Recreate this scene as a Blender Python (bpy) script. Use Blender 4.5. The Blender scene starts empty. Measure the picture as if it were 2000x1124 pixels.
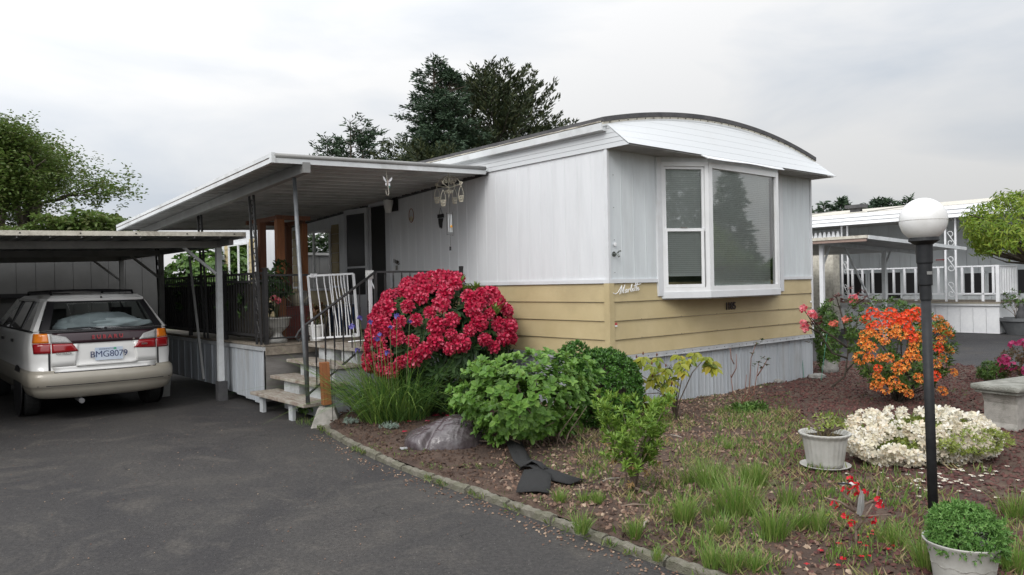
import bpy, bmesh, math, random
import numpy as np
from mathutils import Vector, Matrix, noise as mnoise
random.seed(7); RNG = np.random.default_rng(11)
S = bpy.context.scene; COL = S.collection; PI = math.pi
# ------------------------------------------------------------------ camera
F_PX, ROLL, PITCH, YAW, EYE = 1476.0, .0197, -.0046, .7091, 1.5
cd = bpy.data.cameras.new('camera'); cam = bpy.data.objects.new('camera', cd); COL.objects.link(cam)
cd.sensor_width = 36; cd.lens = 36 * F_PX / 2000; cd.clip_end = 2000; cd.clip_start = .05
cam.matrix_world = Matrix.Translation((0, 0, EYE)) @ Matrix.Rotation(PI/2 + PITCH, 4, 'X') @ Matrix.Rotation(-ROLL, 4, 'Z')
S.camera = cam
# ------------------------------------------------------------------ sky and light (overcast)
W = bpy.data.worlds.new('World'); S.world = W; W.use_nodes = True
wn, wl = W.node_tree.nodes, W.node_tree.links; wn.clear()
SUN_EL, SUN_AZ = math.radians(40), math.radians(-152)      # azimuth from +Y towards +X
def wnode(t, **k):
    n = wn.new(t)
    for a, b in k.items(): setattr(n, a, b)
    return n
sky = wnode('ShaderNodeTexSky', sky_type='NISHITA', sun_disc=False, sun_elevation=SUN_EL, sun_rotation=SUN_AZ, air_density=1.5, dust_density=3.0)
tc = wnode('ShaderNodeTexCoord'); sep = wnode('ShaderNodeSeparateXYZ'); wl.new(tc.outputs['Generated'], sep.inputs[0])
mp = wnode('ShaderNodeMapping'); mp.inputs['Scale'].default_value = (1.0, 1.0, 3.4); mp.inputs['Location'].default_value = (3.1, 1.7, .2)
wl.new(tc.outputs['Generated'], mp.inputs[0])
n1 = wnode('ShaderNodeTexNoise'); n1.inputs['Scale'].default_value = 2.3; n1.inputs['Detail'].default_value = 8; n1.inputs['Roughness'].default_value = .5; n1.inputs['Distortion'].default_value = .35
wl.new(mp.outputs[0], n1.inputs['Vector'])
rp = wnode('ShaderNodeValToRGB'); wl.new(n1.outputs['Fac'], rp.inputs[0])
e = rp.color_ramp.elements; e[0].position = .30; e[0].color = (.74, .80, .885, 1); e[1].position = .56; e[1].color = (1.04, 1.04, 1.045, 1)
def wmath(op, a, b=None, clamp=False):
    n = wnode('ShaderNodeMath', operation=op, use_clamp=clamp)
    for i, x in enumerate((a, b)):
        if x is None: continue
        if isinstance(x, (int, float)): n.inputs[i].default_value = x
        else: wl.new(x, n.inputs[i])
    return n.outputs[0]
el = wmath('MAXIMUM', sep.outputs['Z'], 0.0)
grad = wmath('MULTIPLY', wmath('ADD', wmath('MULTIPLY', el, 1.7), 1.0), .90)   # CIE overcast: brighter towards the zenith
glow = wmath('ADD', wmath('ADD', wmath('MULTIPLY', sep.outputs['X'], .27*math.sin(SUN_AZ)), wmath('MULTIPLY', sep.outputs['Y'], .27*math.cos(SUN_AZ))), 1.0)           # brighter towards the veiled sun
glow = wmath('ADD', glow, wmath('MULTIPLY', sep.outputs['X'], -.07)); grad = wmath('MULTIPLY', grad, glow)
vm = wnode('ShaderNodeVectorMath', operation='SCALE'); wl.new(rp.outputs[0], vm.inputs[0]); wl.new(grad, vm.inputs['Scale'])
bg1 = wnode('ShaderNodeBackground'); bg1.inputs['Strength'].default_value = 1.0; wl.new(vm.outputs[0], bg1.inputs[0])
bg2 = wnode('ShaderNodeBackground'); bg2.inputs['Strength'].default_value = .05; wl.new(sky.outputs[0], bg2.inputs[0])
mxs = wnode('ShaderNodeMixShader'); mxs.inputs[0].default_value = .12; wl.new(bg1.outputs[0], mxs.inputs[1]); wl.new(bg2.outputs[0], mxs.inputs[2])
wo = wnode('ShaderNodeOutputWorld'); wl.new(mxs.outputs[0], wo.inputs[0])
sd = bpy.data.lights.new('sun', 'SUN'); sd.energy = 1.5; sd.angle = math.radians(25); sd.color = (1, .97, .93)
so = bpy.data.objects.new('sun', sd); COL.objects.link(so)
sdir = Vector((math.sin(SUN_AZ)*math.cos(SUN_EL), math.cos(SUN_AZ)*math.cos(SUN_EL), math.sin(SUN_EL)))
so.rotation_euler = sdir.to_track_quat('Z', 'Y').to_euler()
S.view_settings.view_transform = 'Standard'; S.view_settings.look = 'None'; S.view_settings.gamma = 1
S.view_settings.use_curve_mapping = False; S.view_settings.exposure = 0.0
S.render.engine = 'CYCLES'; S.cycles.max_bounces = 8; S.cycles.transparent_max_bounces = 16
# ------------------------------------------------------------------ measuring helpers: picture ray -> point on a real plane
HC = np.array([1.040, 8.1]); HU = np.array([math.cos(YAW), math.sin(YAW)]); HV = np.array([-math.sin(YAW), math.cos(YAW)])
_cr, _sr, _cp, _sp = math.cos(ROLL), math.sin(ROLL), math.cos(PITCH), math.sin(PITCH)
def ray(px, py):
    a, b = px-1000, py-562; X = a*_cr-b*_sr; Y = a*_sr+b*_cr
    R, U = X/F_PX, -Y/F_PX
    return np.array([R, _cp-U*_sp, _sp+U*_cp])
EYEP = np.array([0, 0, EYE])
def G(px, py, z=.05):
    r = ray(px, py); p = EYEP+(z-EYE)/r[2]*r; return Vector(p)
def D(px, py, d):
    r = ray(px, py); return Vector(EYEP+r*d/r[1])
def toloc(p): d = np.array([p[0], p[1]])-HC; return Vector((float(d@HU), float(d@HV), float(p[2])))
def PU(px, py, a):                        # on the plane u=a of the house frame -> (u,v,z)
    r = ray(px, py); n = np.array([*HU, 0]); t = (a-(EYEP[:2]-HC)@HU)/(r@n); return toloc(EYEP+t*r)
def PV(px, py, b):
    r = ray(px, py); n = np.array([*HV, 0]); t = (b-(EYEP[:2]-HC)@HV)/(r@n); return toloc(EYEP+t*r)
def HW(u, v, z=0): q = HC+u*HU+v*HV; return Vector((q[0], q[1], z))
# ------------------------------------------------------------------ object helpers
def thing(name, label, cat, loc=(0, 0, 0), rz=0, group=None, rot=None):
    o = bpy.data.objects.new(name, None); COL.objects.link(o); o.empty_display_size = .1
    o.location = loc; o.rotation_euler = rot if rot else (0, 0, rz); o['label'] = label; o['category'] = cat
    if group: o['group'] = group
    return o
def hthing(name, label, cat, u=0, v=0, z=0, group=None, rz=0):
    return thing(name, label, cat, HW(u, v, z), YAW+rz, group)
def link(name, me, parent=None, loc=(0, 0, 0), rot=(0, 0, 0), sc=(1, 1, 1), **props):
    o = bpy.data.objects.new(name, me); COL.objects.link(o); o.parent = parent
    o.location = loc; o.rotation_euler = rot; o.scale = sc if hasattr(sc, '__len__') else (sc, sc, sc)
    for k, x in props.items(): o[k] = x
    return o
class MB:
    def __init__(s): s.v = []; s.f = []; s.m = []
    def add(s, vs, fs, mi=0):
        b = len(s.v); s.v += [tuple(p) for p in vs]; s.f += [tuple(i+b for i in f) for f in fs]; s.m += [mi]*len(fs); return s
    def box(s, x0, x1, y0, y1, z0, z1, mi=0, M=None):
        if x0 > x1: x0, x1 = x1, x0
        if y0 > y1: y0, y1 = y1, y0
        if z0 > z1: z0, z1 = z1, z0
        vs = [(x0, y0, z0), (x1, y0, z0), (x1, y1, z0), (x0, y1, z0), (x0, y0, z1), (x1, y0, z1), (x1, y1, z1), (x0, y1, z1)]
        if M is not None: vs = [M @ Vector(p) for p in vs]
        return s.add(vs, [(0, 3, 2, 1), (4, 5, 6, 7), (0, 1, 5, 4), (1, 2, 6, 5), (2, 3, 7, 6), (3, 0, 4, 7)], mi)
    def bar(s, a, b, w, h=None, mi=0, up=(0, 0, 1)):       # rectangular bar from a to b
        a, b = Vector(a), Vector(b); h = h or w; d = (b-a).normalized(); upv = Vector(up)
        if abs(d.dot(upv)) > .98: upv = Vector((0, 1, 0))
        x = d.cross(upv).normalized(); y = x.cross(d).normalized(); vs = []
        for p in (a, b):
            for i, j in ((-1, -1), (1, -1), (1, 1), (-1, 1)): vs.append(p+x*(w/2*i)+y*(h/2*j))
        return s.add(vs, [(0, 1, 2, 3), (7, 6, 5, 4), (0, 4, 5, 1), (1, 5, 6, 2), (2, 6, 7, 3), (3, 7, 4, 0)], mi)
    def tube(s, pts, r, n=8, mi=0, cap=True):
        pts = [Vector(p) for p in pts]; rs = r if hasattr(r, '__len__') else [r]*len(pts); vs = []; fs = []
        x = None
        for k, p in enumerate(pts):
            d = (pts[min(k+1, len(pts)-1)]-pts[max(k-1, 0)])
            d = d.normalized() if d.length > 1e-9 else Vector((0, 0, 1))
            if x is None: x = d.orthogonal().normalized()
            else:
                x = x-d*x.dot(d); x = x.normalized() if x.length > 1e-6 else d.orthogonal().normalized()
            y = d.cross(x)
            for i in range(n):
                a = 2*PI*i/n; vs.append(p+(x*math.cos(a)+y*math.sin(a))*rs[k])
        for k in range(len(pts)-1):
            for i in range(n): fs.append((k*n+i, k*n+(i+1) % n, (k+1)*n+(i+1) % n, (k+1)*n+i))
        if cap: fs += [tuple(range(n))[::-1], tuple((len(pts)-1)*n+i for i in range(n))]
        return s.add(vs, fs, mi)
    def lathe(s, prof, n=24, mi=0, c=(0, 0, 0), flute=0, amp=0):
        vs = []; fs = []
        for (r, z) in prof:
            for i in range(n):
                a = 2*PI*i/n; rr = r*(1+(amp*math.cos(flute*a) if flute else 0)); vs.append((c[0]+rr*math.cos(a), c[1]+rr*math.sin(a), c[2]+z))
        for k in range(len(prof)-1):
            for i in range(n): fs.append((k*n+i, k*n+(i+1) % n, (k+1)*n+(i+1) % n, (k+1)*n+i))
        return s.add(vs, fs, mi)
    def prism(s, poly, y0, y1, axis='y', mi=0, M=None):      # poly in two axes, extruded along the third
        def P(a, b, c): return {'y': (a, c, b), 'x': (c, a, b), 'z': (a, b, c)}[axis]
        n = len(poly); vs = [P(a, b, y0) for a, b in poly]+[P(a, b, y1) for a, b in poly]
        if M is not None: vs = [M @ Vector(p) for p in vs]
        return s.add(vs, [tuple(range(n)), tuple(range(2*n-1, n-1, -1))]+[(i, i+n, (i+1) % n+n, (i+1) % n) for i in range(n)], mi)
    def mesh(s, name, mats, smooth=False):
        me = bpy.data.meshes.new(name); me.from_pydata(s.v, [], s.f)
        for m in (mats if isinstance(mats, (list, tuple)) else [mats]): me.materials.append(m)
        if any(s.m): me.polygons.foreach_set('material_index', s.m)
        if smooth: me.polygons.foreach_set('use_smooth', [True]*len(me.polygons))
        me.update()
        bm = bmesh.new(); bm.from_mesh(me); bmesh.ops.delete(bm, geom=[v for v in bm.verts if not v.link_faces], context='VERTS'); bmesh.ops.recalc_face_normals(bm, faces=bm.faces); bm.to_mesh(me); bm.free()
        return me
    def build(s, name, mats, parent=None, loc=(0, 0, 0), rot=(0, 0, 0), smooth=False, bevel=0, **props):
        o = link(name, s.mesh(name, mats, smooth), parent, loc, rot, **props)
        if bevel:
            b = o.modifiers.new('bevel', 'BEVEL'); b.width = bevel; b.segments = 2; b.limit_method = 'ANGLE'; b.angle_limit = .6
        return o
def B(name, mat, parent, *a, bevel=0, **k): return MB().box(*a).build(name, mat, parent, bevel=bevel, **k)
# ------------------------------------------------------------------ materials
def mat(name, c1, c2=None, scale=8, rough=.6, metal=0, bump=0, bscale=None, spec=.5, dirt=None, dscale=1.2, damt=.5, stretch=None, alpha=None, coat=0, detail=6, world=False, dlo=.5, dhi=.68):
    m = bpy.data.materials.new(name); m.use_nodes = True; N, L = m.node_tree.nodes, m.node_tree.links
    b = N['Principled BSDF']; b.inputs['Roughness'].default_value = rough; b.inputs['Metallic'].default_value = metal
    b.inputs['Specular IOR Level'].default_value = spec; b.inputs['Coat Weight'].default_value = coat
    t = N.new('ShaderNodeTexCoord'); out = t.outputs['Object']
    if world: g = N.new('ShaderNodeNewGeometry'); out = g.outputs['Position']
    if stretch:
        mpn = N.new('ShaderNodeMapping'); mpn.inputs['Scale'].default_value = stretch; L.new(out, mpn.inputs[0]); out = mpn.outputs[0]
    c1 = tuple(c1)+(1,) if len(c1) == 3 else c1
    b.inputs['Base Color'].default_value = c1; col = None
    if c2:
        c2 = tuple(c2)+(1,); n = N.new('ShaderNodeTexNoise'); n.inputs['Scale'].default_value = scale; n.inputs['Detail'].default_value = detail; n.inputs['Roughness'].default_value = .62
        L.new(out, n.inputs['Vector']); r = N.new('ShaderNodeValToRGB'); L.new(n.outputs['Fac'], r.inputs[0])
        r.color_ramp.elements[0].position = .36; r.color_ramp.elements[0].color = c1; r.color_ramp.elements[1].position = .64; r.color_ramp.elements[1].color = c2
        col = r.outputs[0]
    if dirt:
        n = N.new('ShaderNodeTexNoise'); n.inputs['Scale'].default_value = dscale; n.inputs['Detail'].default_value = 8; n.inputs['Roughness'].default_value = .7; L.new(out, n.inputs['Vector'])
        r = N.new('ShaderNodeMapRange'); r.inputs['From Min'].default_value = dlo; r.inputs['From Max'].default_value = dhi; r.inputs['To Max'].default_value = damt; L.new(n.outputs['Fac'], r.inputs['Value'])
        mx = N.new('ShaderNodeMix'); mx.data_type = 'RGBA'; L.new(r.outputs[0], mx.inputs['Factor'])
        if col: L.new(col, mx.inputs['A'])
        else: mx.inputs['A'].default_value = c1
        mx.inputs['B'].default_value = tuple(dirt)+(1,); col = mx.outputs['Result']
    if col: L.new(col, b.inputs['Base Color'])
    if bump:
        n = N.new('ShaderNodeTexNoise'); n.inputs['Scale'].default_value = bscale or scale*6; n.inputs['Detail'].default_value = 5; L.new(out, n.inputs['Vector'])
        bp = N.new('ShaderNodeBump'); bp.inputs['Strength'].default_value = bump; bp.inputs['Distance'].default_value = .02; L.new(n.outputs['Fac'], bp.inputs['Height']); L.new(bp.outputs[0], b.inputs['Normal'])
    return m
def leafmat(name, cols, rough=.45, trans=.25, spec=.4):       # colour varies from leaf to leaf
    m = bpy.data.materials.new(name); m.use_nodes = True; N, L = m.node_tree.nodes, m.node_tree.links
    b = N['Principled BSDF']; b.inputs['Roughness'].default_value = rough; b.inputs['Specular IOR Level'].default_value = spec
    at = N.new('ShaderNodeAttribute'); at.attribute_name = 'rnd'; oi = N.new('ShaderNodeObjectInfo')
    ad = N.new('ShaderNodeMath'); ad.operation = 'ADD'; L.new(at.outputs['Fac'], ad.inputs[0]); L.new(oi.outputs['Random'], ad.inputs[1])
    fr = N.new('ShaderNodeMath'); fr.operation = 'FRACT'; L.new(ad.outputs[0], fr.inputs[0])
    r = N.new('ShaderNodeValToRGB'); L.new(fr.outputs[0], r.inputs[0]); el_ = r.color_ramp.elements
    while len(el_) < len(cols): el_.new(.5)
    for i, c in enumerate(cols): el_[i].position = i/(len(cols)-1); el_[i].color = tuple(c)+(1,)
    L.new(r.outputs[0], b.inputs['Base Color'])
    tr = N.new('ShaderNodeBsdfTranslucent'); L.new(r.outputs[0], tr.inputs[0])
    mx = N.new('ShaderNodeMixShader'); mx.inputs[0].default_value = trans; L.new(b.outputs[0], mx.inputs[1]); L.new(tr.outputs[0], mx.inputs[2]); L.new(mx.outputs[0], N['Material Output'].inputs[0])
    return m
def glassmat(name, tint=(.8, .85, .85), refl=.12, rough=.02):
    m = bpy.data.materials.new(name); m.use_nodes = True; N, L = m.node_tree.nodes, m.node_tree.links; N.remove(N['Principled BSDF'])
    t = N.new('ShaderNodeBsdfTransparent'); t.inputs[0].default_value = (*tint, 1)
    g = N.new('ShaderNodeBsdfGlossy'); g.inputs['Roughness'].default_value = rough; g.inputs[0].default_value = (1, 1, 1, 1)
    lw = N.new('ShaderNodeFresnel'); lw.inputs['IOR'].default_value = 1.5
    ad = N.new('ShaderNodeMath'); ad.operation = 'ADD'; ad.use_clamp = True; ad.inputs[1].default_value = refl; L.new(lw.outputs[0], ad.inputs[0])
    mx = N.new('ShaderNodeMixShader'); L.new(ad.outputs[0], mx.inputs[0]); L.new(t.outputs[0], mx.inputs[1]); L.new(g.outputs[0], mx.inputs[2]); L.new(mx.outputs[0], N['Material Output'].inputs[0])
    return m
M = {}
M['siding'] = mat('white siding', (.675, .69, .71), (.63, .645, .665), 3, .5, dirt=(.42, .43, .42), dscale=1.3, damt=.16, stretch=(3, 3, .5), bump=.05, bscale=60, world=True)
M['siding_old'] = mat('greyed siding', (.62, .66, .68), (.56, .595, .615), 3, .5, dirt=(.35, .35, .34), dscale=1.3, damt=.2, stretch=(3, 3, .5), bump=.05, bscale=60, world=True)
M['trim'] = mat('white trim', (.65, .665, .685), (.61, .625, .645), 2, .5, dirt=(.40, .39, .36), dscale=3, damt=.3)
M['visor'] = mat('white visor sheet', (.55, .57, .585), rough=.45, dirt=(.5, .5, .49), dscale=1.1, damt=.25, world=True)
M['vinyl'] = mat('window vinyl', (.74, .75, .76), (.70, .71, .72), 5, .35, dirt=(.5, .49, .45), dscale=4, damt=.2)
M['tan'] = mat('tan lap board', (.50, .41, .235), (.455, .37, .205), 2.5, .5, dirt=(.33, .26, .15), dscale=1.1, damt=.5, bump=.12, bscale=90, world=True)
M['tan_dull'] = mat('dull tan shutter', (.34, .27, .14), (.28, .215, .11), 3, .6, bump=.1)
M['skirt'] = mat('galvanised skirting', (.46, .49, .52), (.39, .42, .45), 1.6, .42, .1, stretch=(3, 3, .35), dirt=(.25, .235, .215), dscale=2.2, damt=.65, bump=.05, world=True)
M['skirt_trim'] = mat('aluminium trim', (.62, .64, .66), (.5, .52, .54), 4, .35, .3, dirt=(.35, .34, .32), dscale=6, damt=.5)
M['roof_dark'] = mat('dark roof membrane', (.05, .05, .054), (.085, .083, .085), 5, .8, bump=.3)
M['flash'] = mat('cream roof flashing', (.62, .59, .51), (.48, .45, .38), 12, .5, dirt=(.25, .22, .18), dscale=9, damt=.7)
M['alum'] = mat('painted aluminium', (.66, .68, .69), (.56, .58, .59), 2, .4, dirt=(.33, .33, .31), dscale=3.0, damt=.5)
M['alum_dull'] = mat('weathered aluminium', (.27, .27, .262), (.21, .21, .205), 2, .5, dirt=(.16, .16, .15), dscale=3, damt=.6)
M['soffit'] = mat('awning underside', (.47, .47, .46), (.40, .40, .39), 3, .5, dirt=(.11, .11, .10), dscale=2, damt=.5)
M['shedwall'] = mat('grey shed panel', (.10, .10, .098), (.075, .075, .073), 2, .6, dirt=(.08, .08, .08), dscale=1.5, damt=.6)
M['alum_rose'] = mat('rose painted fascia', (.34, .24, .20), (.28, .20, .17), 3, .5)
M['iron'] = mat('black painted iron', (.022, .022, .024), (.035, .034, .033), 20, .5, bump=.1)
M['rust'] = mat('rusty chain iron', (.06, .05, .045), (.12, .085, .06), 30, .7)
M['galv'] = mat('galvanised pipe', (.20, .21, .22), (.13, .14, .145), 10, .45, .6)
M['deckwood'] = mat('weathered deck board', (.27, .235, .19), (.16, .135, .105), 14, .8, stretch=(1, 8, 1), bump=.3, dirt=(.09, .075, .06), dscale=4, damt=.6)
M['stepwood'] = mat('peeling step board', (.42, .40, .35), (.25, .20, .16), 9, .8, stretch=(6, 1, 1), bump=.5, bscale=60, dirt=(.16, .10, .075), dscale=3.5, damt=.85)
M['plywood'] = mat('grey plywood', (.21, .20, .19), (.15, .14, .13), 3, .8, stretch=(1, 1, 5), bump=.2)
M['steppaint'] = mat('step riser paint', (.50, .52, .53), (.38, .40, .41), 7, .7, dirt=(.2, .2, .19), dscale=5, damt=.6)
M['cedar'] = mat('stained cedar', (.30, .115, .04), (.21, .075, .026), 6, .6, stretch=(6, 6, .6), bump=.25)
M['cedar_dark'] = mat('shaded stained cedar', (.17, .065, .03), (.12, .045, .02), 6, .6, stretch=(6, 6, .6), bump=.25)  # copy of the cedar with shade put into its colour
M['concrete'] = mat('concrete', (.36, .34, .31), (.27, .26, .235), 12, .9, bump=.5, bscale=140, dirt=(.15, .15, .12), dscale=6, damt=.6)
M['bench'] = mat('aged cast concrete', (.30, .30, .27), (.19, .19, .165), 9, .9, bump=.8, bscale=60, dirt=(.10, .105, .085), dscale=4, damt=.7)
M['kerb'] = mat('mossy kerb concrete', (.23, .215, .175), (.14, .13, .10), 16, .95, bump=.8, bscale=150, dirt=(.10, .105, .06), dscale=7, damt=.75)
M['whitepl'] = mat('white plastic', (.74, .74, .72), (.66, .66, .64), 6, .4)
M['potpl'] = mat('stone coloured plastic', (.44, .435, .41), (.37, .365, .34), 9, .5, dirt=(.3, .28, .24), dscale=7, damt=.5, bump=.05)
M['potgrey'] = mat('dark grey planter', (.09, .095, .10), (.12, .125, .13), 9, .6)
M['white'] = mat('white paint', (.78, .79, .80), (.70, .71, .73), 6, .4)
M['lampglobe'] = mat('opal globe', (.76, .76, .755), (.71, .71, .70), 3, .35, coat=.2, dirt=(.48, .47, .43), dscale=5, damt=.3)
M['lampblack'] = mat('black lamp metal', (.012, .013, .015), (.020, .021, .023), 14, .55, spec=.3, dirt=(.05, .05, .05), dscale=9, damt=.3)
M['black'] = mat('black', (.012, .012, .013), rough=.6)
M['fabric'] = mat('black landscape fabric', (.012, .012, .013), (.022, .022, .022), 160, .9, bump=.5, bscale=300)
M['bag'] = mat('grey plastic sack', (.085, .068, .073), (.042, .030, .034), 4, .25, spec=.8, dirt=(.18, .17, .17), dscale=6, damt=.45, bump=.55, bscale=14, stretch=(1, 2.6, 1))
M['bagclear'] = mat('pale sack seam', (.45, .45, .46), (.3, .3, .3), 30, .35)
M['soil'] = mat('potting soil', (.03, .022, .016), (.05, .035, .025), 40, .95, bump=.8, bscale=120)
M['bark'] = mat('bark', (.085, .068, .05), (.05, .04, .03), 20, .9, bump=.6)
M['twig'] = mat('pale twig', (.22, .17, .13), (.14, .10, .075), 20, .8)
M['twigred'] = mat('reddish twig', (.20, .09, .06), (.13, .06, .045), 20, .8)
M['twiggreen'] = mat('green stem', (.10, .13, .05), (.07, .09, .035), 20, .7)
M['stone'] = mat('field stone', (.27, .265, .25), (.18, .175, .165), 9, .85, bump=.5)
M['greenstake'] = mat('green plastic stake', (.05, .20, .13), rough=.5)
M['wire'] = mat('dark wire', (.05, .045, .04), rough=.5, metal=.5)
M['dark_in'] = mat('dark interior', (.02, .02, .02), rough=.8)
M['room'] = mat('room wall', (.22, .21, .19), rough=.9)
M['blind'] = mat('blind slat', (.78, .79, .78), (.72, .73, .72), 4, .5)
M['glass'] = glassmat('window glass', (.90, .94, .93), .13)
M['glass_dark'] = glassmat('porch window glass', (.35, .38, .38), .06)
M['carglass'] = glassmat('car glass', (.80, .85, .84), .05)
M['doorwhite'] = mat('door paint', (.55, .56, .58), (.5, .51, .53), 4, .5)
M['brass'] = mat('antique cream metal', (.50, .47, .38), (.38, .35, .27), 30, .5)
M['red_bin'] = mat('red storage box', (.17, .03, .022), (.12, .022, .018), 6, .6)
M['blue_bin'] = mat('blue plastic bin', (.02, .05, .12), rough=.5)
M['tin'] = mat('cream enamel', (.5, .46, .34), rough=.5)
M['carwhite'] = mat('white car paint', (.76, .755, .735), rough=.3, coat=.6)
M['carclad'] = mat('greige car paint', (.36, .33, .275), (.33, .305, .255), 4, .35, .1, coat=.4)
M['carblack'] = mat('black car trim', (.015, .014, .016), rough=.4)
M['garnish'] = mat('maroon black garnish', (.035, .014, .02), rough=.3, coat=.3)
M['lensred'] = mat('red lens', (.30, .008, .012), rough=.12, coat=1)
M['lensamber'] = mat('amber lens', (.75, .20, .01), rough=.12, coat=1)
M['lensclear'] = mat('clear lens', (.42, .41, .40), (.3, .3, .29), 60, .12, coat=1)
M['tyre'] = mat('tyre rubber', (.015, .015, .015), rough=.85)
M['rim'] = mat('alloy', (.35, .35, .36), rough=.35, metal=.7)
M['plate'] = mat('licence plate', (.50, .58, .70), (.60, .66, .74), 6, .4)
M['plateblue'] = mat('plate lettering', (.02, .035, .12), rough=.4)
M['letterred'] = mat('red lettering', (.30, .03, .04), rough=.4)
M['chrome'] = mat('badge grey', (.30, .28, .26), rough=.3, metal=.6)
M['pillow'] = mat('white cushion', (.72, .75, .77), (.6, .64, .67), 5, .8, bump=.3, bscale=9)
M['blanket'] = mat('grey cargo cover', (.42, .45, .47), (.36, .39, .41), 4, .8)
M['number'] = mat('dark bronze number', (.035, .025, .022), rough=.4)
M['sticker'] = mat('red sticker', (.42, .06, .06), rough=.5)
M['faucet'] = mat('weathered brass', (.22, .24, .23), (.12, .13, .12), 40, .4, .7)
# leaves and petals
LM = {}
LM['rhodo'] = leafmat('rhododendron leaf', [(.016, .036, .014), (.030, .066, .018), (.050, .10, .026)], .55, .1, .25)
LM['newleaf'] = leafmat('fresh leaf', [(.12, .20, .035), (.17, .25, .05), (.10, .17, .03)], .45, .25)
LM['pink'] = leafmat('crimson petal', [(.36, .006, .035), (.50, .012, .060), (.60, .035, .10), (.66, .13, .20), (.45, .008, .05), (.28, .004, .028)], .5, .2)
LM['hydr'] = leafmat('hydrangea leaf', [(.07, .155, .025), (.11, .23, .035), (.17, .30, .055), (.085, .19, .03)], .42, .3)
LM['box'] = leafmat('boxwood leaf', [(.03, .085, .014), (.05, .135, .02), (.085, .195, .032)], .38, .15)
LM['azal'] = leafmat('young azalea leaf', [(.10, .20, .025), (.16, .28, .04), (.24, .36, .06), (.12, .20, .03)], .45, .3)
LM['azbrown'] = leafmat('old azalea leaf', [(.22, .17, .05), (.26, .15, .06)], .6, .2)
LM['yel'] = leafmat('yellowing leaf', [(.16, .20, .025), (.30, .30, .03), (.12, .18, .03), (.36, .29, .04)], .42, .25)
LM['bud'] = leafmat('red brown bud', [(.10, .03, .02), (.16, .06, .03)], .5, .1)
LM['orange'] = leafmat('orange petal', [(.80, .20, .03), (.80, .34, .06), (.78, .14, .03), (.85, .45, .10)], .5, .3)
LM['orange2'] = leafmat('red orange petal', [(.78, .07, .025), (.85, .13, .03), (.72, .04, .03)], .5, .3)
LM['oleaf'] = leafmat('azalea leaf', [(.045, .10, .02), (.075, .15, .03), (.13, .21, .04)], .45, .25)
LM['whitep'] = leafmat('cream petal', [(.76, .73, .62), (.74, .68, .52), (.80, .79, .74), (.72, .60, .44)], .5, .35)
LM['wleaf'] = leafmat('lime azalea leaf', [(.20, .26, .05), (.30, .34, .08), (.14, .20, .04)], .45, .3)
LM['iris'] = leafmat('iris blade', [(.05, .12, .03), (.08, .17, .04), (.14, .24, .05), (.20, .30, .06)], .4, .25)
LM['irisfl'] = leafmat('iris petal', [(.08, .07, .28), (.13, .11, .38), (.05, .045, .20)], .5, .3)
LM['grass'] = leafmat('grass blade', [(.085, .165, .028), (.13, .235, .04), (.19, .28, .06), (.22, .24, .08)], .45, .3)
LM['dry'] = leafmat('dry grass', [(.33, .27, .14), (.25, .19, .09), (.16, .17, .05)], .7, .2)
LM['weed'] = leafmat('weed leaf', [(.07, .12, .025), (.10, .17, .035), (.15, .20, .05), (.16, .15, .06)], .5, .25)
LM['mum'] = leafmat('chrysanthemum leaf', [(.07, .17, .035), (.11, .24, .05), (.17, .31, .08)], .55, .25)
LM['silver'] = leafmat('silvery leaf', [(.22, .29, .24), (.30, .36, .31)], .7, .1)
LM['rose'] = leafmat('rose leaf', [(.06, .10, .035), (.04, .075, .03), (.12, .07, .04)], .4, .2)
LM['rosered'] = leafmat('young red rose leaf', [(.14, .03, .025), (.10, .03, .03), (.17, .05, .035)], .4, .2)
LM['rosepink'] = leafmat('rose petal', [(.80, .14, .20), (.82, .30, .34), (.70, .05, .08)], .5, .3)
LM['peach'] = leafmat('coral petal', [(.75, .14, .09), (.80, .28, .2)], .5, .3)
LM['maple'] = leafmat('maple leaf', [(.075, .12, .025), (.10, .165, .035), (.12, .17, .04), (.11, .12, .04)], .5, .4)
LM['jmaple'] = leafmat('japanese maple leaf', [(.17, .27, .02), (.11, .20, .018), (.25, .34, .03), (.20, .24, .03), (.08, .15, .015)], .5, .35)
LM['spruce'] = leafmat('spruce needle', [(.024, .048, .028), (.04, .072, .038), (.06, .10, .052)], .6, .05)
LM['pine'] = leafmat('pine needle', [(.022, .036, .016), (.038, .055, .022), (.075, .085, .03)], .6, .05)
LM['hedge'] = leafmat('hedge leaf', [(.02, .045, .012), (.035, .07, .018), (.05, .10, .02)], .5, .15)
LM['shrub'] = leafmat('bright shrub leaf', [(.05, .11, .02), (.08, .16, .03), (.12, .21, .04)], .5, .25)
LM['magenta'] = leafmat('magenta petal', [(.50, .03, .16), (.60, .08, .24), (.38, .02, .08)], .5, .3)
LM['redleaf'] = leafmat('reddish azalea leaf', [(.14, .05, .03), (.08, .09, .03), (.17, .07, .04)], .5, .2)
LM['redfl'] = leafmat('scarlet petal', [(.62, .012, .03), (.50, .01, .02)], .5, .25)
LM['chip'] = leafmat('wood chip', [(.075, .042, .030), (.15, .09, .062), (.24, .16, .115), (.10, .055, .040), (.16, .10, .07), (.38, .29, .21)], .85, 0)
LM['barkm'] = leafmat('dark bark mulch', [(.035, .02, .014), (.06, .035, .024), (.10, .06, .04), (.045, .028, .02)], .9, 0)
LM['lava'] = leafmat('red lava gravel', [(.060, .022, .020), (.085, .034, .029), (.12, .055, .045), (.04, .018, .018)], .9, 0)
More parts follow.
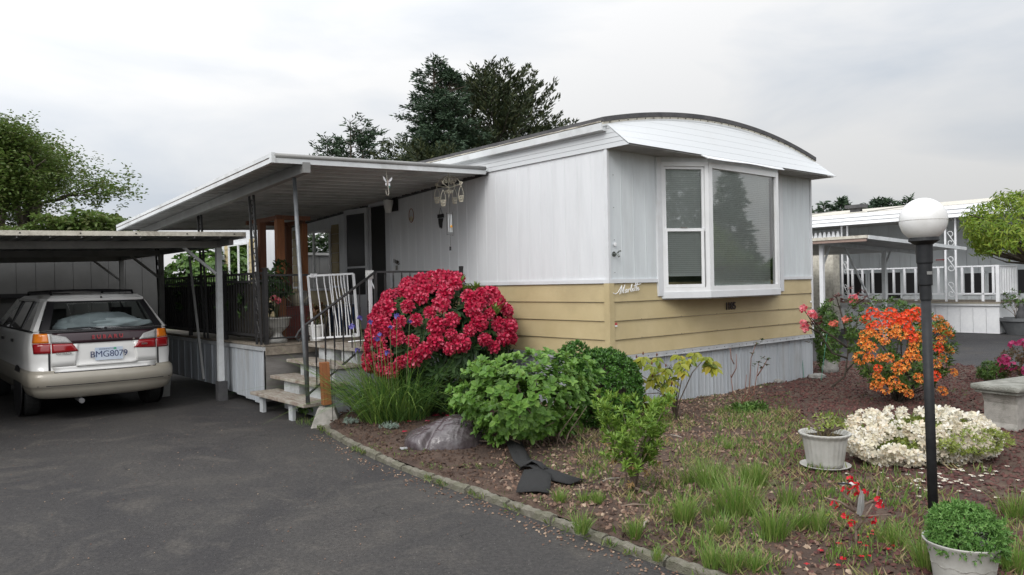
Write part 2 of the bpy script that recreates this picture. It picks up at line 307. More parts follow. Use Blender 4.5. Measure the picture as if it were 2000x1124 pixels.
# ------------------------------------------------------------------ leaf scattering (numpy)
OVAL = (np.array([(0, 0, 0), (.5, .30, .10), (.42, .70, .08), (0, 1, -.10), (-.42, .70, .08), (-.5, .30, .10)], float), [(0, 1, 2, 3), (0, 3, 4, 5)])
LANCE = (np.array([(0, 0, 0), (.5, .45, .06), (0, 1, -.08), (-.5, .45, .06)], float), [(0, 1, 2), (0, 2, 3)])
PETAL = (np.array([(0, 0, 0), (.45, .6, .05), (.25, 1.0, -.12), (-.25, 1.0, -.12), (-.45, .6, .05)], float), [(0, 1, 2, 3, 4)])
CHIP = (np.array([(-.5, -.5, 0), (.5, -.4, 0), (.4, .5, 0), (-.45, .4, 0), (-.3, -.2, .45), (.3, .1, .4)], float), [(0, 1, 5, 4), (1, 2, 5), (2, 3, 4, 5), (3, 0, 4)])
def nrm(a): return a/np.maximum(np.linalg.norm(a, axis=-1, keepdims=True), 1e-9)
def scatter(name, tmpl, P, Dd, Nn, L, Wd, m, parent=None, mi=None, **props):
    T, Fc = tmpl; P = np.asarray(P, float); n = len(P)
    if n == 0: return None
    y = nrm(np.asarray(Dd, float)); nn = np.asarray(Nn, float); x = nrm(np.cross(y, nn)); z = np.cross(x, y)
    L = np.broadcast_to(L, n)[:, None, None]; Wd = np.broadcast_to(Wd, n)[:, None, None]
    V = P[:, None, :]+T[None, :, 0:1]*Wd*x[:, None, :]+T[None, :, 1:2]*L*y[:, None, :]+T[None, :, 2:3]*L*z[:, None, :]
    k = len(T); V = V.reshape(-1, 3); loops = []; ls = []; lt = []; off = 0
    for f in Fc: loops += list(f); ls.append(off); lt.append(len(f)); off += len(f)
    loops = np.array(loops); li = (loops[None, :]+np.arange(n)[:, None]*k).ravel()
    st = (np.array(ls)[None, :]+np.arange(n)[:, None]*off).ravel()
    me = bpy.data.meshes.new(name); me.vertices.add(n*k); me.vertices.foreach_set('co', V.astype(np.float32).ravel())
    me.loops.add(len(li)); me.loops.foreach_set('vertex_index', li.astype(np.int32))
    me.polygons.add(len(st)); me.polygons.foreach_set('loop_start', st.astype(np.int32))
    for q in (m if isinstance(m, list) else [m]): me.materials.append(q)
    if mi is not None: me.polygons.foreach_set('material_index', np.repeat(mi, len(Fc)).astype(np.int32))
    me.update(calc_edges=True)
    a = me.attributes.new('rnd', 'FLOAT', 'FACE'); a.data.foreach_set('value', np.repeat(RNG.random(n), len(Fc)).astype(np.float32))
    return link(name, me, parent, **props)
def rdir(n): return nrm(RNG.normal(size=(n, 3)))
def whorl(tips, dirs, k, elev=.5, jit=.2):
    """k leaves round every shoot tip; elev 0 = flat, 1 = along the shoot"""
    n = len(tips); d = nrm(np.asarray(dirs, float)); a = nrm(np.cross(d, rdir(n))); b = np.cross(d, a); P, Dd, Nn = [], [], []
    for i in range(k):
        t = 2*PI*(i+RNG.random(n)*.6)/k; el_ = np.clip(elev+RNG.normal(0, jit, n), -.6, .95)[:, None]
        r = a*np.cos(t)[:, None]+b*np.sin(t)[:, None]
        P.append(tips-d*(RNG.random(n)[:, None]*.03)); Dd.append(r*(1-np.abs(el_))+d*el_); Nn.append(d*(1-el_*.5)-r*el_*.5+1e-4)
    return np.concatenate(P), np.concatenate(Dd), np.concatenate(Nn)
def bushpts(n, c, r, lumps=9, seed=0, lo=-.2, shell=.72, amp=.22):
    """shoot tips spread through the shell of an uneven ellipsoid"""
    g = np.random.default_rng(seed); d = nrm(g.normal(size=(n*2, 3))); d = d[d[:, 2] > lo][:n]; n = len(d)
    lc = nrm(g.normal(size=(lumps, 3))); am = g.random(lumps)*amp*1.6
    bump = sum(am[i]*np.exp(-((1-d@lc[i])*7)) for i in range(lumps))-amp*.35
    rad = (1+bump)*(shell+(1-shell)*g.random(n)**.5)
    return np.array(c)+d*rad[:, None]*np.array(r), nrm(d/np.array(r)+np.array([0, 0, .35]))
def stems(name, m, base, tips, r0=.012, parent=None, n=5, curve=.2, base_r=.05, **props):
    mb = MB(); base = Vector(base)
    for t in tips:
        t = Vector(t); b = base+Vector((random.uniform(-1, 1)*base_r, random.uniform(-1, 1)*base_r, 0)); h = t-b
        p1 = b+h*.35+Vector((-h.x, -h.y, h.z*.6))*curve*.6; p2 = b+h*.7+Vector((-h.x, -h.y, h.z*.4))*curve*.3
        mb.tube([b, p1, p2, t], [r0, r0*.8, r0*.6, r0*.35], n)
    return mb.build(name, m, parent, smooth=True, **props)
def floret_mesh(name, m, n_fl=12, rad=.05, petal=.035, seed=1, flat=.6, tube_=0, pw=.85):
    g = np.random.default_rng(seed); P, Dd, Nn = [], [], []
    for i in range(n_fl):
        ph = i*2.39996; cz = 1-(i+.5)/n_fl*1.15; sr = math.sqrt(max(0, 1-cz*cz)); d = np.array([sr*math.cos(ph), sr*math.sin(ph), cz*flat+.1]); d /= np.linalg.norm(d)
        c = d*rad*np.array([1, 1, .8])*(.85+.3*g.random()); a = np.cross(d, [0.3, .2, .9]); a /= np.linalg.norm(a); b = np.cross(d, a)
        for k in range(5):
            t = 2*PI*(k+g.random()*.4)/5; r = a*math.cos(t)+b*math.sin(t)
            P.append(c); Dd.append(r*.85+d*(.5+tube_)); Nn.append(d-r*.5)
    o = scatter(name, PETAL, P, Dd, Nn, petal*(.85+.3*g.random(len(P))), petal*pw, m)
    me = o.data; bpy.data.objects.remove(o); return me
def pieces(name, mesh, parent, pts, dirs, sc, jit=.2, **props):
    out = []
    for p, d in zip(pts, dirs):
        q = Vector(d).to_track_quat('Z', 'Y') @ Matrix.Rotation(random.random()*6.28, 3, 'Z').to_quaternion()
        s_ = sc*random.uniform(1-jit, 1+jit); me = random.choice(mesh) if isinstance(mesh, list) else mesh
        out.append(link(name, me, parent, Vector(p), q.to_euler(), s_, **props))
    return out
def single_leaf(name, tmpl, m, L, Wd):
    me = bpy.data.meshes.new(name); T, Fc = tmpl; me.from_pydata([(a*Wd, b*L, c*L) for a, b, c in T], [], Fc); me.materials.append(m); return me
def leaf_objects(name, me, parent, P, Dd, Nn, S_, **props):
    for p, y, n_, s_ in zip(P, nrm(np.asarray(Dd)), Nn, np.broadcast_to(S_, len(P))):
        x = np.cross(y, n_); x /= max(np.linalg.norm(x), 1e-9); z = np.cross(x, y)
        mm = Matrix(((x[0], y[0], z[0]), (x[1], y[1], z[1]), (x[2], y[2], z[2])))
        link(name, me, parent, Vector(p), mm.to_euler(), float(s_), **props)
def blades(name, m, n, c, r, h, w, lean=.5, droop=.4, seg=4, parent=None, seed=0, spread=None, **props):
    """grass-like blades, each a curved tapering strip"""
    g = np.random.default_rng(seed); V = np.zeros((n, (seg+1)*2, 3)); spread = spread if spread is not None else r
    a = g.random(n)*2*PI; rr = np.sqrt(g.random(n)); b0 = np.stack([np.cos(a)*rr*r, np.sin(a)*rr*r, np.zeros(n)], 1)
    a2 = a+g.normal(0, .7, n); d = np.stack([np.cos(a2), np.sin(a2), np.zeros(n)], 1); H = h*(.45+.55*g.random(n)); ln = lean*(.25+rr)*g.random(n)*1.3; dr = droop*g.random(n)
    side = np.stack([-np.sin(a2), np.cos(a2), np.zeros(n)], 1); side = nrm(side+g.normal(0, .5, (n, 3))*np.array([1, 1, .1]))
    for k in range(seg+1):
        t = k/seg; z = H*(t-dr*t**3*.6); out = H*(ln*t+dr*t**2.5*.9); ww = w*(1-t**2*.92)*(.7+.6*t if t < .5 else 1)
        p = b0+d*out[:, None]; p[:, 2] += z; V[:, 2*k] = p-side*ww/2; V[:, 2*k+1] = p+side*ww/2
    V += np.array(c)
    me = bpy.data.meshes.new(name); K = (seg+1)*2; me.vertices.add(n*K); me.vertices.foreach_set('co', V.astype(np.float32).ravel())
    q = np.array([[2*k, 2*k+1, 2*k+3, 2*k+2] for k in range(seg)]); li = (q.ravel()[None]+np.arange(n)[:, None]*K).ravel()
    me.loops.add(len(li)); me.loops.foreach_set('vertex_index', li.astype(np.int32)); me.polygons.add(n*seg); me.polygons.foreach_set('loop_start', (np.arange(n*seg)*4).astype(np.int32))
    me.materials.append(m); me.update(calc_edges=True)
    at = me.attributes.new('rnd', 'FLOAT', 'FACE'); at.data.foreach_set('value', np.repeat(g.random(n), seg).astype(np.float32))
    return link(name, me, parent, **props)
def text_mesh(name, body, size, m, parent, loc, rot, depth=.003, shear=0, sp=1.0, align='CENTER', bold=0):
    cu = bpy.data.curves.new(name, 'FONT'); cu.body = body; cu.size = size; cu.extrude = depth; cu.align_x = align; cu.align_y = 'CENTER'; cu.shear = shear; cu.space_character = sp; cu.offset = bold; cu.resolution_u = 3
    o = bpy.data.objects.new(name, cu); me = bpy.data.meshes.new_from_object(o); bpy.data.objects.remove(o); me.materials.append(m)
    return link(name, me, parent, loc, rot)
exec_parts = []
# ================================================================== SETTING: ground, driveway, bed
def asphalt_mat(name, base, dark, warm):
    m = bpy.data.materials.new(name); m.use_nodes = True; N, L = m.node_tree.nodes, m.node_tree.links; b = N['Principled BSDF']; b.inputs['Roughness'].default_value = .78; b.inputs['Specular IOR Level'].default_value = .35
    g = N.new('ShaderNodeNewGeometry')
    def nz(sc, det=6, rough=.6, dist=0):
        n = N.new('ShaderNodeTexNoise'); n.inputs['Scale'].default_value = sc; n.inputs['Detail'].default_value = det; n.inputs['Roughness'].default_value = rough; n.inputs['Distortion'].default_value = dist; L.new(g.outputs['Position'], n.inputs['Vector']); return n.outputs['Fac']
    def ramp(f, p0, p1, c0, c1):
        r = N.new('ShaderNodeValToRGB'); L.new(f, r.inputs[0]); r.color_ramp.elements[0].position = p0; r.color_ramp.elements[0].color = (*c0, 1); r.color_ramp.elements[1].position = p1; r.color_ramp.elements[1].color = (*c1, 1); return r.outputs[0]
    def mix(f, a, c, bl='MIX'):
        x = N.new('ShaderNodeMix'); x.data_type = 'RGBA'; x.blend_type = bl
        if isinstance(f, float): x.inputs['Factor'].default_value = f
        else: L.new(f, x.inputs['Factor'])
        L.new(a, x.inputs['A']) if not isinstance(a, tuple) else setattr(x.inputs['A'], 'default_value', a)
        L.new(c, x.inputs['B']) if not isinstance(c, tuple) else setattr(x.inputs['B'], 'default_value', c)
        return x.outputs['Result']
    c = ramp(nz(.42, 6, .62, 1.2), .38, .60, dark, base)
    c = mix(ramp(nz(1.1, 6, .7, 2.2), .50, .66, (0, 0, 0), (1, 1, 1)), c, (*warm, 1))
    vc = N.new('ShaderNodeTexVoronoi'); vc.feature = 'DISTANCE_TO_EDGE'; vc.inputs['Scale'].default_value = .55; wv = N.new('ShaderNodeVectorMath'); wv.operation = 'ADD'; nw = N.new('ShaderNodeTexNoise'); nw.inputs['Scale'].default_value = 1.6; nw.inputs['Detail'].default_value = 6; L.new(g.outputs['Position'], nw.inputs['Vector']); L.new(g.outputs['Position'], wv.inputs[0]); L.new(nw.outputs['Color'], wv.inputs[1]); L.new(wv.outputs[0], vc.inputs['Vector'])
    ck = ramp(vc.outputs['Distance'], .002, .007, (1, 1, 1), (0, 0, 0)); cm_ = N.new('ShaderNodeMath'); cm_.operation = 'MULTIPLY'; L.new(ck, cm_.inputs[0]); L.new(ramp(nz(.8, 3), .54, .6, (0, 0, 0), (.75, .75, .75)), cm_.inputs[1]); c = mix(cm_.outputs[0], c, (.018, .017, .017, 1))
    c = mix(.8, c, ramp(nz(38, 4, .75), .32, .70, (.40, .40, .40), (1.15, 1.13, 1.11)), 'MULTIPLY')
    c = mix(.7, c, ramp(nz(140, 2, .8), .42, .7, (.45, .45, .45), (1, 1, 1)), 'MULTIPLY')
    v = N.new('ShaderNodeTexVoronoi'); v.inputs['Scale'].default_value = 48; L.new(g.outputs['Position'], v.inputs['Vector'])
    sp = ramp(v.outputs['Distance'], .05, .12, (1, 1, 1), (0, 0, 0)); rs = N.new('ShaderNodeSeparateColor'); L.new(v.outputs['Color'], rs.inputs[0])
    th = N.new('ShaderNodeMath'); th.operation = 'GREATER_THAN'; th.inputs[1].default_value = .80; L.new(rs.outputs[0], th.inputs[0])
    mu = N.new('ShaderNodeMath'); mu.operation = 'MULTIPLY'; L.new(sp, mu.inputs[0]); L.new(th.outputs[0], mu.inputs[1])
    c = mix(mu.outputs[0], c, (.32, .31, .29, 1)); L.new(c, b.inputs['Base Color'])
    bp = N.new('ShaderNodeBump'); bp.inputs['Strength'].default_value = .55; bp.inputs['Distance'].default_value = .012; L.new(nz(90, 4, .7), bp.inputs['Height']); L.new(bp.outputs[0], b.inputs['Normal'])
    return m
M['asphalt'] = asphalt_mat('driveway asphalt', (.082, .077, .073), (.056, .053, .054), (.108, .099, .090))
M['asphalt2'] = asphalt_mat('street asphalt', (.075, .074, .078), (.055, .054, .058), (.095, .088, .082))
M['ground'] = mat('dull ground', (.07, .075, .035), (.10, .085, .055), .6, .95, bump=.5, bscale=30, world=True)
M['bed'] = mat('bed soil', (.050, .030, .022), (.088, .056, .040), 3.0, .95, bump=1.0, bscale=55, world=True, dirt=(.13, .085, .06), dscale=9, damt=.6)
mb = MB(); mb.add([(-600, -600, 0), (600, -600, 0), (600, 900, 0), (-600, 900, 0)], [(0, 1, 2, 3)]); mb.build('ground', M['ground'], kind='structure')
KERB = [(-2.12, 8.42), (-1.98, 8.02), (-1.34, 6.93), (-.72, 6.06), (-.18, 5.41), (.27, 4.82), (.62, 4.34), (1.02, 3.86), (1.5, 3.28), (2.0, 2.55), (2.4, 1.6), (2.6, .4), (2.6, -3)]
KERB = [(x*.967, y*.967) for x, y in KERB]
def sheet(name, poly, z, m): return MB().add([(x, y, z) for x, y in poly], [tuple(range(len(poly)))]).build(name, m, kind='structure')
sheet('driveway', [(-30, -14), (2.66, -14)]+[(x+.03, y) for x, y in KERB[::-1]]+[(-1.5, 8.6), (-1.3, 9.6), (-8, 26), (-30, 26)], .004, M['asphalt'])
sheet('road', [(4.9, 13.0), (5.6, 12.72), (6.95, 12.15), (7.3, 11.6), (8.25, 10.4), (9.6, 8), (10.2, 4), (10.4, -14), (26, -14), (34, 40), (-1, 32)], .004, M['asphalt2'])
def bedz(x, y):
    a = mnoise.noise(Vector((x*1.1, y*1.1, 0)))*.03+mnoise.noise(Vector((x*4, y*4, 3)))*.012
    return .058+a+.03*max(0, min(1, (y-5)/4))
BEDP = [(x+.04, y) for x, y in KERB]+[(10.2, -3), (10.2, 4), (9.6, 8), (8.25, 10.4), (7.3, 11.6), (6.95, 12.15), (5.6, 12.72), (4.7, 13.1), (4.2, 11.2), (1.3, 8.6), (.3, 9.6), (-1.3, 9.6), (-1.9, 8.7)]
from mathutils.geometry import delaunay_2d_cdt
def inpoly(x, y, P):
    c = False; j = len(P)-1
    for i in range(len(P)):
        if (P[i][1] > y) != (P[j][1] > y) and x < (P[j][0]-P[i][0])*(y-P[i][1])/(P[j][1]-P[i][1])+P[i][0]: c = not c
        j = i
    return c
bd = []
for i, p in enumerate(BEDP):
    q = BEDP[(i+1) % len(BEDP)]; n = max(1, int(math.dist(p, q)/.3))
    bd += [(p[0]+(q[0]-p[0])*k/n, p[1]+(q[1]-p[1])*k/n) for k in range(n)]
pts = [Vector(p) for p in bd]; nb = len(pts)
y = -2.9
while y < 13:
    x = -2.2
    while x < 10.2:
        st = .16 if (y > 2.5 and x < 7) else .5
        px_, py_ = x+random.uniform(-.04, .04), y+random.uniform(-.04, .04)
        if inpoly(px_, py_, BEDP) and min(math.dist((px_, py_), b_) for b_ in BEDP) > .05: pts.append(Vector((px_, py_)))
        x += st
    y += .16 if y > 2.5 else .5
vs, _, fs, *_ = delaunay_2d_cdt(pts, [(i, (i+1) % nb) for i in range(nb)], [list(range(nb))], 1, 1e-5)
mb = MB(); mb.add([(v.x, v.y, bedz(v.x, v.y) if i >= nb else .045) for i, v in enumerate(vs)], fs)
mb.build('garden_bed', M['bed'], smooth=True, kind='structure')
# kerb: scalloped concrete edging, one block per length
kerb = bpy.data.objects.new('garden_kerb', None); COL.objects.link(kerb); kerb['kind'] = 'structure'
def kerb_mesh(Lk, seed):
    g = random.Random(seed); mb = MB(); n = 16; prof = 7; vs = []
    for i in range(n+1):
        y_ = -Lk/2+Lk*i/n; sc = 1-.30*(.5+.5*math.cos(2*PI*i/4))*.5
        for k in range(prof):
            a = PI*k/(prof-1); x_ = math.cos(a)*.038*(1+g.uniform(-.1, .1)); z_ = math.sin(a)**.6*.042*sc+.030+g.uniform(-.006, .005)
            if k in (0, prof-1): z_ = -.03
            vs.append((x_, y_, z_))
    fs = [(i*prof+k, (i+1)*prof+k, (i+1)*prof+k+1, i*prof+k+1) for i in range(n) for k in range(prof-1)]
    fs += [tuple(range(prof)), tuple(n*prof+k for k in range(prof-1, -1, -1))]
    return mb.add(vs, fs).mesh('edging_block', M['kerb'])
KM = [kerb_mesh(.44, s_) for s_ in range(4)]
acc = []
for (x0, y0), (x1, y1) in zip(KERB, KERB[1:]):
    n = 40
    for k in range(n): acc.append((x0+(x1-x0)*k/n, y0+(y1-y0)*k/n))
dist = 0; last = acc[0]; start = acc[0]; 
cur = [acc[0]]
for p in acc[1:]:
    if math.dist(cur[0], p) >= .45:
        a, b = cur[0], p; rz = math.atan2(-(b[0]-a[0]), b[1]-a[1])
        link('edging_block', random.choice(KM), kerb, ((a[0]+b[0])/2, (a[1]+b[1])/2, random.uniform(-.026, -.008)), (random.uniform(-.03, .03), random.uniform(-.08, .08), rz+random.uniform(-.03, .03)))
        cur = [p]
# mulch, chips and gravel lying on the bed
def zone(x, y):
    n_ = mnoise.noise(Vector((x*.8, y*.8, 9)))*.5
    if x+n_ > 2.1+max(0, (y-6)*.28) or (x > 1.6 and y < 5.0+n_): return 2
    if x+n_*.8 < -.05 or (y+n_ < 4.6 and x < 1.3): return 1
    return 0
P3 = [[], [], []]; dens = 0
while dens < 78000:
    y_ = 2.4+10.4*random.random()**1.5; x_ = random.uniform(-2.1, 8.2); dens += 1
    if inpoly(x_, y_, BEDP):
        zz = zone(x_+random.gauss(0, .15), y_+random.gauss(0, .15)); P3[zz].append((x_, y_, bedz(x_, y_)+.004))
for nm, k, mm, sz in (('wood_chips', 0, LM['chip'], .026), ('bark_mulch', 1, LM['barkm'], .024), ('lava_gravel', 2, LM['lava'], .024)):
    P_ = np.array(P3[k]); n = len(P_); lab = {0: 'pale reddish wood chips strewn over the middle of the garden bed', 1: 'dark fine bark mulch along the kerb side of the bed', 2: 'dark red lava gravel covering the right half of the bed'}[k]
    o = scatter(nm, CHIP, P_, np.stack([RNG.normal(size=n), RNG.normal(size=n), RNG.normal(0, .25, n)], 1), np.array([0, 0, 1])+RNG.normal(0, .35, (n, 3)), sz*(.3+1.5*RNG.random(n)**1.7), sz*(.35+.5*RNG.random(n) if k != 2 else .6+.6*RNG.random(n)), mm)
    o['kind'] = 'stuff'; o['label'] = lab; o['category'] = 'mulch' if k < 2 else 'gravel'
# ================================================================== THE MOBILE HOME
HS = M['siding']
home = hthing('mobile_home', 'white mobile home with tan lower boards, bay window and arched roof', 'mobile home')
HL, HWD = 12.0, 4.33
# inner shell
MB().box(.0, .02, .0, HL, .70, 2.95).box(4.31, 4.33, 0, HL, .7, 2.95).box(.02, .86, 0, .02, .7, 2.95).box(3.46, 4.31, 0, .02, .7, 2.95).box(.86, 3.46, 0, .02, .7, 1.30).box(.02, 4.31, HL-.02, HL, .7, 2.95).build('wall', M['siding'], home)
MB().box(.02, 4.31, .02, 1.6, .75, .8).box(.02, 4.31, 1.6, 1.62, .8, 2.94).box(.021, .03, .02, 1.6, .8, 2.94).box(4.3, 4.309, .02, 1.6, .8, 2.94).box(.03, 4.3, -.28, 1.6, 2.945, 2.955).build('room', M['room'], home)
def panel_mesh(w, h, m, rib=.006):
    mb = MB(); mb.box(0, w-.0015, -.010, 0, 0, h); mb.add([(w-.022, -.0101, 0), (w-.015, -.0101-rib*.55, 0), (w-.008, -.0101, 0), (w-.022, -.0101, h), (w-.015, -.0101-rib*.55, h), (w-.008, -.0101, h)], [(0, 1, 4, 3), (1, 2, 5, 4)]); return mb.mesh('siding_panel', m)
pmA = panel_mesh(.2035, 1.405, M['siding']); pmB = panel_mesh(.2035, 1.405, M['siding_old'])
for i in range(59): link('siding_panel', pmA, home, (0, .2035*(i+1)+.02, 1.525), (0, 0, -PI/2))
for i in range(4): link('siding_panel', pmB, home, (.018+.2035*i, 0, 1.525))
for i in range(4): link('siding_panel', pmB, home, (3.515+.2035*i, 0, 1.525))
zs = [1.487, 1.284, 1.078, .874, .697]
for k in range(4):
    z1, z0 = zs[k], zs[k+1]
    for a, b in ((.052, 4.34), (4.97, HL)): MB().prism([(-.003, z1-.002), (0, z1-.002), (0, z0), (-.019, z0+.002), (-.019, z0+.006)], a, b, 'y').build('lap_board', M['tan'], home)
    MB().prism([(-.003, z1-.002), (0, z1-.002), (0, z0), (-.019, z0+.002), (-.019, z0+.006)], .052, 4.30, 'x', M=None).build('lap_board', M['tan'], home)
MB().box(-.027, -.0001, -.027, .05, .690, 1.487).box(.0, .05, -.027, 0, .690, 1.487).build('corner_post', M['tan'], home)
MB().box(-.022, 0, -.022, .018, 1.53, 2.93).box(0, .016, -.022, 0, 1.53, 2.93).build('corner_trim', M['trim'], home)
MB().box(4.30, 4.335, -.025, 0, .7, 2.93).build('corner_trim', M['trim'], home)
MB().box(-.026, 0, -.026, HL, 1.488, 1.53).build('belt_trim', M['trim'], home)
MB().box(.0, .80, -.026, 0, 1.488, 1.53).build('belt_trim', M['trim'], home); MB().box(3.52, 4.34, -.026, 0, 1.488, 1.53).build('belt_trim', M['trim'], home)
mb = MB().box(-.024, 0, .05, 2.6, .640, .696); mb.build('base_trim', M['skirt_trim'], home)
MB().box(.052, 4.345, -.026, 0, .640, .696).box(.052, 4.345, -.034, -.026, .640, .650).build('base_trim', M['skirt_trim'], home)
mb = MB()
for i in range(26): mb.box(.1+i*.165, .108+i*.165, -.030, -.0262, .664, .672)
for z_ in (.874, 1.078): 
    for i in range(6): mb.box(.5+i*.72, .507+i*.72, -.0225, -.0195, z_+.004, z_+.011)
for z_ in (1.6, 1.95, 2.3, 2.65): mb.box(.075, .082, -.020, -.0165, z_, z_+.007)
mb.build('screw', M['black'], home, kind='stuff')
def skirt_mesh(w, h):
    vs = []; n = 16
    for i in range(n+1):
        x = w*i/n; ph = (i % 4); y_ = -.006 if ph in (0,) else 0
        vs += [(x, y_, 0), (x, y_, h)]
    mb = MB(); mb.add(vs, [(2*i, 2*i+2, 2*i+3, 2*i+1) for i in range(n)]); mb.box(w-.010, w-.001, -.016, -.004, 0, h); return mb.mesh('skirt_panel', M['skirt'])
sk = skirt_mesh(.3075, .62)
for i in range(14): link('skirt_panel', sk, home, (.02+.3075*i, .012, .02+random.uniform(0, .006)))
for i in range(9): link('skirt_panel', sk, home, (.012, .3075*(i+1), .02), (0, 0, -PI/2))
# roof
def arc(u): x = (u-2.17)/2.27; return 3.245+.265*(1-x*x)
US = [-.09+4.54*i/40 for i in range(41)]
def arcstrip(name, m, dz0, dz1, v0, v1, us=US, bumpy=0):
    mb = MB(); vs = []
    for u in us:
        a, b = arc(u)+dz0+random.uniform(-bumpy, bumpy), arc(u)+dz1; vs += [(u, v0, a), (u, v0, b), (u, v1, b), (u, v1, a)]
    fs = [(4*i+j, 4*i+(j+1) % 4, 4*i+4+(j+1) % 4, 4*i+4+j) for i in range(len(us)-1) for j in range(4)]+[(0, 3, 2, 1), tuple(4*len(us)-4+j for j in range(4))]
    return mb.add(vs, fs).build(name, m, home)
arcstrip('roof', M['roof_dark'], -.045, .005, -.045, HL+.1)
arcstrip('roof_flashing', M['flash'], -.072, -.047, -.036, .02, bumpy=.003)
arcstrip('roof_rail', M['alum'], -.093, -.073, -.042, .02)
mb = MB()
for i in range(0, 30): u = .02+4.3*i/29; mb.box(u-.004, u+.004, -.046, -.036, arc(u)-.064, arc(u)-.056)
mb.build('roof_screw', M['black'], home, kind='stuff')
mb = MB(); n = 90; vs = []
for i in range(n+1):
    v = -.03+(HL+.1)*i/n; zz = 3.205+random.uniform(-.006, .006); vs += [(-.105, v, 3.196), (-.112+random.uniform(-.006, .006), v, zz), (-.07, v, 3.222)]
mb.add(vs, [(3*i+j, 3*i+3+j, 3*i+4+j, 3*i+1+j) for i in range(n) for j in (0, 1)]); mb.build('roof_flashing', M['flash'], home)
mb = MB().prism([(-.10, 3.115), (-.02, 3.105), (-.02, 3.195), (-.105, 3.19)], -.03, HL, 'y'); mb.build('gutter', M['alum'], home)
mb = MB().prism([(4.35, 3.105), (4.44, 3.115), (4.44, 3.19), (4.35, 3.19)], -.03, HL, 'y'); mb.build('gutter', M['alum'], home)
for k in range(5):            # side fascia strips, tapering out to the eave tip
    z0, z1 = 2.925+k*.053, 2.925+(k+1)*.053; y0 = -.335+.315*(z0-2.925)/.265; y1 = -.335+.315*(z1-2.925)/.265; x0, x1 = -.030, -.0265
    vs = [(x0, y0, z0), (x0, HL, z0), (x1, HL, z1-.002), (x1, y1, z1-.002), (0, y0, z0), (0, HL, z0), (0, HL, z1-.002), (0, y1, z1-.002)]
    MB().add(vs, [(0, 1, 2, 3), (4, 7, 6, 5), (0, 4, 5, 1), (3, 2, 6, 7), (0, 3, 7, 4), (1, 5, 6, 2)]).build('fascia_strip', M['visor'], home)
ZL = [2.935+.0875*k for k in range(7)]
for k in range(6):             # the visor over the bay, one strip of sheet per rib
    us = [i/60 for i in range(61)]; vs = []; fs = []; ok = []
    for s_ in us:
        ub = -.03+4.47*s_; 
        ut = -.028+4.44*s_
        top = arc(min(max(ut, 0), 4.34))-.076
        za, zb = min(ZL[k], top), min(ZL[k+1], top)
        def pv_(z, off):
            t = (z-2.935)/max(top-2.935, .01); return (ub+(ut-ub)*t, -.335+.315*t-off, z)
        vs += [pv_(za, .0016), pv_(zb, .0)]; ok.append(top > ZL[k]+.001)
    for i in range(60):
        if ok[i] and ok[i+1]: fs.append((2*i, 2*i+2, 2*i+3, 2*i+1))
    if fs: 
        o = MB().add(vs, fs).build('visor_strip', M['visor'], home); s_m = o.modifiers.new('s', 'SOLIDIFY'); s_m.thickness = .006; s_m.offset = 1
mb = MB().box(-.02, 4.40, -.325, 0, 2.925, 2.932)
for i in range(20): mb.box(-.02, 4.4, -.32+i*.016, -.313+i*.016, 2.921, 2.925)
mb.build('soffit', M['soffit'], home)
mb = MB(); vs = []
for i in range(13):
    t = i/12; u = 1.22+1.75*t; sag = .05*(1-t)**1.5+.012*math.sin(t*9)
    vs += [(u, -.345, 2.94-.005), (u+.02, -.43+.06*t, 2.905-sag*.4), (u+.02, -.425+.06*t, 2.90-sag*.4), (u, -.34, 2.925)]
mb.add(vs, [(4*i+j, 4*i+(j+1) % 4, 4*i+4+(j+1) % 4, 4*i+4+j) for i in range(12) for j in range(4)]+[(0, 1, 2, 3)]); mb.build('loose_drip_strip', M['trim'], home)
# bay window
A_, B_, C_, D_ = (.88, 0), (1.40, -.30), (2.92, -.30), (3.44, 0)
bay = bpy.data.objects.new('bay_window', None); COL.objects.link(bay); bay.parent = home
def off(poly, d):
    out = []
    for i, p in enumerate(poly):
        a = Vector(poly[max(i-1, 0)]); b = Vector(p); c = Vector(poly[min(i+1, len(poly)-1)])
        n1_ = Vector(((b-a).y, -(b-a).x)); n2_ = Vector(((c-b).y, -(c-b).x)); n = Vector((0, 0))
        if n1_.length > 0: n += n1_.normalized()
        if n2_.length > 0: n += n2_.normalized()
        n.normalize(); out.append((b.x+n.x*d, b.y+n.y*d))
    return out
Q = [A_, B_, C_, D_]
o1 = off(Q, .025); MB().prism(o1+[(3.44, .01), (.88, .01)], 1.300, 1.372, 'z').build('bay_sill', M['trim'], bay)
o2 = off(Q, .010); MB().prism(o2+[(3.44, .01), (.88, .01)], 1.286, 1.2999, 'z').build('bay_underside', M['alum_dull'], bay)
MB().prism(off(Q, .012)+[(3.44, .01), (.88, .01)], 2.868, 2.921, 'z').build('bay_head', M['siding_old'], bay)
MB().box(.800, .885, -.034, 0, 1.33, 2.915).build('bay_jamb', M['trim'], bay); MB().box(3.435, 3.52, -.034, 0, 1.33, 2.915).build('bay_jamb', M['trim'], bay)
def facet(P0, P1):
    P0, P1 = Vector((*P0, 0)), Vector((*P1, 0)); x = (P1-P0).normalized(); n = Vector((x.y, -x.x, 0)); Lf = (P1-P0).length
    return Matrix(((x.x, -n.x, 0, P0.x), (x.y, -n.y, 0, P0.y), (0, 0, 1, 0), (0, 0, 0, 1))), Lf          # local: x along, y inwards, z up
def frame(name, Mx, x0, x1, z0, z1, w, y0, y1, m, par):
    mb = MB().box(x0, x0+w, y0, y1, z0, z1, 0, Mx).box(x1-w, x1, y0, y1, z0, z1, 0, Mx).box(x0+w, x1-w, y0, y1, z0, z0+w, 0, Mx).box(x0+w, x1-w, y0, y1, z1-w, z1, 0, Mx); return mb.build(name, m, par)
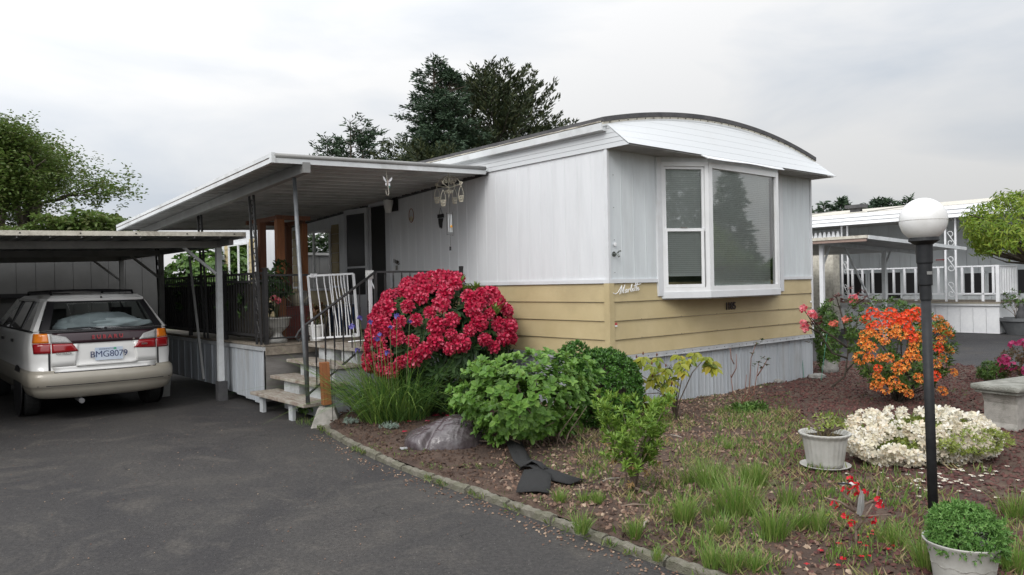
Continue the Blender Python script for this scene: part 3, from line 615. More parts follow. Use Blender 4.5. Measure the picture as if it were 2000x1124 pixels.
def blind(Mx, x0, x1, z0, z1, par, y=.042, drop=None):
    mb = MB(); z = z1; 
    while z > (drop or z0):
        mb.add([Mx @ Vector(p) for p in ((x0, y+.003, z-.0105), (x1, y+.003, z-.0105), (x1, y-.005, z+.0105), (x0, y-.005, z+.0105))], [(0, 1, 2, 3)]); z -= .0235
    mb.box(x0, x1, y-.015, y+.015, z1+.008, z1+.04, 0, Mx); mb.box(x0, x1, y-.01, y+.01, z-.006, z+.012, 0, Mx)
    for t in (.2, .8): mb.box(x0+(x1-x0)*t-.002, x0+(x1-x0)*t+.002, y-.012, y-.011, z, z1, 0, Mx)
    return mb.build('blind', M['blind'], par, kind='stuff')
Ml, Ll = facet(A_, B_); Mc, Lc = facet(B_, C_); Mr, Lr = facet(C_, D_)
wL = bpy.data.objects.new('window', None); COL.objects.link(wL); wL.parent = bay
frame('window_frame', Ml, .004, Ll+.004, 1.372, 2.868, .048, -.015, .05, M['vinyl'], wL)
frame('sash', Ml, .054, Ll-.046, 2.07, 2.818, .030, .004, .03, M['vinyl'], wL); frame('sash', Ml, .054, Ll-.062, 1.422, 2.105, .036, -.010, .0035, M['vinyl'], wL)
MB().add([Ml @ Vector(p) for p in ((.084, .018, 2.10), (Ll-.076, .018, 2.10), (Ll-.076, .018, 2.79), (.084, .018, 2.79))], [(0, 1, 2, 3)]).build('pane', M['glass'], wL)
MB().add([Ml @ Vector(p) for p in ((.09, -.004, 1.458), (Ll-.098, -.004, 1.458), (Ll-.098, -.004, 2.07), (.09, -.004, 2.07))], [(0, 1, 2, 3)]).build('pane', M['glass'], wL)
MB().box(.25, .33, -.02, -.0101, 2.108, 2.118, 0, Ml).build('sash_lock', M['chrome'], wL)
blind(Ml, .07, Ll-.06, 1.56, 2.78, wL)
wC = bpy.data.objects.new('window', None); COL.objects.link(wC); wC.parent = bay
frame('window_frame', Mc, .004, Lc, 1.372, 2.868, .062, -.018, .05, M['vinyl'], wC)
MB().add([Mc @ Vector(p) for p in ((.066, .012, 1.43), (Lc-.06, .012, 1.43), (Lc-.06, .012, 2.81), (.066, .012, 2.81))], [(0, 1, 2, 3)]).build('pane', M['glass'], wC)
blind(Mc, .07, Lc-.13, 1.45, 2.78, wC)
wR = bpy.data.objects.new('window', None); COL.objects.link(wR); wR.parent = bay
frame('window_frame', Mr, .004, Lr, 1.372, 2.868, .06, -.015, .05, M['vinyl'], wR)
MB().add([Mr @ Vector(p) for p in ((.06, .012, 1.43), (Lr-.06, .012, 1.43), (Lr-.06, .012, 2.81), (.06, .012, 2.81))], [(0, 1, 2, 3)]).build('pane', M['glass'], wR)
blind(Mr, .07, Lr-.07, 1.45, 2.78, wR)
# lettering on the end wall
mscript = [  # handwritten word, one stroke list per letter (x, y) in letter heights
 [(-.95, .30), (-.6, .12), (-.25, .32), (.0, .75), (.12, 1.0), (.10, .5), (.0, .0)], [(.12, 1.0), (.2, .55), (.26, .12), (.4, .6), (.55, 1.0), (.5, .5), (.48, .08), (.62, .1)],
 [(.98, .42), (.82, .45), (.72, .25), (.78, .06), (.92, .12), (.99, .42), (.98, .12), (1.08, .08)], [(1.12, .42), (1.16, .3), (1.14, .05)], [(1.16, .3), (1.26, .46), (1.36, .38)],
 [(1.42, .2), (1.58, .62), (1.60, .95), (1.50, .85), (1.48, .3), (1.56, .06), (1.66, .14)], [(1.68, .22), (1.84, .3), (1.86, .44), (1.74, .42), (1.70, .18), (1.82, .06), (1.96, .18)],
 [(2.12, 1.0), (2.06, .4), (2.08, .08), (2.18, .1)], [(2.34, 1.0), (2.28, .4), (2.30, .08), (2.40, .1)], [(1.86, .68), (2.2, .74), (2.85, .80)],
 [(2.42, .2), (2.58, .3), (2.60, .44), (2.48, .42), (2.44, .18), (2.56, .06), (2.76, .2)]]
mb = MB()
for st in mscript: mb.tube([(.135+x*.118+y_*.022, -.030, 1.365+y_*.095+x*.012) for x, y_ in st], .0042, 5)
mb.build('name_script', M['white'], home)
for i, (ch, x) in enumerate(zip('1185', (2.155, 2.205, 2.262, 2.325))): text_mesh('house_number_digit', ch, .125, M['number'], home, (x, -.024, 1.165), (PI/2, 0, 0), .004, bold=.004)
MB().box(.055, .095, -.024, -.0215, 1.035, 1.062).build('sticker', M['sticker'], home)
MB().box(.055, .095, -.024, -.0215, 1.018, 1.0345).build('sticker', M['white'], home)
tp = hthing('garden_tap', 'weathered outdoor water tap on the end wall near the corner', 'tap', .075, 0, 1.80)
MB().tube([(0, 0, 0), (0, -.06, 0), (.0, -.085, -.03)], [.011, .012, .013], 8).tube([(0, -.05, 0), (.03, -.06, .03), (.055, -.06, .034)], .009, 6).build('spout', M['faucet'], tp); MB().lathe([(0, 0), (.03, 0), (.03, .008), (0, .008)], 10).build('escutcheon', M['faucet'], tp, (0, -.006, 0), (PI/2, 0, 0))
MB().lathe([(0, 0), (.022, 0), (.022, .01), (0, .012)], 12).build('wall_cap', M['white'], home, (.085, -.018, 1.905), (PI/2, 0, 0)); MB().lathe([(0, 0), (.016, 0), (.014, .012), (0, .014)], 12).build('wall_cap', M['white'], home, (4.26, -.02, 1.16), (PI/2, 0, 0))
# side wall: door, storm door, windows
dk = M['dark_in']
MB().box(-.030, -.018, 4.46, 4.91, .82, 2.74).build('doorway_dark_sheet', dk, home)  # flat dark sheet on the wall, its colour standing in for the unlit room
dr = bpy.data.objects.new('door', None); COL.objects.link(dr); dr.parent = home
MB().box(-.05, 0, 4.34, 4.46, .80, 2.84).box(-.05, 0, 4.46, 4.96, 2.75, 2.84).box(-.05, 0, 4.91, 4.96, .8, 2.75).build('door_frame', M['doorwhite'], dr)
sdm = Matrix.Translation((-.06, 4.95, 0)) @ Matrix.Rotation(PI/2+.10, 4, 'Z')
mb = MB()
for a in ((0, .06, 0, .03, .84, 2.74), (.56, .62, 0, .03, .84, 2.74), (.06, .56, 0, .03, 2.66, 2.74), (.06, .56, 0, .03, 1.80, 1.83), (.06, .56, 0, .03, .84, 1.38)): mb.box(*a, 0, sdm)
mb.build('storm_door', M['doorwhite'], dr); MB().box(.061, .559, .012, .018, 1.38, 2.66, 0, sdm).build('door_glass', M['carblack'], dr); MB().box(.57, .60, -.03, 0, 1.55, 1.65, 0, sdm).build('handle', M['black'], dr)
def side_window(v0, v1, z0, z1, nm='window', shut=.26, dull=True):
    curt = M['blanket'] if not dull else M['dark_in']
    w = bpy.data.objects.new(nm, None); COL.objects.link(w); w.parent = home
    MB().box(-.0175, -.012, v0, v1, z0, z1).build('window_dark_sheet', dk, w)  # no hole in the wall: a sheet coloured dark as the unlit interior
    MB().box(-.045, -.0176, v0, v0+.04, z0, z1).box(-.045, -.0176, v1-.04, v1, z0, z1).box(-.045, -.0176, v0+.04, v1-.04, z0, z0+.04).box(-.045, -.0176, v0+.04, v1-.04, z1-.04, z1).box(-.045, -.0176, (v0+v1)/2-.02, (v0+v1)/2+.02, z0+.04, z1-.04).build('window_frame', M['vinyl'], w)
    MB().add([(-.03, v0, z0), (-.03, v1, z0), (-.03, v1, z1), (-.03, v0, z1)], [(0, 1, 2, 3)]).build('pane', M['glass_dark'], w)
    MB().add([(-.02, v0+.05+(v1-v0)*.5*i/20, z1-.05-(z1-z0-.1)*j) if i % 2 else (-.026, v0+.05+(v1-v0)*.5*i/20, z1-.05-(z1-z0-.1)*j) for i in range(21) for j in (0, 1)], [(2*i, 2*i+1, 2*i+3, 2*i+2) for i in range(20)]).build('curtain', curt, w)
    for a, b in ((v0-shut, v0-.01), (v1+.01, v1+shut)):
        z = z1+.06
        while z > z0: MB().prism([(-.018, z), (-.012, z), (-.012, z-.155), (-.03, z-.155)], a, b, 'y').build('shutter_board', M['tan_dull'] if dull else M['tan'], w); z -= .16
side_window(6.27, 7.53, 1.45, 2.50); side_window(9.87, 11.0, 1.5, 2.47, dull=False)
# ================================================================== PORCH AWNING
def az(u, v): return 2.9925+.036*u-.046*(v-2)
aw = hthing('porch_awning', 'long flat white metal awning over the porch deck', 'awning')
U0, V0, V1 = -2.85, 2.0, 8.25
nP = 25; pw = (V1-V0)/nP
for i in range(nP):
    v = V0+i*pw; mb = MB()
    def sl(u0, u1, va, vb, d0, d1, mb=mb): mb.add([(u0, va, az(u0, va)-d0), (u1, va, az(u1, va)-d0), (u1, vb, az(u1, vb)-d0), (u0, vb, az(u0, vb)-d0), (u0, va, az(u0, va)-d1), (u1, va, az(u1, va)-d1), (u1, vb, az(u1, vb)-d1), (u0, vb, az(u0, vb)-d1)], [(0, 1, 2, 3), (7, 6, 5, 4), (0, 4, 5, 1), (1, 5, 6, 2), (2, 6, 7, 3), (3, 7, 4, 0)])
    sl(U0+.03, -.03, v, v+pw-.002, .055, .062); sl(U0+.03, -.03, v+.002, v+.014, .0621, .078); sl(U0+.03, -.03, v+pw*.36, v+pw*.36+.010, .0621, .069); sl(U0+.03, -.03, v+pw*.68, v+pw*.68+.010, .0621, .069)
    mb.build('roof_pan', M['soffit'], aw)
def edge(u0, v0, u1, v1, d0, d1, t0, t1, m, nm):           # fascia strip between two plan points
    d = Vector((u1-u0, v1-v0)).normalized(); n = Vector((d.y, -d.x)); mb = MB(); vs = []
    for (u, v) in ((u0, v0), (u1, v1)):
        for (tt, dd) in ((t0, d0), (t1, d0), (t1, d1), (t0, d1)): vs.append((u+n.x*tt, v+n.y*tt, az(u, v)-dd))
    return mb.add(vs, [(0, 1, 2, 3), (7, 6, 5, 4), (0, 4, 5, 1), (1, 5, 6, 2), (2, 6, 7, 3), (3, 7, 4, 0)]).build(nm, m, aw)
MB().add([(x, v, az(x, v)-d) for v in (V0, V1) for x, d in ((-.034, .05), (-.001, .05), (-.001, .10), (-.034, .10))], [(0, 1, 2, 3), (7, 6, 5, 4), (0, 4, 5, 1), (1, 5, 6, 2), (2, 6, 7, 3), (3, 7, 4, 0)]).build('wall_ledger', M['roof_dark'], aw)
MB().tube([(U0, V0-.012, az(U0, V0)-.022), (-.07, V0-.012, az(-.07, V0)-.022)], .026, 10).build('gutter_roll', M['alum_dull'], aw, smooth=True)
edge(U0, V0, -.07, V0, .046, .098, -.01, .022, M['alum'], 'fascia')
edge(U0, V1, U0, V0, .0, .040, -.01, .030, M['alum'], 'gutter'); edge(U0, V1, U0, V0, .0405, .052, -.01, .018, M['alum_rose'], 'gutter_seam'); edge(U0, V1, U0, V0, .0525, .098, -.01, .026, M['alum'], 'fascia')
edge(-.07, V1, U0, V1, .0, .09, -.01, .02, M['alum_dull'], 'fascia')
MB().box(U0-.034, U0+.01, V0-.036, V0+.02, az(U0, V0)-.10, az(U0, V0)+.004).build('corner_cap', M['alum'], aw)
bm_ = MB(); vs = []
for v in (1.96, V1-.1):
    for (u, d) in ((-2.54, .08), (-2.46, .08), (-2.46, .19), (-2.54, .19)): vs.append((u, v, az(u, v)-d))
bm_.add(vs, [(0, 1, 2, 3), (7, 6, 5, 4), (0, 4, 5, 1), (1, 5, 6, 2), (2, 6, 7, 3), (3, 7, 4, 0)]).build('beam', M['alum_dull'], aw)
def S_scroll(mb, c, h, w, r=.006, plane='x', mi=0, flip=1):
    pts = []
    for i in range(25):
        t = i/24; a = t*2*PI*1.15
        if t < .5: q = t/.5; ang = PI*1.9*(1-q); rad = w*.5*(.35+.65*q); pts.append((math.cos(ang)*rad*.9, h*.25+math.sin(ang)*rad))
        else: q = (t-.5)/.5; ang = PI+PI*1.9*q; rad = w*.5*(1-.65*q); pts.append((math.cos(ang)*rad*.9+0, -h*.25+math.sin(ang)*rad))
    P3_ = [(c[0]+flip*a, c[1], c[2]+b) if plane == 'x' else (c[0], c[1]+flip*a, c[2]+b) for a, b in pts]
    mb.tube(P3_, r, 5, mi)
def iron_post(v, zb):
    mb = MB().bar((-2.30, v-.07, zb), (-2.36, v-.07, az(-2.4, v)-.15), .025).bar((-2.30, v+.07, zb), (-2.36, v+.07, az(-2.4, v)-.15), .025)
    mb2 = MB()
    for k in range(6): S_scroll(mb2, (-2.305-.01*k, v, zb+.2+.3*k), .28, .11, .006, 'y')
    o = mb.build('post', M['iron'], aw); mb2.build('scroll', M['iron'], o)
iron_post(3.82, .80); iron_post(5.75, .80); iron_post(7.9, .8)
pg = hthing('support_pole', 'thin grey galvanised pole propping the awning beside the steps', 'pole')
MB().tube([(-2.5, 2.27, az(-2.5, 2.27)-.19), (-2.46, 2.2, .9), (-2.44, 2.17, .245)], .022, 10).build('tube', M['galv'], pg, smooth=True)
# ================================================================== DECK, STEPS, RAILINGS
dkk = hthing('porch_deck', 'raised wooden porch deck behind ribbed metal skirting', 'deck')
DZ = .80; v = 2.66
while v < 8.55:
    u0 = -1.36 if v < 3.72 else -2.25
    MB().box(u0, -.04, v, v+.135, DZ-.03, DZ-random.uniform(0, .003)).build('deck_board', M['deckwood'], dkk); v += .14
MB().box(-2.235, -.05, 3.78, 8.5, .62, .76).box(-1.34, -.05, 2.68, 3.78, .62, .76).build('joist_frame', M['plywood'], dkk)
MB().box(-2.25, -1.36, 3.735, 3.76, .665, .768).build('edge_board', M['deckwood'], dkk)
MB().box(-2.24, -1.30, 3.765, 3.777, .08, .66).build('plywood_panel', M['plywood'], dkk)
sk2 = skirt_mesh(.3075, .66)
for i in range(16):
    zb = .05+min(.10, .06*i/3); link('skirt_panel', sk2, dkk, (-2.262, 3.76+.3075*(i+1), zb), (0, 0, -PI/2), (1, 1, (.735-zb)/.66))
MB().box(-2.285, -2.245, 3.75, 8.5, .72, .765).build('skirt_cap', M['skirt_trim'], dkk)
for i in range(4): link('skirt_panel', sk2, dkk, (-1.30+.3075*i, 2.65, .06))
st = hthing('porch_steps', 'four worn wooden steps with peeling white edges leading up to the deck', 'steps')
TR = [(-2.47, -2.10, 2.22, 3.72, .24), (-2.22, -1.88, 2.30, 3.70, .42), (-2.00, -1.64, 2.36, 3.70, .605), (-1.75, -1.36, 2.36, 3.70, .79)]
for i, (a, b, c, d, z) in enumerate(TR):
    o = MB().box(a, b-.005, c, d, z-.04, z).build('tread', M['stepwood'], st, rot=(0, 0, 0), bevel=.006)
    zl = .0 if i == 0 else TR[i-1][4]
    if i == 0:
        for vv in (2.62, 3.45): MB().box(a+.05, a+.09, vv, vv+.10, .0, z-.04).build('support', M['steppaint'], st)
    else:
        for vv, w in ((3.0, .42), (2.42, .40)): MB().box(a+.06, a+.30, vv, vv+w, zl-.04 if i > 1 else .03, z-.04).build('support', M['steppaint'], st)
MB().box(-1.72, -1.33, 2.385, 2.40, .05, .745).box(-2.0, -1.72, 2.385, 2.40, .05, .56).build('side_sheet', M['skirt'], st)
rl = hthing('picket_railing', 'tall black picket railing along the outer edge of the deck', 'railing')
for v in (3.80, 5.2, 6.7, 8.3): MB().box(-2.24, -2.19, v-.025, v+.025, DZ, 1.75).box(-2.25, -2.18, v-.035, v+.035, 1.75, 1.765).build('post', M['iron'], rl)
for z in (1.70, 1.60, .90): MB().box(-2.23, -2.20, 3.83, 8.28, z-.015, z+.015).build('rail', M['iron'], rl)
bal = MB().box(-.007, .007, -.007, .007, .90, 1.70).mesh('baluster', M['iron'])
v = 3.88
while v < 8.25: link('baluster', bal, rl, (-2.215, v, 0)); v += .098
MB().box(-2.19, -2.17, 3.95, 8.25, .86, 1.56).build('privacy_screen', mat('dark screen', (.02, .019, .016), (.045, .035, .025), 14, .9), rl)
wf = hthing('wire_fence', 'black wire mesh fence across the deck end behind the urn', 'fence')
mb = MB().box(-2.19, -1.62, 3.79, 3.81, 1.66, 1.685).box(-2.19, -1.62, 3.79, 3.81, .86, .88); mb.build('rail', M['iron'], wf)
mb = MB(); u = -2.17
while u < -1.62: mb.box(u-.002, u+.002, 3.798, 3.802, .88, 1.66); u += .035
for z in (1.0, 1.15, 1.3, 1.45, 1.58): mb.box(-2.19, -1.62, 3.797, 3.803, z-.002, z+.002)
mb.build('wire', M['iron'], wf, kind='stuff')
hr = hthing('stair_handrail', 'black iron handrail with twisted balusters beside the steps', 'handrail')
NW = (-2.40, 2.27); NU = (-1.33, 2.60)
MB().bar((*NW, .24), (*NW, 1.10), .032).build('newel_post', M['iron'], hr); MB().bar((*NU, .79), (*NU, 1.68), .032).build('newel_post', M['iron'], hr)
MB().tube([(NW[0]-.10, NW[1]-.02, 1.02), (NW[0]-.13, NW[1]-.02, .97), (NW[0]-.10, NW[1]-.02, .93), (NW[0]-.06, NW[1]-.01, .96), (NW[0]-.08, NW[1]-.01, 1.0)], .010, 6).build('scroll', M['iron'], hr)
MB().tube([(NW[0]-.10, NW[1]-.02, 1.02), (NW[0], NW[1], 1.10), ((NW[0]+NU[0])/2, (NW[1]+NU[1])/2, 1.39), (NU[0], NU[1], 1.68)], .016, 8).build('rail', M['iron'], hr, smooth=True)
MB().bar((NW[0], NW[1], .33), (NU[0], NU[1], .90), .028, .012).build('rail', M['iron'], hr)
for k in range(1, 8):
    t = k/8; x, y_ = NW[0]+(NU[0]-NW[0])*t, NW[1]+(NU[1]-NW[1])*t
    mb = MB(); z0, z1 = .33+.57*t, 1.10+.58*t; mb.bar((x, y_, z0), (x, y_, z1), .010)
    for j in range(6): mb.bar((x, y_, z0+(z1-z0)*(.35+.05*j)), (x+.001, y_, z0+(z1-z0)*(.35+.05*(j+1))), .017-.002*(j % 2), .011)
    mb.build('baluster', M['iron'], hr)
fr = hthing('front_railing', 'low black iron railing between the gate and the house wall', 'railing')
for z in (1.68, .92): MB().box(-1.32, -.03, 2.58, 2.61, z-.012, z+.012).build('rail', M['iron'], fr)
MB().box(-.05, -.012, 2.575, 2.615, .80, 1.72).lathe([(0, 0), (.03, 0), (.03, .03), (0, .035)], 8, c=(-.03, 2.595, 1.72)).build('post', M['iron'], fr)
for k in range(10):
    u = -1.2+k*.122; mb = MB().bar((u, 2.595, .93), (u, 2.595, 1.67), .010)
    for j in range(6): mb.bar((u, 2.595, 1.4+.04*j), (u, 2.595, 1.4+.04*(j+1)), .017-.002*(j % 2), .011)
    mb.build('baluster', M['iron'], fr)
# folding white gate and its latch pole
gt = hthing('baby_gate', 'white folding child gate standing at the top of the steps', 'gate')
g0, g1 = Vector((-1.66, 3.62)), Vector((-1.20, 3.30))
def gp(t, z, o=0): p = g0+(g1-g0)*t; return (p.x, p.y+o, z)
MB().bar(gp(0, .84), gp(-.10, 1.655), .022).build('frame_post', M['white'], gt); MB().bar(gp(1.02, .86), gp(.93, 1.675), .026).build('frame_post', M['white'], gt)
MB().bar(gp(-.10, 1.655), gp(.93, 1.675), .024).build('rail', M['white'], gt); MB().bar(gp(0, .85), gp(1.02, .87), .022).build('rail', M['white'], gt)
for k, t in enumerate((.16, .33, .45, .50, .56, .64, .71, .78, .86)):
    a, b = gp(t+.05, .86), gp(t-.07, 1.66); mid = gp(t-.01+random.uniform(-.03, .03), 1.3, random.uniform(-.02, .02)); MB().tube([a, gp(t+.045, .98), mid, gp(t-.06, 1.56), b], .0075, 6).build('bar', M['white'], gt)
MB().box(-.04, .04, -.015, .015, -.02, .03).build('hinge_cap', M['white'], gt, gp(.03, 1.655)); MB().box(-.03, .03, -.015, .015, -.02, .03).build('hinge_cap', M['white'], gt, gp(.95, .87))
gl = hthing('gate_latch_pole', 'white gate latch pole at the railing corner left of the crimson shrub', 'pole')
MB().box(-1.40, -1.36, 2.63, 2.67, .80, 1.66).build('upright', M['white'], gl); MB().box(-1.42, -1.34, 2.62, 2.68, 1.60, 1.70).build('latch', M['whitepl'], gl); MB().tube([(-1.39, 2.66, 1.64), (-1.33, 2.6, 1.45), (-1.32, 2.62, .86), (-1.55, 2.9, .83)], .009, 6).build('bow', M['white'], gl)
# ================================================================== THINGS ON THE DECK
cf = hthing('cedar_pergola', 'reddish brown cedar post frame standing on the deck under the awning', 'frame')
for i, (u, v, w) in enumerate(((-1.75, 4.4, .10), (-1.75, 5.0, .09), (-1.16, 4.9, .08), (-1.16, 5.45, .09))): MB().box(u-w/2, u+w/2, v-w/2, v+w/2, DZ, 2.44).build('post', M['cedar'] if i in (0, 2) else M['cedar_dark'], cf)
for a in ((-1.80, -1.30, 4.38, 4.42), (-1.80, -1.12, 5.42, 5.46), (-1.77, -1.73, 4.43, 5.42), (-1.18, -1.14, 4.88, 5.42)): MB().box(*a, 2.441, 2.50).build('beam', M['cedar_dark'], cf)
rb = hthing('storage_box', 'dark red slatted storage box between the cedar posts', 'box', -1.42, 4.62, DZ)
for k in range(6): MB().box(-.25, .18, -.155, -.14, .01+k*.07, .075+k*.07).build('plank', M['red_bin'], rb)
MB().box(-.25, .18, -.139, .15, .0, .425).build('body', M['red_bin'], rb); MB().box(-.27, .20, -.16, .17, .43, .45).build('lid', M['red_bin'], rb)
kt = hthing('watering_can', 'cream enamel watering can on top of the red storage box', 'watering can', -1.45, 4.55, DZ+.452)
MB().lathe([(0, 0), (.085, 0), (.08, .17), (.05, .19), (0, .19)], 16).build('body', M['tin'], kt, smooth=True); MB().tube([(.07, 0, .04), (.16, -.01, .12), (.19, -.01, .19)], [.014, .010, .014], 8).build('spout', M['tin'], kt); MB().tube([(-.08, 0, .05), (-.15, 0, .12), (-.08, 0, .18)], .008, 6).build('handle', M['tin'], kt)
bk = hthing('ceramic_jar', 'small grey jar beside the watering can on the red box', 'jar', -1.30, 4.62, DZ+.452)
MB().lathe([(0, 0), (.05, 0), (.07, .06), (.055, .14), (.04, .16), (.045, .18), (0, .18)], 14).build('body', M['concrete'], bk, smooth=True); MB().lathe([(.047, 0), (.03, .03), (0, .035)], 14).build('lid', M['concrete'], bk, (0, 0, .181))
ur = hthing('garden_urn', 'stone coloured pedestal urn on the deck corner behind black wire', 'urn', -1.97, 4.02, DZ)
MB().lathe([(0, 0), (.13, 0), (.12, .03), (.055, .10), (.05, .13), (.09, .16), (.145, .22), (.155, .30), (.175, .31), (.175, .325), (.14, .325), (.13, .28), (0, .28)], 24, flute=12, amp=.01).build('bowl', M['potpl'], ur, smooth=True)
MB().lathe([(0, 0), (.13, 0)], 16).build('soil', M['soil'], ur, (0, 0, .29))
wp = hthing('white_pot', 'white planter pot on the deck beside the folding gate', 'pot', -1.50, 3.86, DZ)
MB().lathe([(0, 0), (.085, 0), (.11, .19), (.12, .19), (.12, .215), (.10, .215), (.098, .17), (0, .17)], 20).build('body', M['whitepl'], wp); MB().lathe([(0, .18), (.098, .18)], 12).build('soil', M['soil'], wp)
def leafy_plant(name, label, cat, loc, r, n, lm, L, Wd, group=None, stemm='twiggreen', k=5, lo=-.1, seed=0, nst=8, elev=.35, tmpl=OVAL):
    t = thing(name, label, cat, loc, 0, group); P, d = bushpts(n, (0, 0, r[2]*.95), r, seed=seed, lo=lo, shell=.3)
    a, b, c = whorl(P, d, k, elev); scatter('foliage', tmpl, a, b, c, L*(.6+.6*RNG.random(len(a))), Wd, LM[lm], t)
    stems('stem', M[stemm], (0, 0, 0), P[:nst], .006, t, base_r=.02); return t
o = leafy_plant('trailing_plant', 'tall dark leafed plant with a pink bloom growing in the stone urn', 'plant', HW(-1.97, 4.05, DZ+.28), (.2, .2, .40), 60, 'rhodo', .09, .035, seed=3, elev=.2)
pieces('flower', [floret_mesh('flower', LM['rosepink'], 6, .03, .03, 4)], o, [(.02, -.15, .30), (.06, -.12, .27)], [(0, -1, .5), (0, -1, .3)], 1)
leafy_plant('potted_flowers', 'small purple leaved plant in the white deck pot', 'plant', HW(-1.50, 3.86, DZ+.18), (.12, .12, .14), 40, 'redleaf', .06, .03, seed=4)
for i, (u, v, h, lb) in enumerate(((-2.0, 4.6, .42, 'dark bushy pot plant behind the railing just left of the urn'), (-2.0, 5.3, .44, 'dark bushy pot plant behind the middle of the picket railing'), (-1.98, 6.2, .42, 'dark bushy pot plant behind the far half of the railing'), (-2.0, 7.2, .45, 'dark bushy pot plant at the far end of the deck'))):
    leafy_plant('deck_plant', lb, 'plant', HW(u, v, DZ+.02), (.26, .3, h), 90, 'hedge', .08, .04, seed=10+i)
bb = hthing('recycling_bin', 'dark blue plastic bin against the tan boards by the door', 'bin', -.35, 5.35, DZ)
MB().prism([(-.15, 0), (.15, 0), (.18, .40), (-.18, .40)], -.12, .12, 'y').build('body', M['blue_bin'], bb); MB().box(-.19, .19, -.14, .14, .401, .43).build('rim', M['blue_bin'], bb)
pt2 = hthing('patio_table', 'small dark patio table behind the folding gate', 'table', -.95, 4.35, DZ)
MB().lathe([(0, .42), (.26, .42), (.26, .44), (0, .44)], 20).build('tabletop', M['iron'], pt2)
for a in range(3): MB().bar((.2*math.cos(a*2.1), .2*math.sin(a*2.1), 0), (.08*math.cos(a*2.1), .08*math.sin(a*2.1), .42), .02).build('leg', M['iron'], pt2)
# wall pieces and hanging ornaments
wl_ = hthing('wall_lantern', 'white bell shaped porch light on a black plate beside the door', 'wall light', -.0, 4.23, 2.72)
MB().box(-.045, -.02, -.10, .10, -.10, .10).build('plate', M['carblack'], wl_); MB().bar((-.04, 0, .06), (-.13, 0, .06), .03).build('arm', M['carblack'], wl_)
MB().lathe([(.075, .04), (.075, 0), (.045, -.14), (.035, -.15), (0, -.15)], 16).build('shade', M['whitepl'], wl_, (-.13, 0, .02), smooth=True)
bat = hthing('cat_plaque', 'small black cat silhouette plaque hanging on the white siding', 'ornament', -.02, 3.05, 2.42)
MB().box(-.008, .004, -.07, .07, .01, .06).build('bar', M['carblack'], bat); MB().prism([(-.055, 0), (.05, .005), (.045, -.06), (.02, -.13), (.0, -.10), (-.02, -.14), (-.035, -.06)], -.008, .004, 'x').build('cat', M['carblack'], bat); MB().tube([(0, -.04, .06), (0, 0, .15), (0, .04, .06)], .003, 4).build('cord', M['carblack'], bat)
rg = hthing('ring_ornament', 'copper ring wall ornament between the porch light and black plaque', 'ornament', -.03, 3.77, 2.52)
MB().tube([(0, .06*math.cos(a/16*2*PI), .10*math.sin(a/16*2*PI)) for a in range(17)], .005, 5).build('ring', M['cedar'], rg); MB().lathe([(0, -.03), (.02, -.02), (.026, .01), (.01, .04), (0, .045)], 10).build('figure', M['tin'], rg, (0, 0, -.05))
nb_ = hthing('door_number', 'small dark house number on the siding right of the door', 'house number', -.022, 4.20, 1.88)
for k, ch in enumerate('1185'): text_mesh('digit', ch, .085, M['number'], nb_, (0, .075-.042*k, -.012*k), (PI/2, 0, -PI/2), .004)
MB().box(-.004, .0, -.02, .03, -.14, -.07).build('tag', M['chrome'], nb_)
bf = hthing('butterfly_hook', 'white butterfly ornament with a wire hook hanging from the awning edge', 'ornament', -1.47, 2.05, 2.70)
mb = MB()
for s_ in (-1, 1):
    mb.add([(0, 0, 0), (s_*.045, -.01, .055), (s_*.065, -.01, .06), (s_*.05, -.01, .02), (s_*.02, 0, -.003)], [(0, 1, 2, 3, 4)]); mb.add([(0, 0, -.005), (s_*.03, -.008, -.01), (s_*.035, -.01, -.035), (s_*.015, -.006, -.045)], [(0, 1, 2, 3)])
mb.build('wing', M['white'], bf); MB().tube([(0, -.012, .03), (0, -.015, -.01), (0, -.012, -.04)], [.004, .006, .003], 6).build('body', M['alum_rose'], bf)
MB().tube([(0, 0, .19), (-.01, 0, .1), (0, 0, 0), (.012, 0, -.07), (.018, 0, -.13), (.005, 0, -.155), (-.015, 0, -.14), (-.022, 0, -.09)], .0035, 5).build('hook', M['flash'], bf)
MB().lathe([(0, -.02), (.009, 0), (0, .02)], 6).build('bead', mat('aqua glass bead', (.12, .30, .24), rough=.1), bf, (.028, 0, -.05))
ch = hthing('candle_chandelier', 'cream scrolled iron candle chandelier hanging under the awning edge', 'chandelier', -.52, 2.16, 2.83)
MB().tube([(0, 0, .10), (0, 0, .02), (0, 0, -.25)], .006, 6).lathe([(0, .02), (.018, 0), (.012, -.04), (0, -.05)], 8).build('stem', M['brass'], ch)
def spiral(c, r, turns, ax, sg=1, n=18):
    return [(c[0]+ax[0]*math.cos(t/n*turns*2*PI)*r*(1-.75*t/n)*sg, c[1]+ax[1]*math.cos(t/n*turns*2*PI)*r*(1-.75*t/n)*sg, c[2]+math.sin(t/n*turns*2*PI)*r*(1-.75*t/n)) for t in range(n+1)]
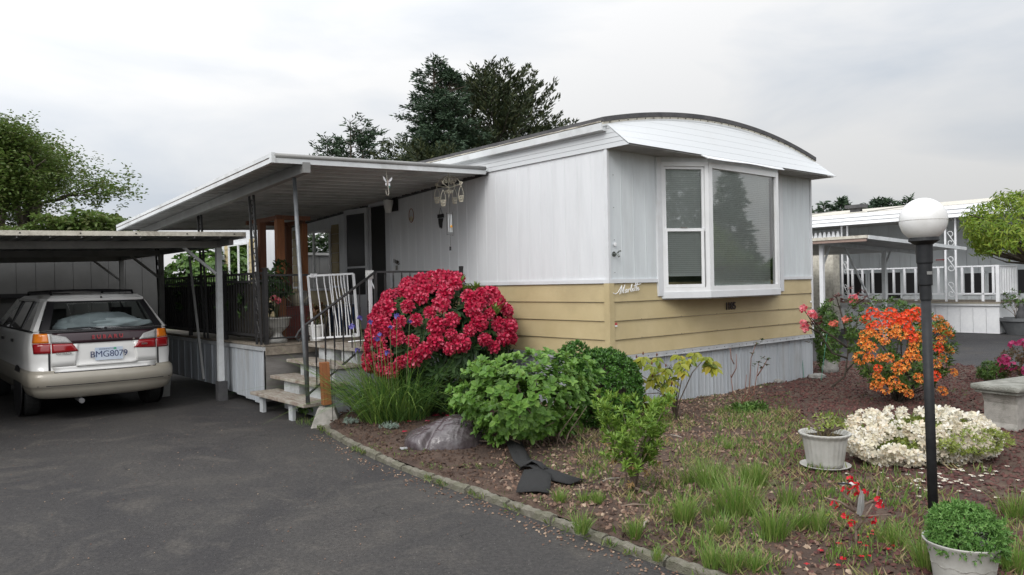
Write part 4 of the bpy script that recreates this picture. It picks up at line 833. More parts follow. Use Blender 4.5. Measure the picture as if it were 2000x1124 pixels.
for k in range(4):
    a = k*PI/2+.5; ax = (math.cos(a), math.sin(a)); mb = MB()
    mb.tube([(ax[0]*x, ax[1]*x, z) for x, z in ((0, 0), (.05, .02), (.11, -.01), (.16, -.06), (.18, -.085))], .005, 5); mb.tube([(ax[0]*x, ax[1]*x, z) for x, z in ((0, -.12), (.08, -.10), (.16, -.085))], .005, 5)
    mb.tube(spiral((ax[0]*.07, ax[1]*.07, -.045), .032, 1.6, ax), .0045, 5); mb.tube(spiral((ax[0]*.165, ax[1]*.165, -.075), .026, 1.5, ax), .0045, 5); mb.tube(spiral((ax[0]*.03, ax[1]*.03, -.17), .026, 1.4, ax), .0045, 5)
    mb.build('arm', M['brass'], ch)
    cx_, cy_ = ax[0]*.165, ax[1]*.165; zc = -.10 if k != 2 else -.16; c_ = MB()
    for s_ in (-1, 1): c_.tube([(cx_, cy_, zc), (cx_+s_*.03, cy_, zc-.06), (cx_+s_*.038, cy_, zc-.12), (cx_+s_*.03, cy_, zc-.15)], .003, 4)
    for j in range(10): t = j/10*2*PI; c_.tube([(cx_+.034*math.cos(t), cy_+.034*math.sin(t), zc-.13), (cx_+.03*math.cos(t+.4), cy_+.03*math.sin(t+.4), zc-.165), (cx_+.022*math.cos(t), cy_+.022*math.sin(t), zc-.20)], .0028, 4)
    for rr, zz in ((.035, -.13), (.031, -.165), (.022, -.2)): c_.tube([(cx_+rr*math.cos(j/12*2*PI), cy_+rr*math.sin(j/12*2*PI), zc+zz) for j in range(13)], .003, 4)
    c_.build('candle_cup', M['brass'], ch)
wc = hthing('wind_chime', 'wire framed wind chime with a yellow flower below the chandelier', 'wind chime', -.53, 2.14, 2.50)
MB().tube([(0, 0, .10), (0, 0, -.10)], .002, 4).tube([(0, 0, -.38), (.005, 0, -.52)], .002, 4).build('cord', M['wire'], wc)
MB().bar((-.045, 0, -.11), (.045, 0, -.10), .004).bar((-.045, 0, -.37), (.045, 0, -.38), .004).bar((-.045, 0, -.10), (-.045, 0, -.38), .004).bar((.045, 0, -.09), (.045, 0, -.39), .004).build('frame', M['wire'], wc)
for x in (-.022, .004, .026): MB().bar((x, 0, -.12), (x+.006, 0, -.34), .010, .003).build('chime_strip', M['alum'], wc)
MB().lathe([(0, 0), (.018, .002), (0, .006)], 8).build('flower', mat('yellow enamel', (.75, .36, .03), rough=.4), wc, (.014, -.01, -.27), (PI/2, 0, 0)); MB().box(-.011, .011, -.005, .005, -.57, -.52).build('clapper', M['carblack'], wc)
# ================================================================== CARPORT
cp = hthing('carport', 'grey flat roofed metal carport beside the porch deck', 'carport')
def cz(u): return 2.235+.022*(u+2.3)
CU0, CU1, CV0, CV1 = -7.6, -2.32, 4.2, 10.4
for i in range(17):
    u = CU0+(CU1-CU0)*i/17; w = (CU1-CU0)/17; mb = MB()
    for a, b, d0, d1 in ((u, u+w-.002, .03, .036), (u, u+.012, .0361, .075), (u+w*.5, u+w*.5+.01, .0361, .05)): mb.add([(a, CV0, cz(a)-d0), (b, CV0, cz(b)-d0), (b, CV1, cz(b)-d0), (a, CV1, cz(a)-d0), (a, CV0, cz(a)-d1), (b, CV0, cz(b)-d1), (b, CV1, cz(b)-d1), (a, CV1, cz(a)-d1)], [(0, 1, 2, 3), (7, 6, 5, 4), (0, 4, 5, 1), (1, 5, 6, 2), (2, 6, 7, 3), (3, 7, 4, 0)])
    mb.build('roof_pan', M['alum_dull'], cp)
def cbar(name, u0, u1, v0, v1, d0, d1, m):
    mb = MB(); mb.add([(u0, v0, cz(u0)-d0), (u1, v0, cz(u1)-d0), (u1, v1, cz(u1)-d0), (u0, v1, cz(u0)-d0), (u0, v0, cz(u0)-d1), (u1, v0, cz(u1)-d1), (u1, v1, cz(u1)-d1), (u0, v1, cz(u0)-d1)], [(0, 1, 2, 3), (7, 6, 5, 4), (0, 4, 5, 1), (1, 5, 6, 2), (2, 6, 7, 3), (3, 7, 4, 0)]); return mb.build(name, m, cp)
cbar('fascia', CU0, CU1+.02, CV0-.025, CV0, -.004, .05, M['flash'])
mb = MB()
for i in range(9): u = CU0+.5+i*.58; mb.box(u, u+.014, CV0-.031, CV0-.0255, cz(u)-.03, cz(u)-.016)
mb.build('fascia_screw', M['black'], cp, kind='stuff')
cbar('side_gutter', CU1, CU1+.03, CV0, CV1, -.004, .075, M['alum']); cbar('rear_fascia', CU0, CU1, CV1, CV1+.03, -.004, .08, M['alum_dull'])
for v in (4.85, 7.45, 9.9): cbar('beam', CU0, -2.38, v-.03, v+.03, .078, .165, M['alum_dull'])
cbar('side_beam', -2.44, -2.38, CV0+.2, CV1, .078, .15, M['alum_dull'])
for v in (4.85, 7.45, 9.9):
    for u in (-2.42, -5.36):
        zb = .27 if (u > -3 and v < 5) else .02
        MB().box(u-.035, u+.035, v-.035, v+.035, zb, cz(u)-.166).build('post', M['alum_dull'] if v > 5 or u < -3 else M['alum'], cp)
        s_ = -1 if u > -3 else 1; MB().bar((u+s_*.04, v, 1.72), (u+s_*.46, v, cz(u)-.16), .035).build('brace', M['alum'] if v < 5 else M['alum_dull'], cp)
MB().box(-2.47, -2.35, 4.80, 4.92, .0, .265).build('dark_post_base', M['roof_dark'], cp)  # added block, coloured dark in place of the shade at the post foot
pl_ = hthing('leaning_pole', 'grey pole leaning between the deck and the carport corner post', 'pole')
MB().bar((-2.50, 5.30, .26), (-2.42, 6.05, 2.0), .03).build('bar', M['alum_dull'], pl_)
sh = hthing('storage_shed', 'grey panelled storage shed closing the back of the carport', 'shed')
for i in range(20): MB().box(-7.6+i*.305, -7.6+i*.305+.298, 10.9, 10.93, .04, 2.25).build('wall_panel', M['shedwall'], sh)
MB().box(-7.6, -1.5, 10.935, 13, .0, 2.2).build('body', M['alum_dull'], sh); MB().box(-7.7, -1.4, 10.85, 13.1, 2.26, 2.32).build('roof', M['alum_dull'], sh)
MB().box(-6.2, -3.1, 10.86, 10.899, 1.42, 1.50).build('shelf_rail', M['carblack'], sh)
pb = hthing('plastic_tub', 'pale grey plastic tub on the asphalt behind the car bumper', 'tub', -2.92, 6.05, 0)
MB().prism([(-.13, .0), (.13, 0), (.15, .30), (-.15, .30)], -.2, .2, 'y').build('body', M['alum_dull'], pb); MB().box(-.165, .165, -.215, .215, .301, .322).build('lid', M['alum_dull'], pb)
# ================================================================== THE CAR
car = hthing('parked_car', 'white and greige estate car seen from behind under the carport', 'car', -3.86, 4.52, 0, rz=.0)
LV = [(.27, .690, .09), (.30, .745, .03), (.37, .775, .005), (.41, .79, .0), (.42, .80, -.012), (.50, .805, -.010), (.565, .800, .0), (.58, .79, .025), (.60, .775, .055), (.72, .785, .06), (.86, .785, .065), (.93, .775, .075), (1.03, .755, .095), (1.06, .735, .11)]
LEN = 4.45
def outline(w, yr):
    pts = []
    for t in np.linspace(0, 1, 13):                     # rear corner, bulged
        a = t*PI/2; sx = math.sin(a)**.62 if t > 0 else 0; sy = math.cos(a)**.62 if t < 1 else 0
        pts.append((w*sx*(.985) if t < 1 else w*.985, yr+.40*(1-sy)*.62+.05*sx*sx))
    pts += [(w, yr+.45), (w*1.0, .6), (w, 1.3), (w, 2.2), (w, 3.2), (w*.99, 3.8)]
    for t in np.linspace(.2, 1, 6): a = t*PI/2; pts.append((w*math.cos(a)**.6 if t < 1 else 0, 3.8+(LEN-3.8)*math.sin(a)))
    return pts
OUT = [outline(w, y) for _, w, y in LV]
def rearY(x, z, lift=0):
    zz = [l[0] for l in LV]; z = min(max(z, zz[0]), zz[-1]); k = max(i for i in range(len(zz)) if zz[i] <= z+1e-9); k = min(k, len(zz)-2); f = (z-zz[k])/(zz[k+1]-zz[k])
    def at(o):
        ax = abs(x)
        for (xa, ya), (xb, yb) in zip(o[:13], o[1:13]):
            if xa <= ax <= xb: return ya+(yb-ya)*(ax-xa)/max(xb-xa, 1e-6)
        return o[12][1]
    return at(OUT[k])*(1-f)+at(OUT[k+1])*f-lift
nO = len(OUT[0]); ring = []
for (z, _, _), o in zip(LV, OUT): ring.append([(x, y, z) for x, y in o]+[(-x, y, z) for x, y in o[-2:0:-1]])
nr = len(ring[0]); mb = MB(); vs = [p for r in ring for p in r]; fsl = []; mi = []
for k in range(len(ring)-1):
    for i in range(nr):
        j = (i+1) % nr; x, y, z = ring[k][i]
        arch = abs(x) > .7 and (LV[k][0] < .58) and ((.62 < y < 1.28) or (3.15 < y < 3.7))
        fsl.append((k*nr+i, k*nr+j, (k+1)*nr+j, (k+1)*nr+i)); mi.append(1 if LV[k+1][0] <= .60 else 0)
mb.v = vs; mb.f = fsl; mb.m = mi; mb.build('body', [M['carwhite'], M['carclad']], car, smooth=True)
mb = MB(); top = [(x*.995, y, 1.055) for x, y, z in ring[-1]]; mb.add(top, [tuple(range(nr))]); mb.build('parcel_deck', M['carblack'], car)
mb = MB(); mb.add([(x, y, .275) for x, y, z in ring[0]], [tuple(range(nr))]); mb.build('underbody', M['black'], car)
MB().add([(-.72, 2.95, 1.06), (.72, 2.95, 1.06), (.66, 4.3, .86), (-.66, 4.3, .86)], [(0, 1, 2, 3)]).build('bonnet', M['carwhite'], car)
def patch(name, quad, m, lift=.006, nx=10, nz=4, par=None, thick=True):
    (a, b, c, d) = quad; mb = MB(); vs = []
    for j in range(nz+1):
        for i in range(nx+1):
            s_, t = i/nx, j/nz; x = (a[0]*(1-s_)+b[0]*s_)*(1-t)+(d[0]*(1-s_)+c[0]*s_)*t; z = (a[1]*(1-s_)+b[1]*s_)*(1-t)+(d[1]*(1-s_)+c[1]*s_)*t
            vs.append((x, rearY(x, z, lift), z))
    mb.add(vs, [(j*(nx+1)+i, j*(nx+1)+i+1, (j+1)*(nx+1)+i+1, (j+1)*(nx+1)+i) for j in range(nz) for i in range(nx)]); o = mb.build(name, m, par or car, smooth=True)
    if thick: s_ = o.modifiers.new('s', 'SOLIDIFY'); s_.thickness = lift+.004; s_.offset = -1
    return o
tg = patch('tailgate', [(-.56, .905), (.56, .905), (.555, 1.045), (-.555, 1.045)], M['garnish'], .012)
for q in ([(-.575, .64), (-.33, .655), (-.30, .90), (-.575, .90)], [(.33, .655), (.575, .64), (.575, .90), (.30, .90)], [(-.54, .588), (.54, .588), (.575, .64), (-.575, .64)], [(-.33, .64), (.33, .64), (.33, .66), (-.33, .66)]): patch('tailgate_panel', q, M['carwhite'], .014, par=tg)
patch('seam', [(-.60, .60), (-.578, .60), (-.578, .905), (-.60, .905)], M['carblack'], .003, 2, par=tg, thick=False); patch('seam', [(.578, .60), (.60, .60), (.60, .905), (.578, .905)], M['carblack'], .003, 2, par=tg, thick=False)
patch('seam', [(-.55, .574), (.55, .574), (.55, .588), (-.55, .588)], M['carblack'], .002, 8, 1, par=tg, thick=False)
patch('spoiler_lip', [(-.735, 1.035), (.735, 1.035), (.72, 1.06), (-.72, 1.06)], M['carblack'], .02, 16, 1)
patch('bumper_line', [(-.72, .425), (.72, .425), (.72, .433), (-.72, .433)], M['carblack'], .003, 14, 1, thick=False)
for s_ in (-1, 1):
    def q(x0, z0, x1, z1, x2, z2, x3, z3, s_=s_): 
        r_ = [(s_*x0, z0), (s_*x1, z1), (s_*x2, z2), (s_*x3, z3)]; return r_ if s_ < 0 else [r_[1], r_[0], r_[3], r_[2]]
    lt_ = patch('tail_light', q(.735, .80, .575, .80, .575, .915, .742, .915), M['lensred'], .012, 8)
    patch('lens', q(.565, .80, .30, .815, .36, .905, .565, .912), M['lensred'], .018, 8, par=lt_)
    patch('lens', q(.742, .922, .59, .922, .60, 1.03, .725, 1.03), M['lensamber'], .012, 6, par=lt_)
    patch('lens', q(.575, .918, .36, .91, .42, .985, .58, 1.025), M['lensclear'], .018, 6, par=lt_)
pl8 = MB().box(-.150, .150, -.006, 0, -.075, .075).build('licence_plate', M['plate'], car, (0.02, rearY(0, .76)-.008, .765), (-.04, 0, 0))
text_mesh('lettering', 'BMG8079', .105, M['plateblue'], pl8, (0, -.0065, -.006), (PI/2, 0, 0), .001, sp=.95, bold=.0); text_mesh('lettering', 'WASHINGTON', .026, M['plateblue'], pl8, (-.02, -.0065, .055), (PI/2, 0, 0), .0005); MB().box(.05, .08, -.0075, -.0062, .045, .07).build('sticker', mat('green sticker', (.1, .4, .25)), pl8)
text_mesh('name_lettering', 'SUBARU', .060, M['letterred'], tg, (.01, rearY(0, .97)-.030, .968), (PI/2-.12, 0, 0), .002, sp=1.75, bold=.003)
text_mesh('badge', 'OUTBACK', .032, M['chrome'], tg, (-.45, rearY(.45, .79)-.026, .795), (PI/2, 0, -.18), .002, sp=1.1, bold=.001); text_mesh('badge', 'AWD', .030, M['chrome'], tg, (.42, rearY(.42, .84)-.026, .855), (PI/2, 0, .16), .002, bold=.001)
# greenhouse
TY, TZ, TW = .46, 1.405, .565
def RG(x, t): xb, xt = x, x*.80; xx = xb+(xt-xb)*t; yb = rearY(x*.98, 1.05)+.02; yt = TY+.07*abs(xt/.5)**2-.02; return (xx, yb+(yt-yb)*t-.03*math.sin(t*PI), 1.058+(TZ-1.058)*t)
def rgp(name, x0, x1, t0, t1, m, nx=10, nt=5, lift=0):
    vs = []
    for j in range(nt+1):
        for i in range(nx+1): p = RG(x0+(x1-x0)*i/nx, t0+(t1-t0)*j/nt); vs.append((p[0], p[1]-lift, p[2]))
    return MB().add(vs, [(j*(nx+1)+i, j*(nx+1)+i+1, (j+1)*(nx+1)+i+1, (j+1)*(nx+1)+i) for j in range(nt) for i in range(nx)]).build(name, m, car, smooth=True)
rgp('rear_window', -.58, .58, .03, .93, M['carglass']); rgp('window_border', -.665, -.575, 0, 1, M['carblack'], 3); rgp('window_border', .575, .665, 0, 1, M['carblack'], 3); rgp('window_border', -.60, .60, .92, 1.0, M['carblack'], lift=.002, nt=1); rgp('window_border', -.6, .6, 0, .04, M['carblack'], nt=1, lift=.002)
rfo = [(-.53, TY+.07), (-.3, TY-.02), (0, TY-.04), (.3, TY-.02), (.53, TY+.07), (.575, .75), (.57, 2.4), (.50, 2.75), (0, 2.85), (-.50, 2.75), (-.57, 2.4), (-.575, .75)]
mb = MB(); n = len(rfo); vs = [(x*1.01, y-.01, 1.398) for x, y in rfo]+[(x*1.0, y-.02, 1.43) for x, y in rfo]+[(x*.90, y+.04*(1 if y < 1 else -1), 1.468) for x, y in rfo]+[(x*.5, y+(.12 if y < 1 else -.12), 1.482) for x, y in rfo]
mb.add(vs, [(k*n+i, k*n+(i+1) % n, (k+1)*n+(i+1) % n, (k+1)*n+i) for k in range(3) for i in range(n)]+[tuple(range(n))[::-1], tuple(range(3*n, 4*n))]); mb.build('roof', M['carwhite'], car, smooth=False)
for s_ in (-1, 1):
    MB().add([(s_*.725, .27, 1.055), (s_*.735, .42, 1.055), (s_*.58, .74, 1.40), (s_*.56, .55, 1.40), (s_*.68, .22, 1.055), (s_*.54, .52, 1.40)], [(0, 1, 2, 3), (4, 0, 3, 5)]).build('rear_pillar', M['carwhite'], car)
    MB().add([(s_*.733, .44, 1.06), (s_*.735, 2.95, 1.06), (s_*.575, 2.35, 1.39), (s_*.578, .76, 1.39)], [(0, 1, 2, 3)]).build('side_window', M['carglass'], car)
    for y0 in (1.05, 1.95): MB().bar((s_*.737, y0, 1.05), (s_*.58, y0+.02, 1.40), .07, .02).build('pillar', M['carblack'], car)
    MB().bar((s_*.735, 2.97, 1.05), (s_*.56, 2.42, 1.41), .05).build('pillar', M['carwhite'], car)
    MB().bar((s_*.742, .3, 1.055), (s_*.742, 3.0, 1.055), .02).build('belt_strip', M['carblack'], car)
    MB().tube([(s_*.46, .70, 1.46), (s_*.46, .76, 1.515), (s_*.46, 2.35, 1.515), (s_*.46, 2.42, 1.46)], .016, 6).build('roof_rail', M['carblack'], car)
    mr = MB().prism([(0, 0), (.20, .02), (.19, .13), (.02, .12)], 0, .07, 'y').build('door_mirror', M['carblack'], car, (s_*.74 if s_ > 0 else -.95, 2.75, 1.03)); MB().add([(.02, -.003, .02), (.18, -.003, .035), (.17, -.003, .115), (.035, -.003, .105)], [(0, 1, 2, 3)]).build('mirror_glass', M['rim'], mr)
    for y0 in (.95, 3.45):
        wh = MB().lathe([(0, 0), (.17, 0), (.20, .02), (.27, .02), (.30, .05), (.305, .10), (.30, .17), (.27, .20), (0, .20)], 28).build('wheel', M['tyre'], car, (s_*.585 if s_ > 0 else -.785, y0, .305), (0, PI/2, 0)); MB().lathe([(0, -.012), (.16, -.015), (.185, -.004)], 16).build('rim', M['rim'], wh, (0, 0, .0 if s_ < 0 else .212)); 
        MB().lathe([(0, 0), (.315, 0), (.315, .008), (0, .008)], 28).build('wheel_arch', M['carblack'], car, (s_*.797-.004, y0, .32), (0, PI/2, 0))
for y in (.95, 1.35, 1.75, 2.2): MB().tube([(-.46, y, 1.515), (-.2, y, 1.53), (.2, y, 1.53), (.46, y, 1.515)], .014, 6).build('cross_bar', M['carblack'], car)
MB().tube([(-.05, rearY(0, 1.05)+.0, 1.065), (-.18, .11, 1.085), (-.40, .15, 1.08)], [.010, .007, .006], 6).build('wiper', M['carblack'], car); MB().lathe([(0, 0), (.02, 0), (.014, .02), (0, .02)], 10).build('wiper_pivot', M['carblack'], car, (.0, .10, 1.065), (PI/2, 0, 0))
MB().lathe([(0, 0), (.012, 0), (.012, .01), (0, .012)], 8).build('washer_jet', M['carblack'], car, (.02, TY-.06, 1.44), (PI/2, 0, 0)); MB().tube([(-.28, .3, .24), (-.28, .12, .235), (-.28, .04, .23)], .03, 10).build('exhaust', M['rim'], car)
MB().lathe([(0, 0), (.013, 0), (.013, .006), (0, .006)], 8).build('lock', M['chrome'], car, (.30, rearY(.3, .93)-.018, .925), (PI/2, 0, 0))
for y0, z0 in ((1.3, .9), (2.15, .9)): MB().box(-.802, -.79, y0, y0+.12, z0, z0+.035).build('door_handle', M['carblack'], car)
MB().box(-.60, .60, .95, 1.0, 1.0, 1.16).build('seat', M['dark_in'], car)
for x in (-.38, .38): MB().box(x-.12, x+.12, .95, 1.02, 1.16, 1.30).build('headrest', M['dark_in'], car)
def blob(name, c, r, m, seed=0, amp=.18):
    bm = bmesh.new(); bmesh.ops.create_icosphere(bm, subdivisions=4, radius=1)
    for v in bm.verts:
        k = 1+amp*mnoise.noise(v.co*1.8+Vector((seed, 0, 0)))+amp*.5*mnoise.noise(v.co*5+Vector((seed, 3, 0))); v.co = Vector((v.co.x*r[0]*k+c[0], v.co.y*r[1]*k+c[1], v.co.z*r[2]*k+c[2]))
    me = bpy.data.meshes.new(name); bm.to_mesh(me); bm.free(); me.materials.append(m); me.polygons.foreach_set('use_smooth', [True]*len(me.polygons)); return me
cv = thing('cargo_cover', 'rumpled grey cover lying behind the rear window of the car', 'cloth', HW(-3.86, 4.52, 0), YAW); link('cloth', blob('cloth', (-.02, .46, 1.10), (.50, .22, .15), M['blanket'], 3), cv)
pw_ = thing('white_cushion', 'crumpled white cushion behind the rear window of the car', 'cushion', HW(-3.86, 4.52, 0), YAW); link('cushion', blob('cushion', (.20, .30, 1.11), (.33, .09, .075), M['pillow'], 8, .3), pw_)
# ================================================================== GARDEN
def at_bed(px, py): p = G(px, py, .06); return Vector((p.x, p.y, bedz(p.x, p.y)))
# crimson rhododendron
rh = thing('rhododendron_bush', 'large rhododendron covered in crimson flower trusses beside the porch steps', 'bush', (-.82, 8.72, .05))
P, d = bushpts(520, (0, 0, .72), (.80, .76, .82), seed=5, lo=-.75, shell=.80, amp=.06)
P = P[P[:, 2] > .12]; d = nrm(np.concatenate([P-np.array([0, 0, .55])])); a, b, c = whorl(P, d, 9, .12, .22); scatter('foliage', LANCE, a, b-np.array([0, 0, .25]), c, .135*(.7+.5*RNG.random(len(a))), .042, LM['rhodo'], rh)
stems('stem', M['bark'], (0, 0, 0), P[:26]*.8, .016, rh, base_r=.10)
FL = [floret_mesh('flower_truss', LM['pink'], 19, .036, .054, s_, flat=.8, tube_=.32, pw=.62) for s_ in range(5)]
g = np.random.default_rng(8); tr = []
for _ in range(4000):
    x = -1+2*g.random(); z = -1+2*g.random()
    if x*x+z*z > 1: continue
    cand = np.array([x*.83, -math.sqrt(max(0, 1-x*x-z*z))*.84-.03, .76+z*.82])
    if g.random() < .25: cand = np.array([x*.82, (-.3+.8*g.random())*.8, .84+math.sqrt(max(0, 1-x*x))*.70])
    if cand[2] < (.50 if x < -.25 else .70)+.12*g.random() or (x > .22 and cand[2] > 1.34): continue
    if mnoise.noise(Vector((cand[0]*3.4, cand[2]*3.4, 14))) > .34: continue
    if all(np.linalg.norm(cand-t) > .142 for t in tr): tr.append(cand)
tr = np.array(tr[:150]); pieces('flower_truss', FL, rh, tr, nrm(tr-np.array([0, .15, .62])), 1.08, .24)
NL = .90*np.array([(.62, -.25, 1.42), (.50, -.35, 1.52), (.72, -.2, 1.33), (-.02, -.35, 1.60), (.28, -.3, 1.56), (.10, -.84, .97), (.30, -.72, .42), (-.5, -.5, .60), (.66, -.45, 1.25), (.42, -.1, 1.50), (-.45, -.55, 1.1)])
a, b, c = whorl(np.repeat(NL, 2, 0)+RNG.normal(0, .03, (22, 3)), np.tile([0, -.1, 1], (22, 1)), 8, .65, .15); scatter('new_growth', LANCE, a, b, c, .12, .03, LM['newleaf'], rh)['kind'] = 'stuff'
# iris clump with flowers
ir = thing('iris_clump', 'clump of long arching iris leaves in front of the crimson bush', 'plant', at_bed(772, 822)+Vector((0, 0, 0)))
blades('leaf_blades', LM['iris'], 760, (0, 0, 0), .36, .90, .013, .62, 1.15, 6, ir, 3); blades('leaf_blades', LM['iris'], 45, (0, 0, 0), .28, 1.08, .010, .16, .1, 5, ir, 5)
irm = floret_mesh('iris_flower', LM['irisfl'], 3, .018, .05, 5)
for px, py in ((688, 640), (702, 622), (735, 662), (742, 655), (762, 640), (775, 618), (698, 685), (800, 628), (757, 690), (722, 630)):
    q = D(px, py, 7.7)-ir.location; pieces('iris_flower', irm, ir, [q], [(0, -.3, 1)], .55, .3); MB().tube([(q.x*.6, q.y*.6+.05, 0), (q.x*.8, q.y*.9, q.z*.5), tuple(q)], .004, 4).build('flower_stem', M['twiggreen'], ir)
# hydrangea with big leaves
hy = thing('hydrangea_bush', 'broad leafy light green hydrangea bush next to the grey sack', 'bush', (.13, 6.80, .03))
P, d = bushpts(820, (0, 0, .37), (.54, .44, .37), seed=7, lo=-.7, shell=.45, amp=.46, lumps=16); P = P[P[:, 2] > .10]; d = nrm(P-np.array([0, 0, .25])+np.array([0, 0, .25]))
a, b, c = whorl(P, d, 7, .28, .2); n = len(a); sz = .6+.65*RNG.random(n); sc_ = a[:, 1]-.3*a[:, 2]; order = np.argsort(sc_); first = order[:300]; rest = order[300:]
lf = [single_leaf('leaf', OVAL, LM['hydr'], .066, .042)]
leaf_objects('leaf', lf[0], hy, a[first], b[first], c[first], sz[first]); o = scatter('foliage', OVAL, a[rest], b[rest], c[rest], .060*sz[rest], .037*sz[rest], LM['hydr'], hy); o['kind'] = 'stuff'
stems('stem', M['twig'], (.12, -.05, 0), np.concatenate([P[:40]*.92, np.array([(.30, -.42, .35), (.42, -.38, .42), (.2, -.45, .30), (.35, -.30, .5), (.5, -.25, .4)])]), .007, hy, base_r=.22)
top_ = P[P[:, 2] > .50][:70]; a, b, c = whorl(top_+np.array([0, 0, .01]), np.tile([0, 0, 1.], (len(top_), 1)), 5, .5, .2); scatter('new_growth', OVAL, a, b, c, .040, .020, LM['newleaf'], hy)['kind'] = 'stuff'
# boxwood
bx = thing('boxwood_bush', 'dense dark green rounded boxwood at the corner of the house', 'bush', (.90, 7.50, .05))
P, d = bushpts(2400, (0, 0, .40), (.38, .34, .42), seed=9, lo=-.8, shell=.74, amp=.16); P2_, d2 = bushpts(500, (-.30, .05, .60), (.22, .22, .24), seed=12, lo=-.5, shell=.8, amp=.2)
P = np.concatenate([P, P2_]); d = np.concatenate([d, d2]); a, b, c = whorl(P, d, 7, .55, .25); o = scatter('foliage', LANCE, a, b, c, .036, .017, LM['box'], bx); o['kind'] = 'stuff'; k = RNG.integers(0, len(P), 420); k = k[P[k][:, 2] > .4]; a, b, c = whorl(P[k]*1.02, d[k], 5, .6, .2); scatter('new_growth', LANCE, a, b, c, .026, .011, LM['hydr'], bx)['kind'] = 'stuff'
link('inner_mass', blob('inner_mass', (0, 0, .38), (.26, .22, .28), M['bark'], 2), bx); stems('stem', M['bark'], (0, 0, 0), P[:10]*.7, .012, bx)
# young azalea shrub
ya = thing('young_azalea', 'upright yellow-green young azalea shrub in the middle of the bed', 'shrub', at_bed(1235, 962))
def cone_pts(n, r, h, seed, z0=.05):
    g = np.random.default_rng(seed); k = g.integers(0, 9, n); an = k*2.4+g.normal(0, .22, n); t = .25+.75*g.random(n)**.8; top = .6+.4*g.random(9); rr = r*(.5+.5*g.random(9)); 
    z = z0+h*top[k]*t; R_ = rr[k]*(.35+.65*t)+g.normal(0, .03, n); P = np.stack([np.cos(an)*R_, np.sin(an)*R_, z], 1); return P, nrm(np.stack([np.cos(an)*.45, np.sin(an)*.45, np.ones(n)], 1))
P, d = cone_pts(380, .31, .66, 4, .03); P = np.concatenate([P, [(-.24, .0, .66), (-.25, .02, .60), (-.22, 0, .54), (-.20, 0, .48)]]); d = np.concatenate([d, np.tile([-.2, 0, 1], (4, 1))])
a, b, c = whorl(P, d, 9, .50, .2); scatter('foliage', LANCE, a, b, c, .048*(.7+.6*RNG.random(len(a))), .015, LM['azal'], ya)
a, b, c = whorl(P[:26]*np.array([1, 1, .6]), d[:26], 6, -.3, .2); scatter('old_leaves', LANCE, a, b, c, .04, .012, LM['azbrown'], ya)
stems('stem', M['twig'], (0, 0, 0), P[:22]*.95, .006, ya, base_r=.03); MB().tube([(0, 0, 0), (.02, -.03, .03), (.10, -.12, .01)], .010, 6).build('stem', M['twig'], ya)
# yellowing rhododendron: sparse, large leaves, each leaf an object
yr = thing('yellowing_rhododendron', 'sparse young rhododendron with yellow-green leaves against the metal skirting', 'shrub', (1.66, 7.78, .07))
tips = [D(x, y, 7.6)-yr.location for x, y in ((1232, 720), (1245, 705), (1262, 698), (1275, 712), (1290, 700), (1228, 745), (1246, 742), (1268, 735), (1285, 730), (1302, 722), (1312, 735), (1240, 765), (1262, 768), (1292, 745), (1310, 752), (1275, 790), (1300, 785), (1258, 790), (1314, 775), (1225, 775), (1330, 695), (1322, 712), (1338, 705), (1360, 690), (1372, 695), (1385, 705), (1392, 715), (1352, 700), (1378, 710), (1330, 722))]
T = np.array([tuple(t) for t in tips])+RNG.normal(0, .02, (30, 3))*np.array([1, 3, .5]); a, b, c = whorl(T, np.tile([0, -.25, 1], (30, 1)), 8, .05, .25)
yl = single_leaf('leaf', OVAL, LM['yel'], .105, .046); leaf_objects('leaf', yl, yr, a, b-np.array([0, 0, .55]), c-np.array([0, .5, 0]), .75+.5*RNG.random(len(a)))
st_ = MB()
for t in T[::3]: st_.tube([(0, 0, 0), (t[0]*.15, t[1]*.2, .22), (t[0]*.55, t[1]*.6, max(.3, t[2]*.75)), tuple(t)], [.007, .006, .005, .0035], 5)
st_.build('stem', M['twig'], yr, smooth=True); MB().tube([(0, 0, 0), (-.03, 0, .2), (-.08, 0, .35)], [.011, .009, .007], 6).build('trunk', M['twig'], yr)
bum = MB().lathe([(0, 0), (.009, .012), (.007, .028), (0, .04)], 6).mesh('bud', LM['bud'])
for t in T[:20]: link('bud', bum, yr, (t[0], t[1], t[2]+.01))
sp_ = thing('spinner_stake', 'thin wire stake with a flower shaped spinner beside the yellowing shrub', 'garden stake', at_bed(1322, 828))
q = D(1318, 726, 7.35)-sp_.location; MB().tube([(0, 0, 0), (.005, 0, .3), (q.x, 0, q.z)], .004, 5).build('stake', M['wire'], sp_)
for k in range(6): a_ = k*PI/3; MB().tube([(q.x+math.cos(a_+t)*.045*math.sin(i/8*PI), -.01, q.z+math.sin(a_+t)*.045*math.sin(i/8*PI)) for i in range(9) for t in [(i-4)*.12]], .002, 4).build('petal_wire', M['wire'], sp_)
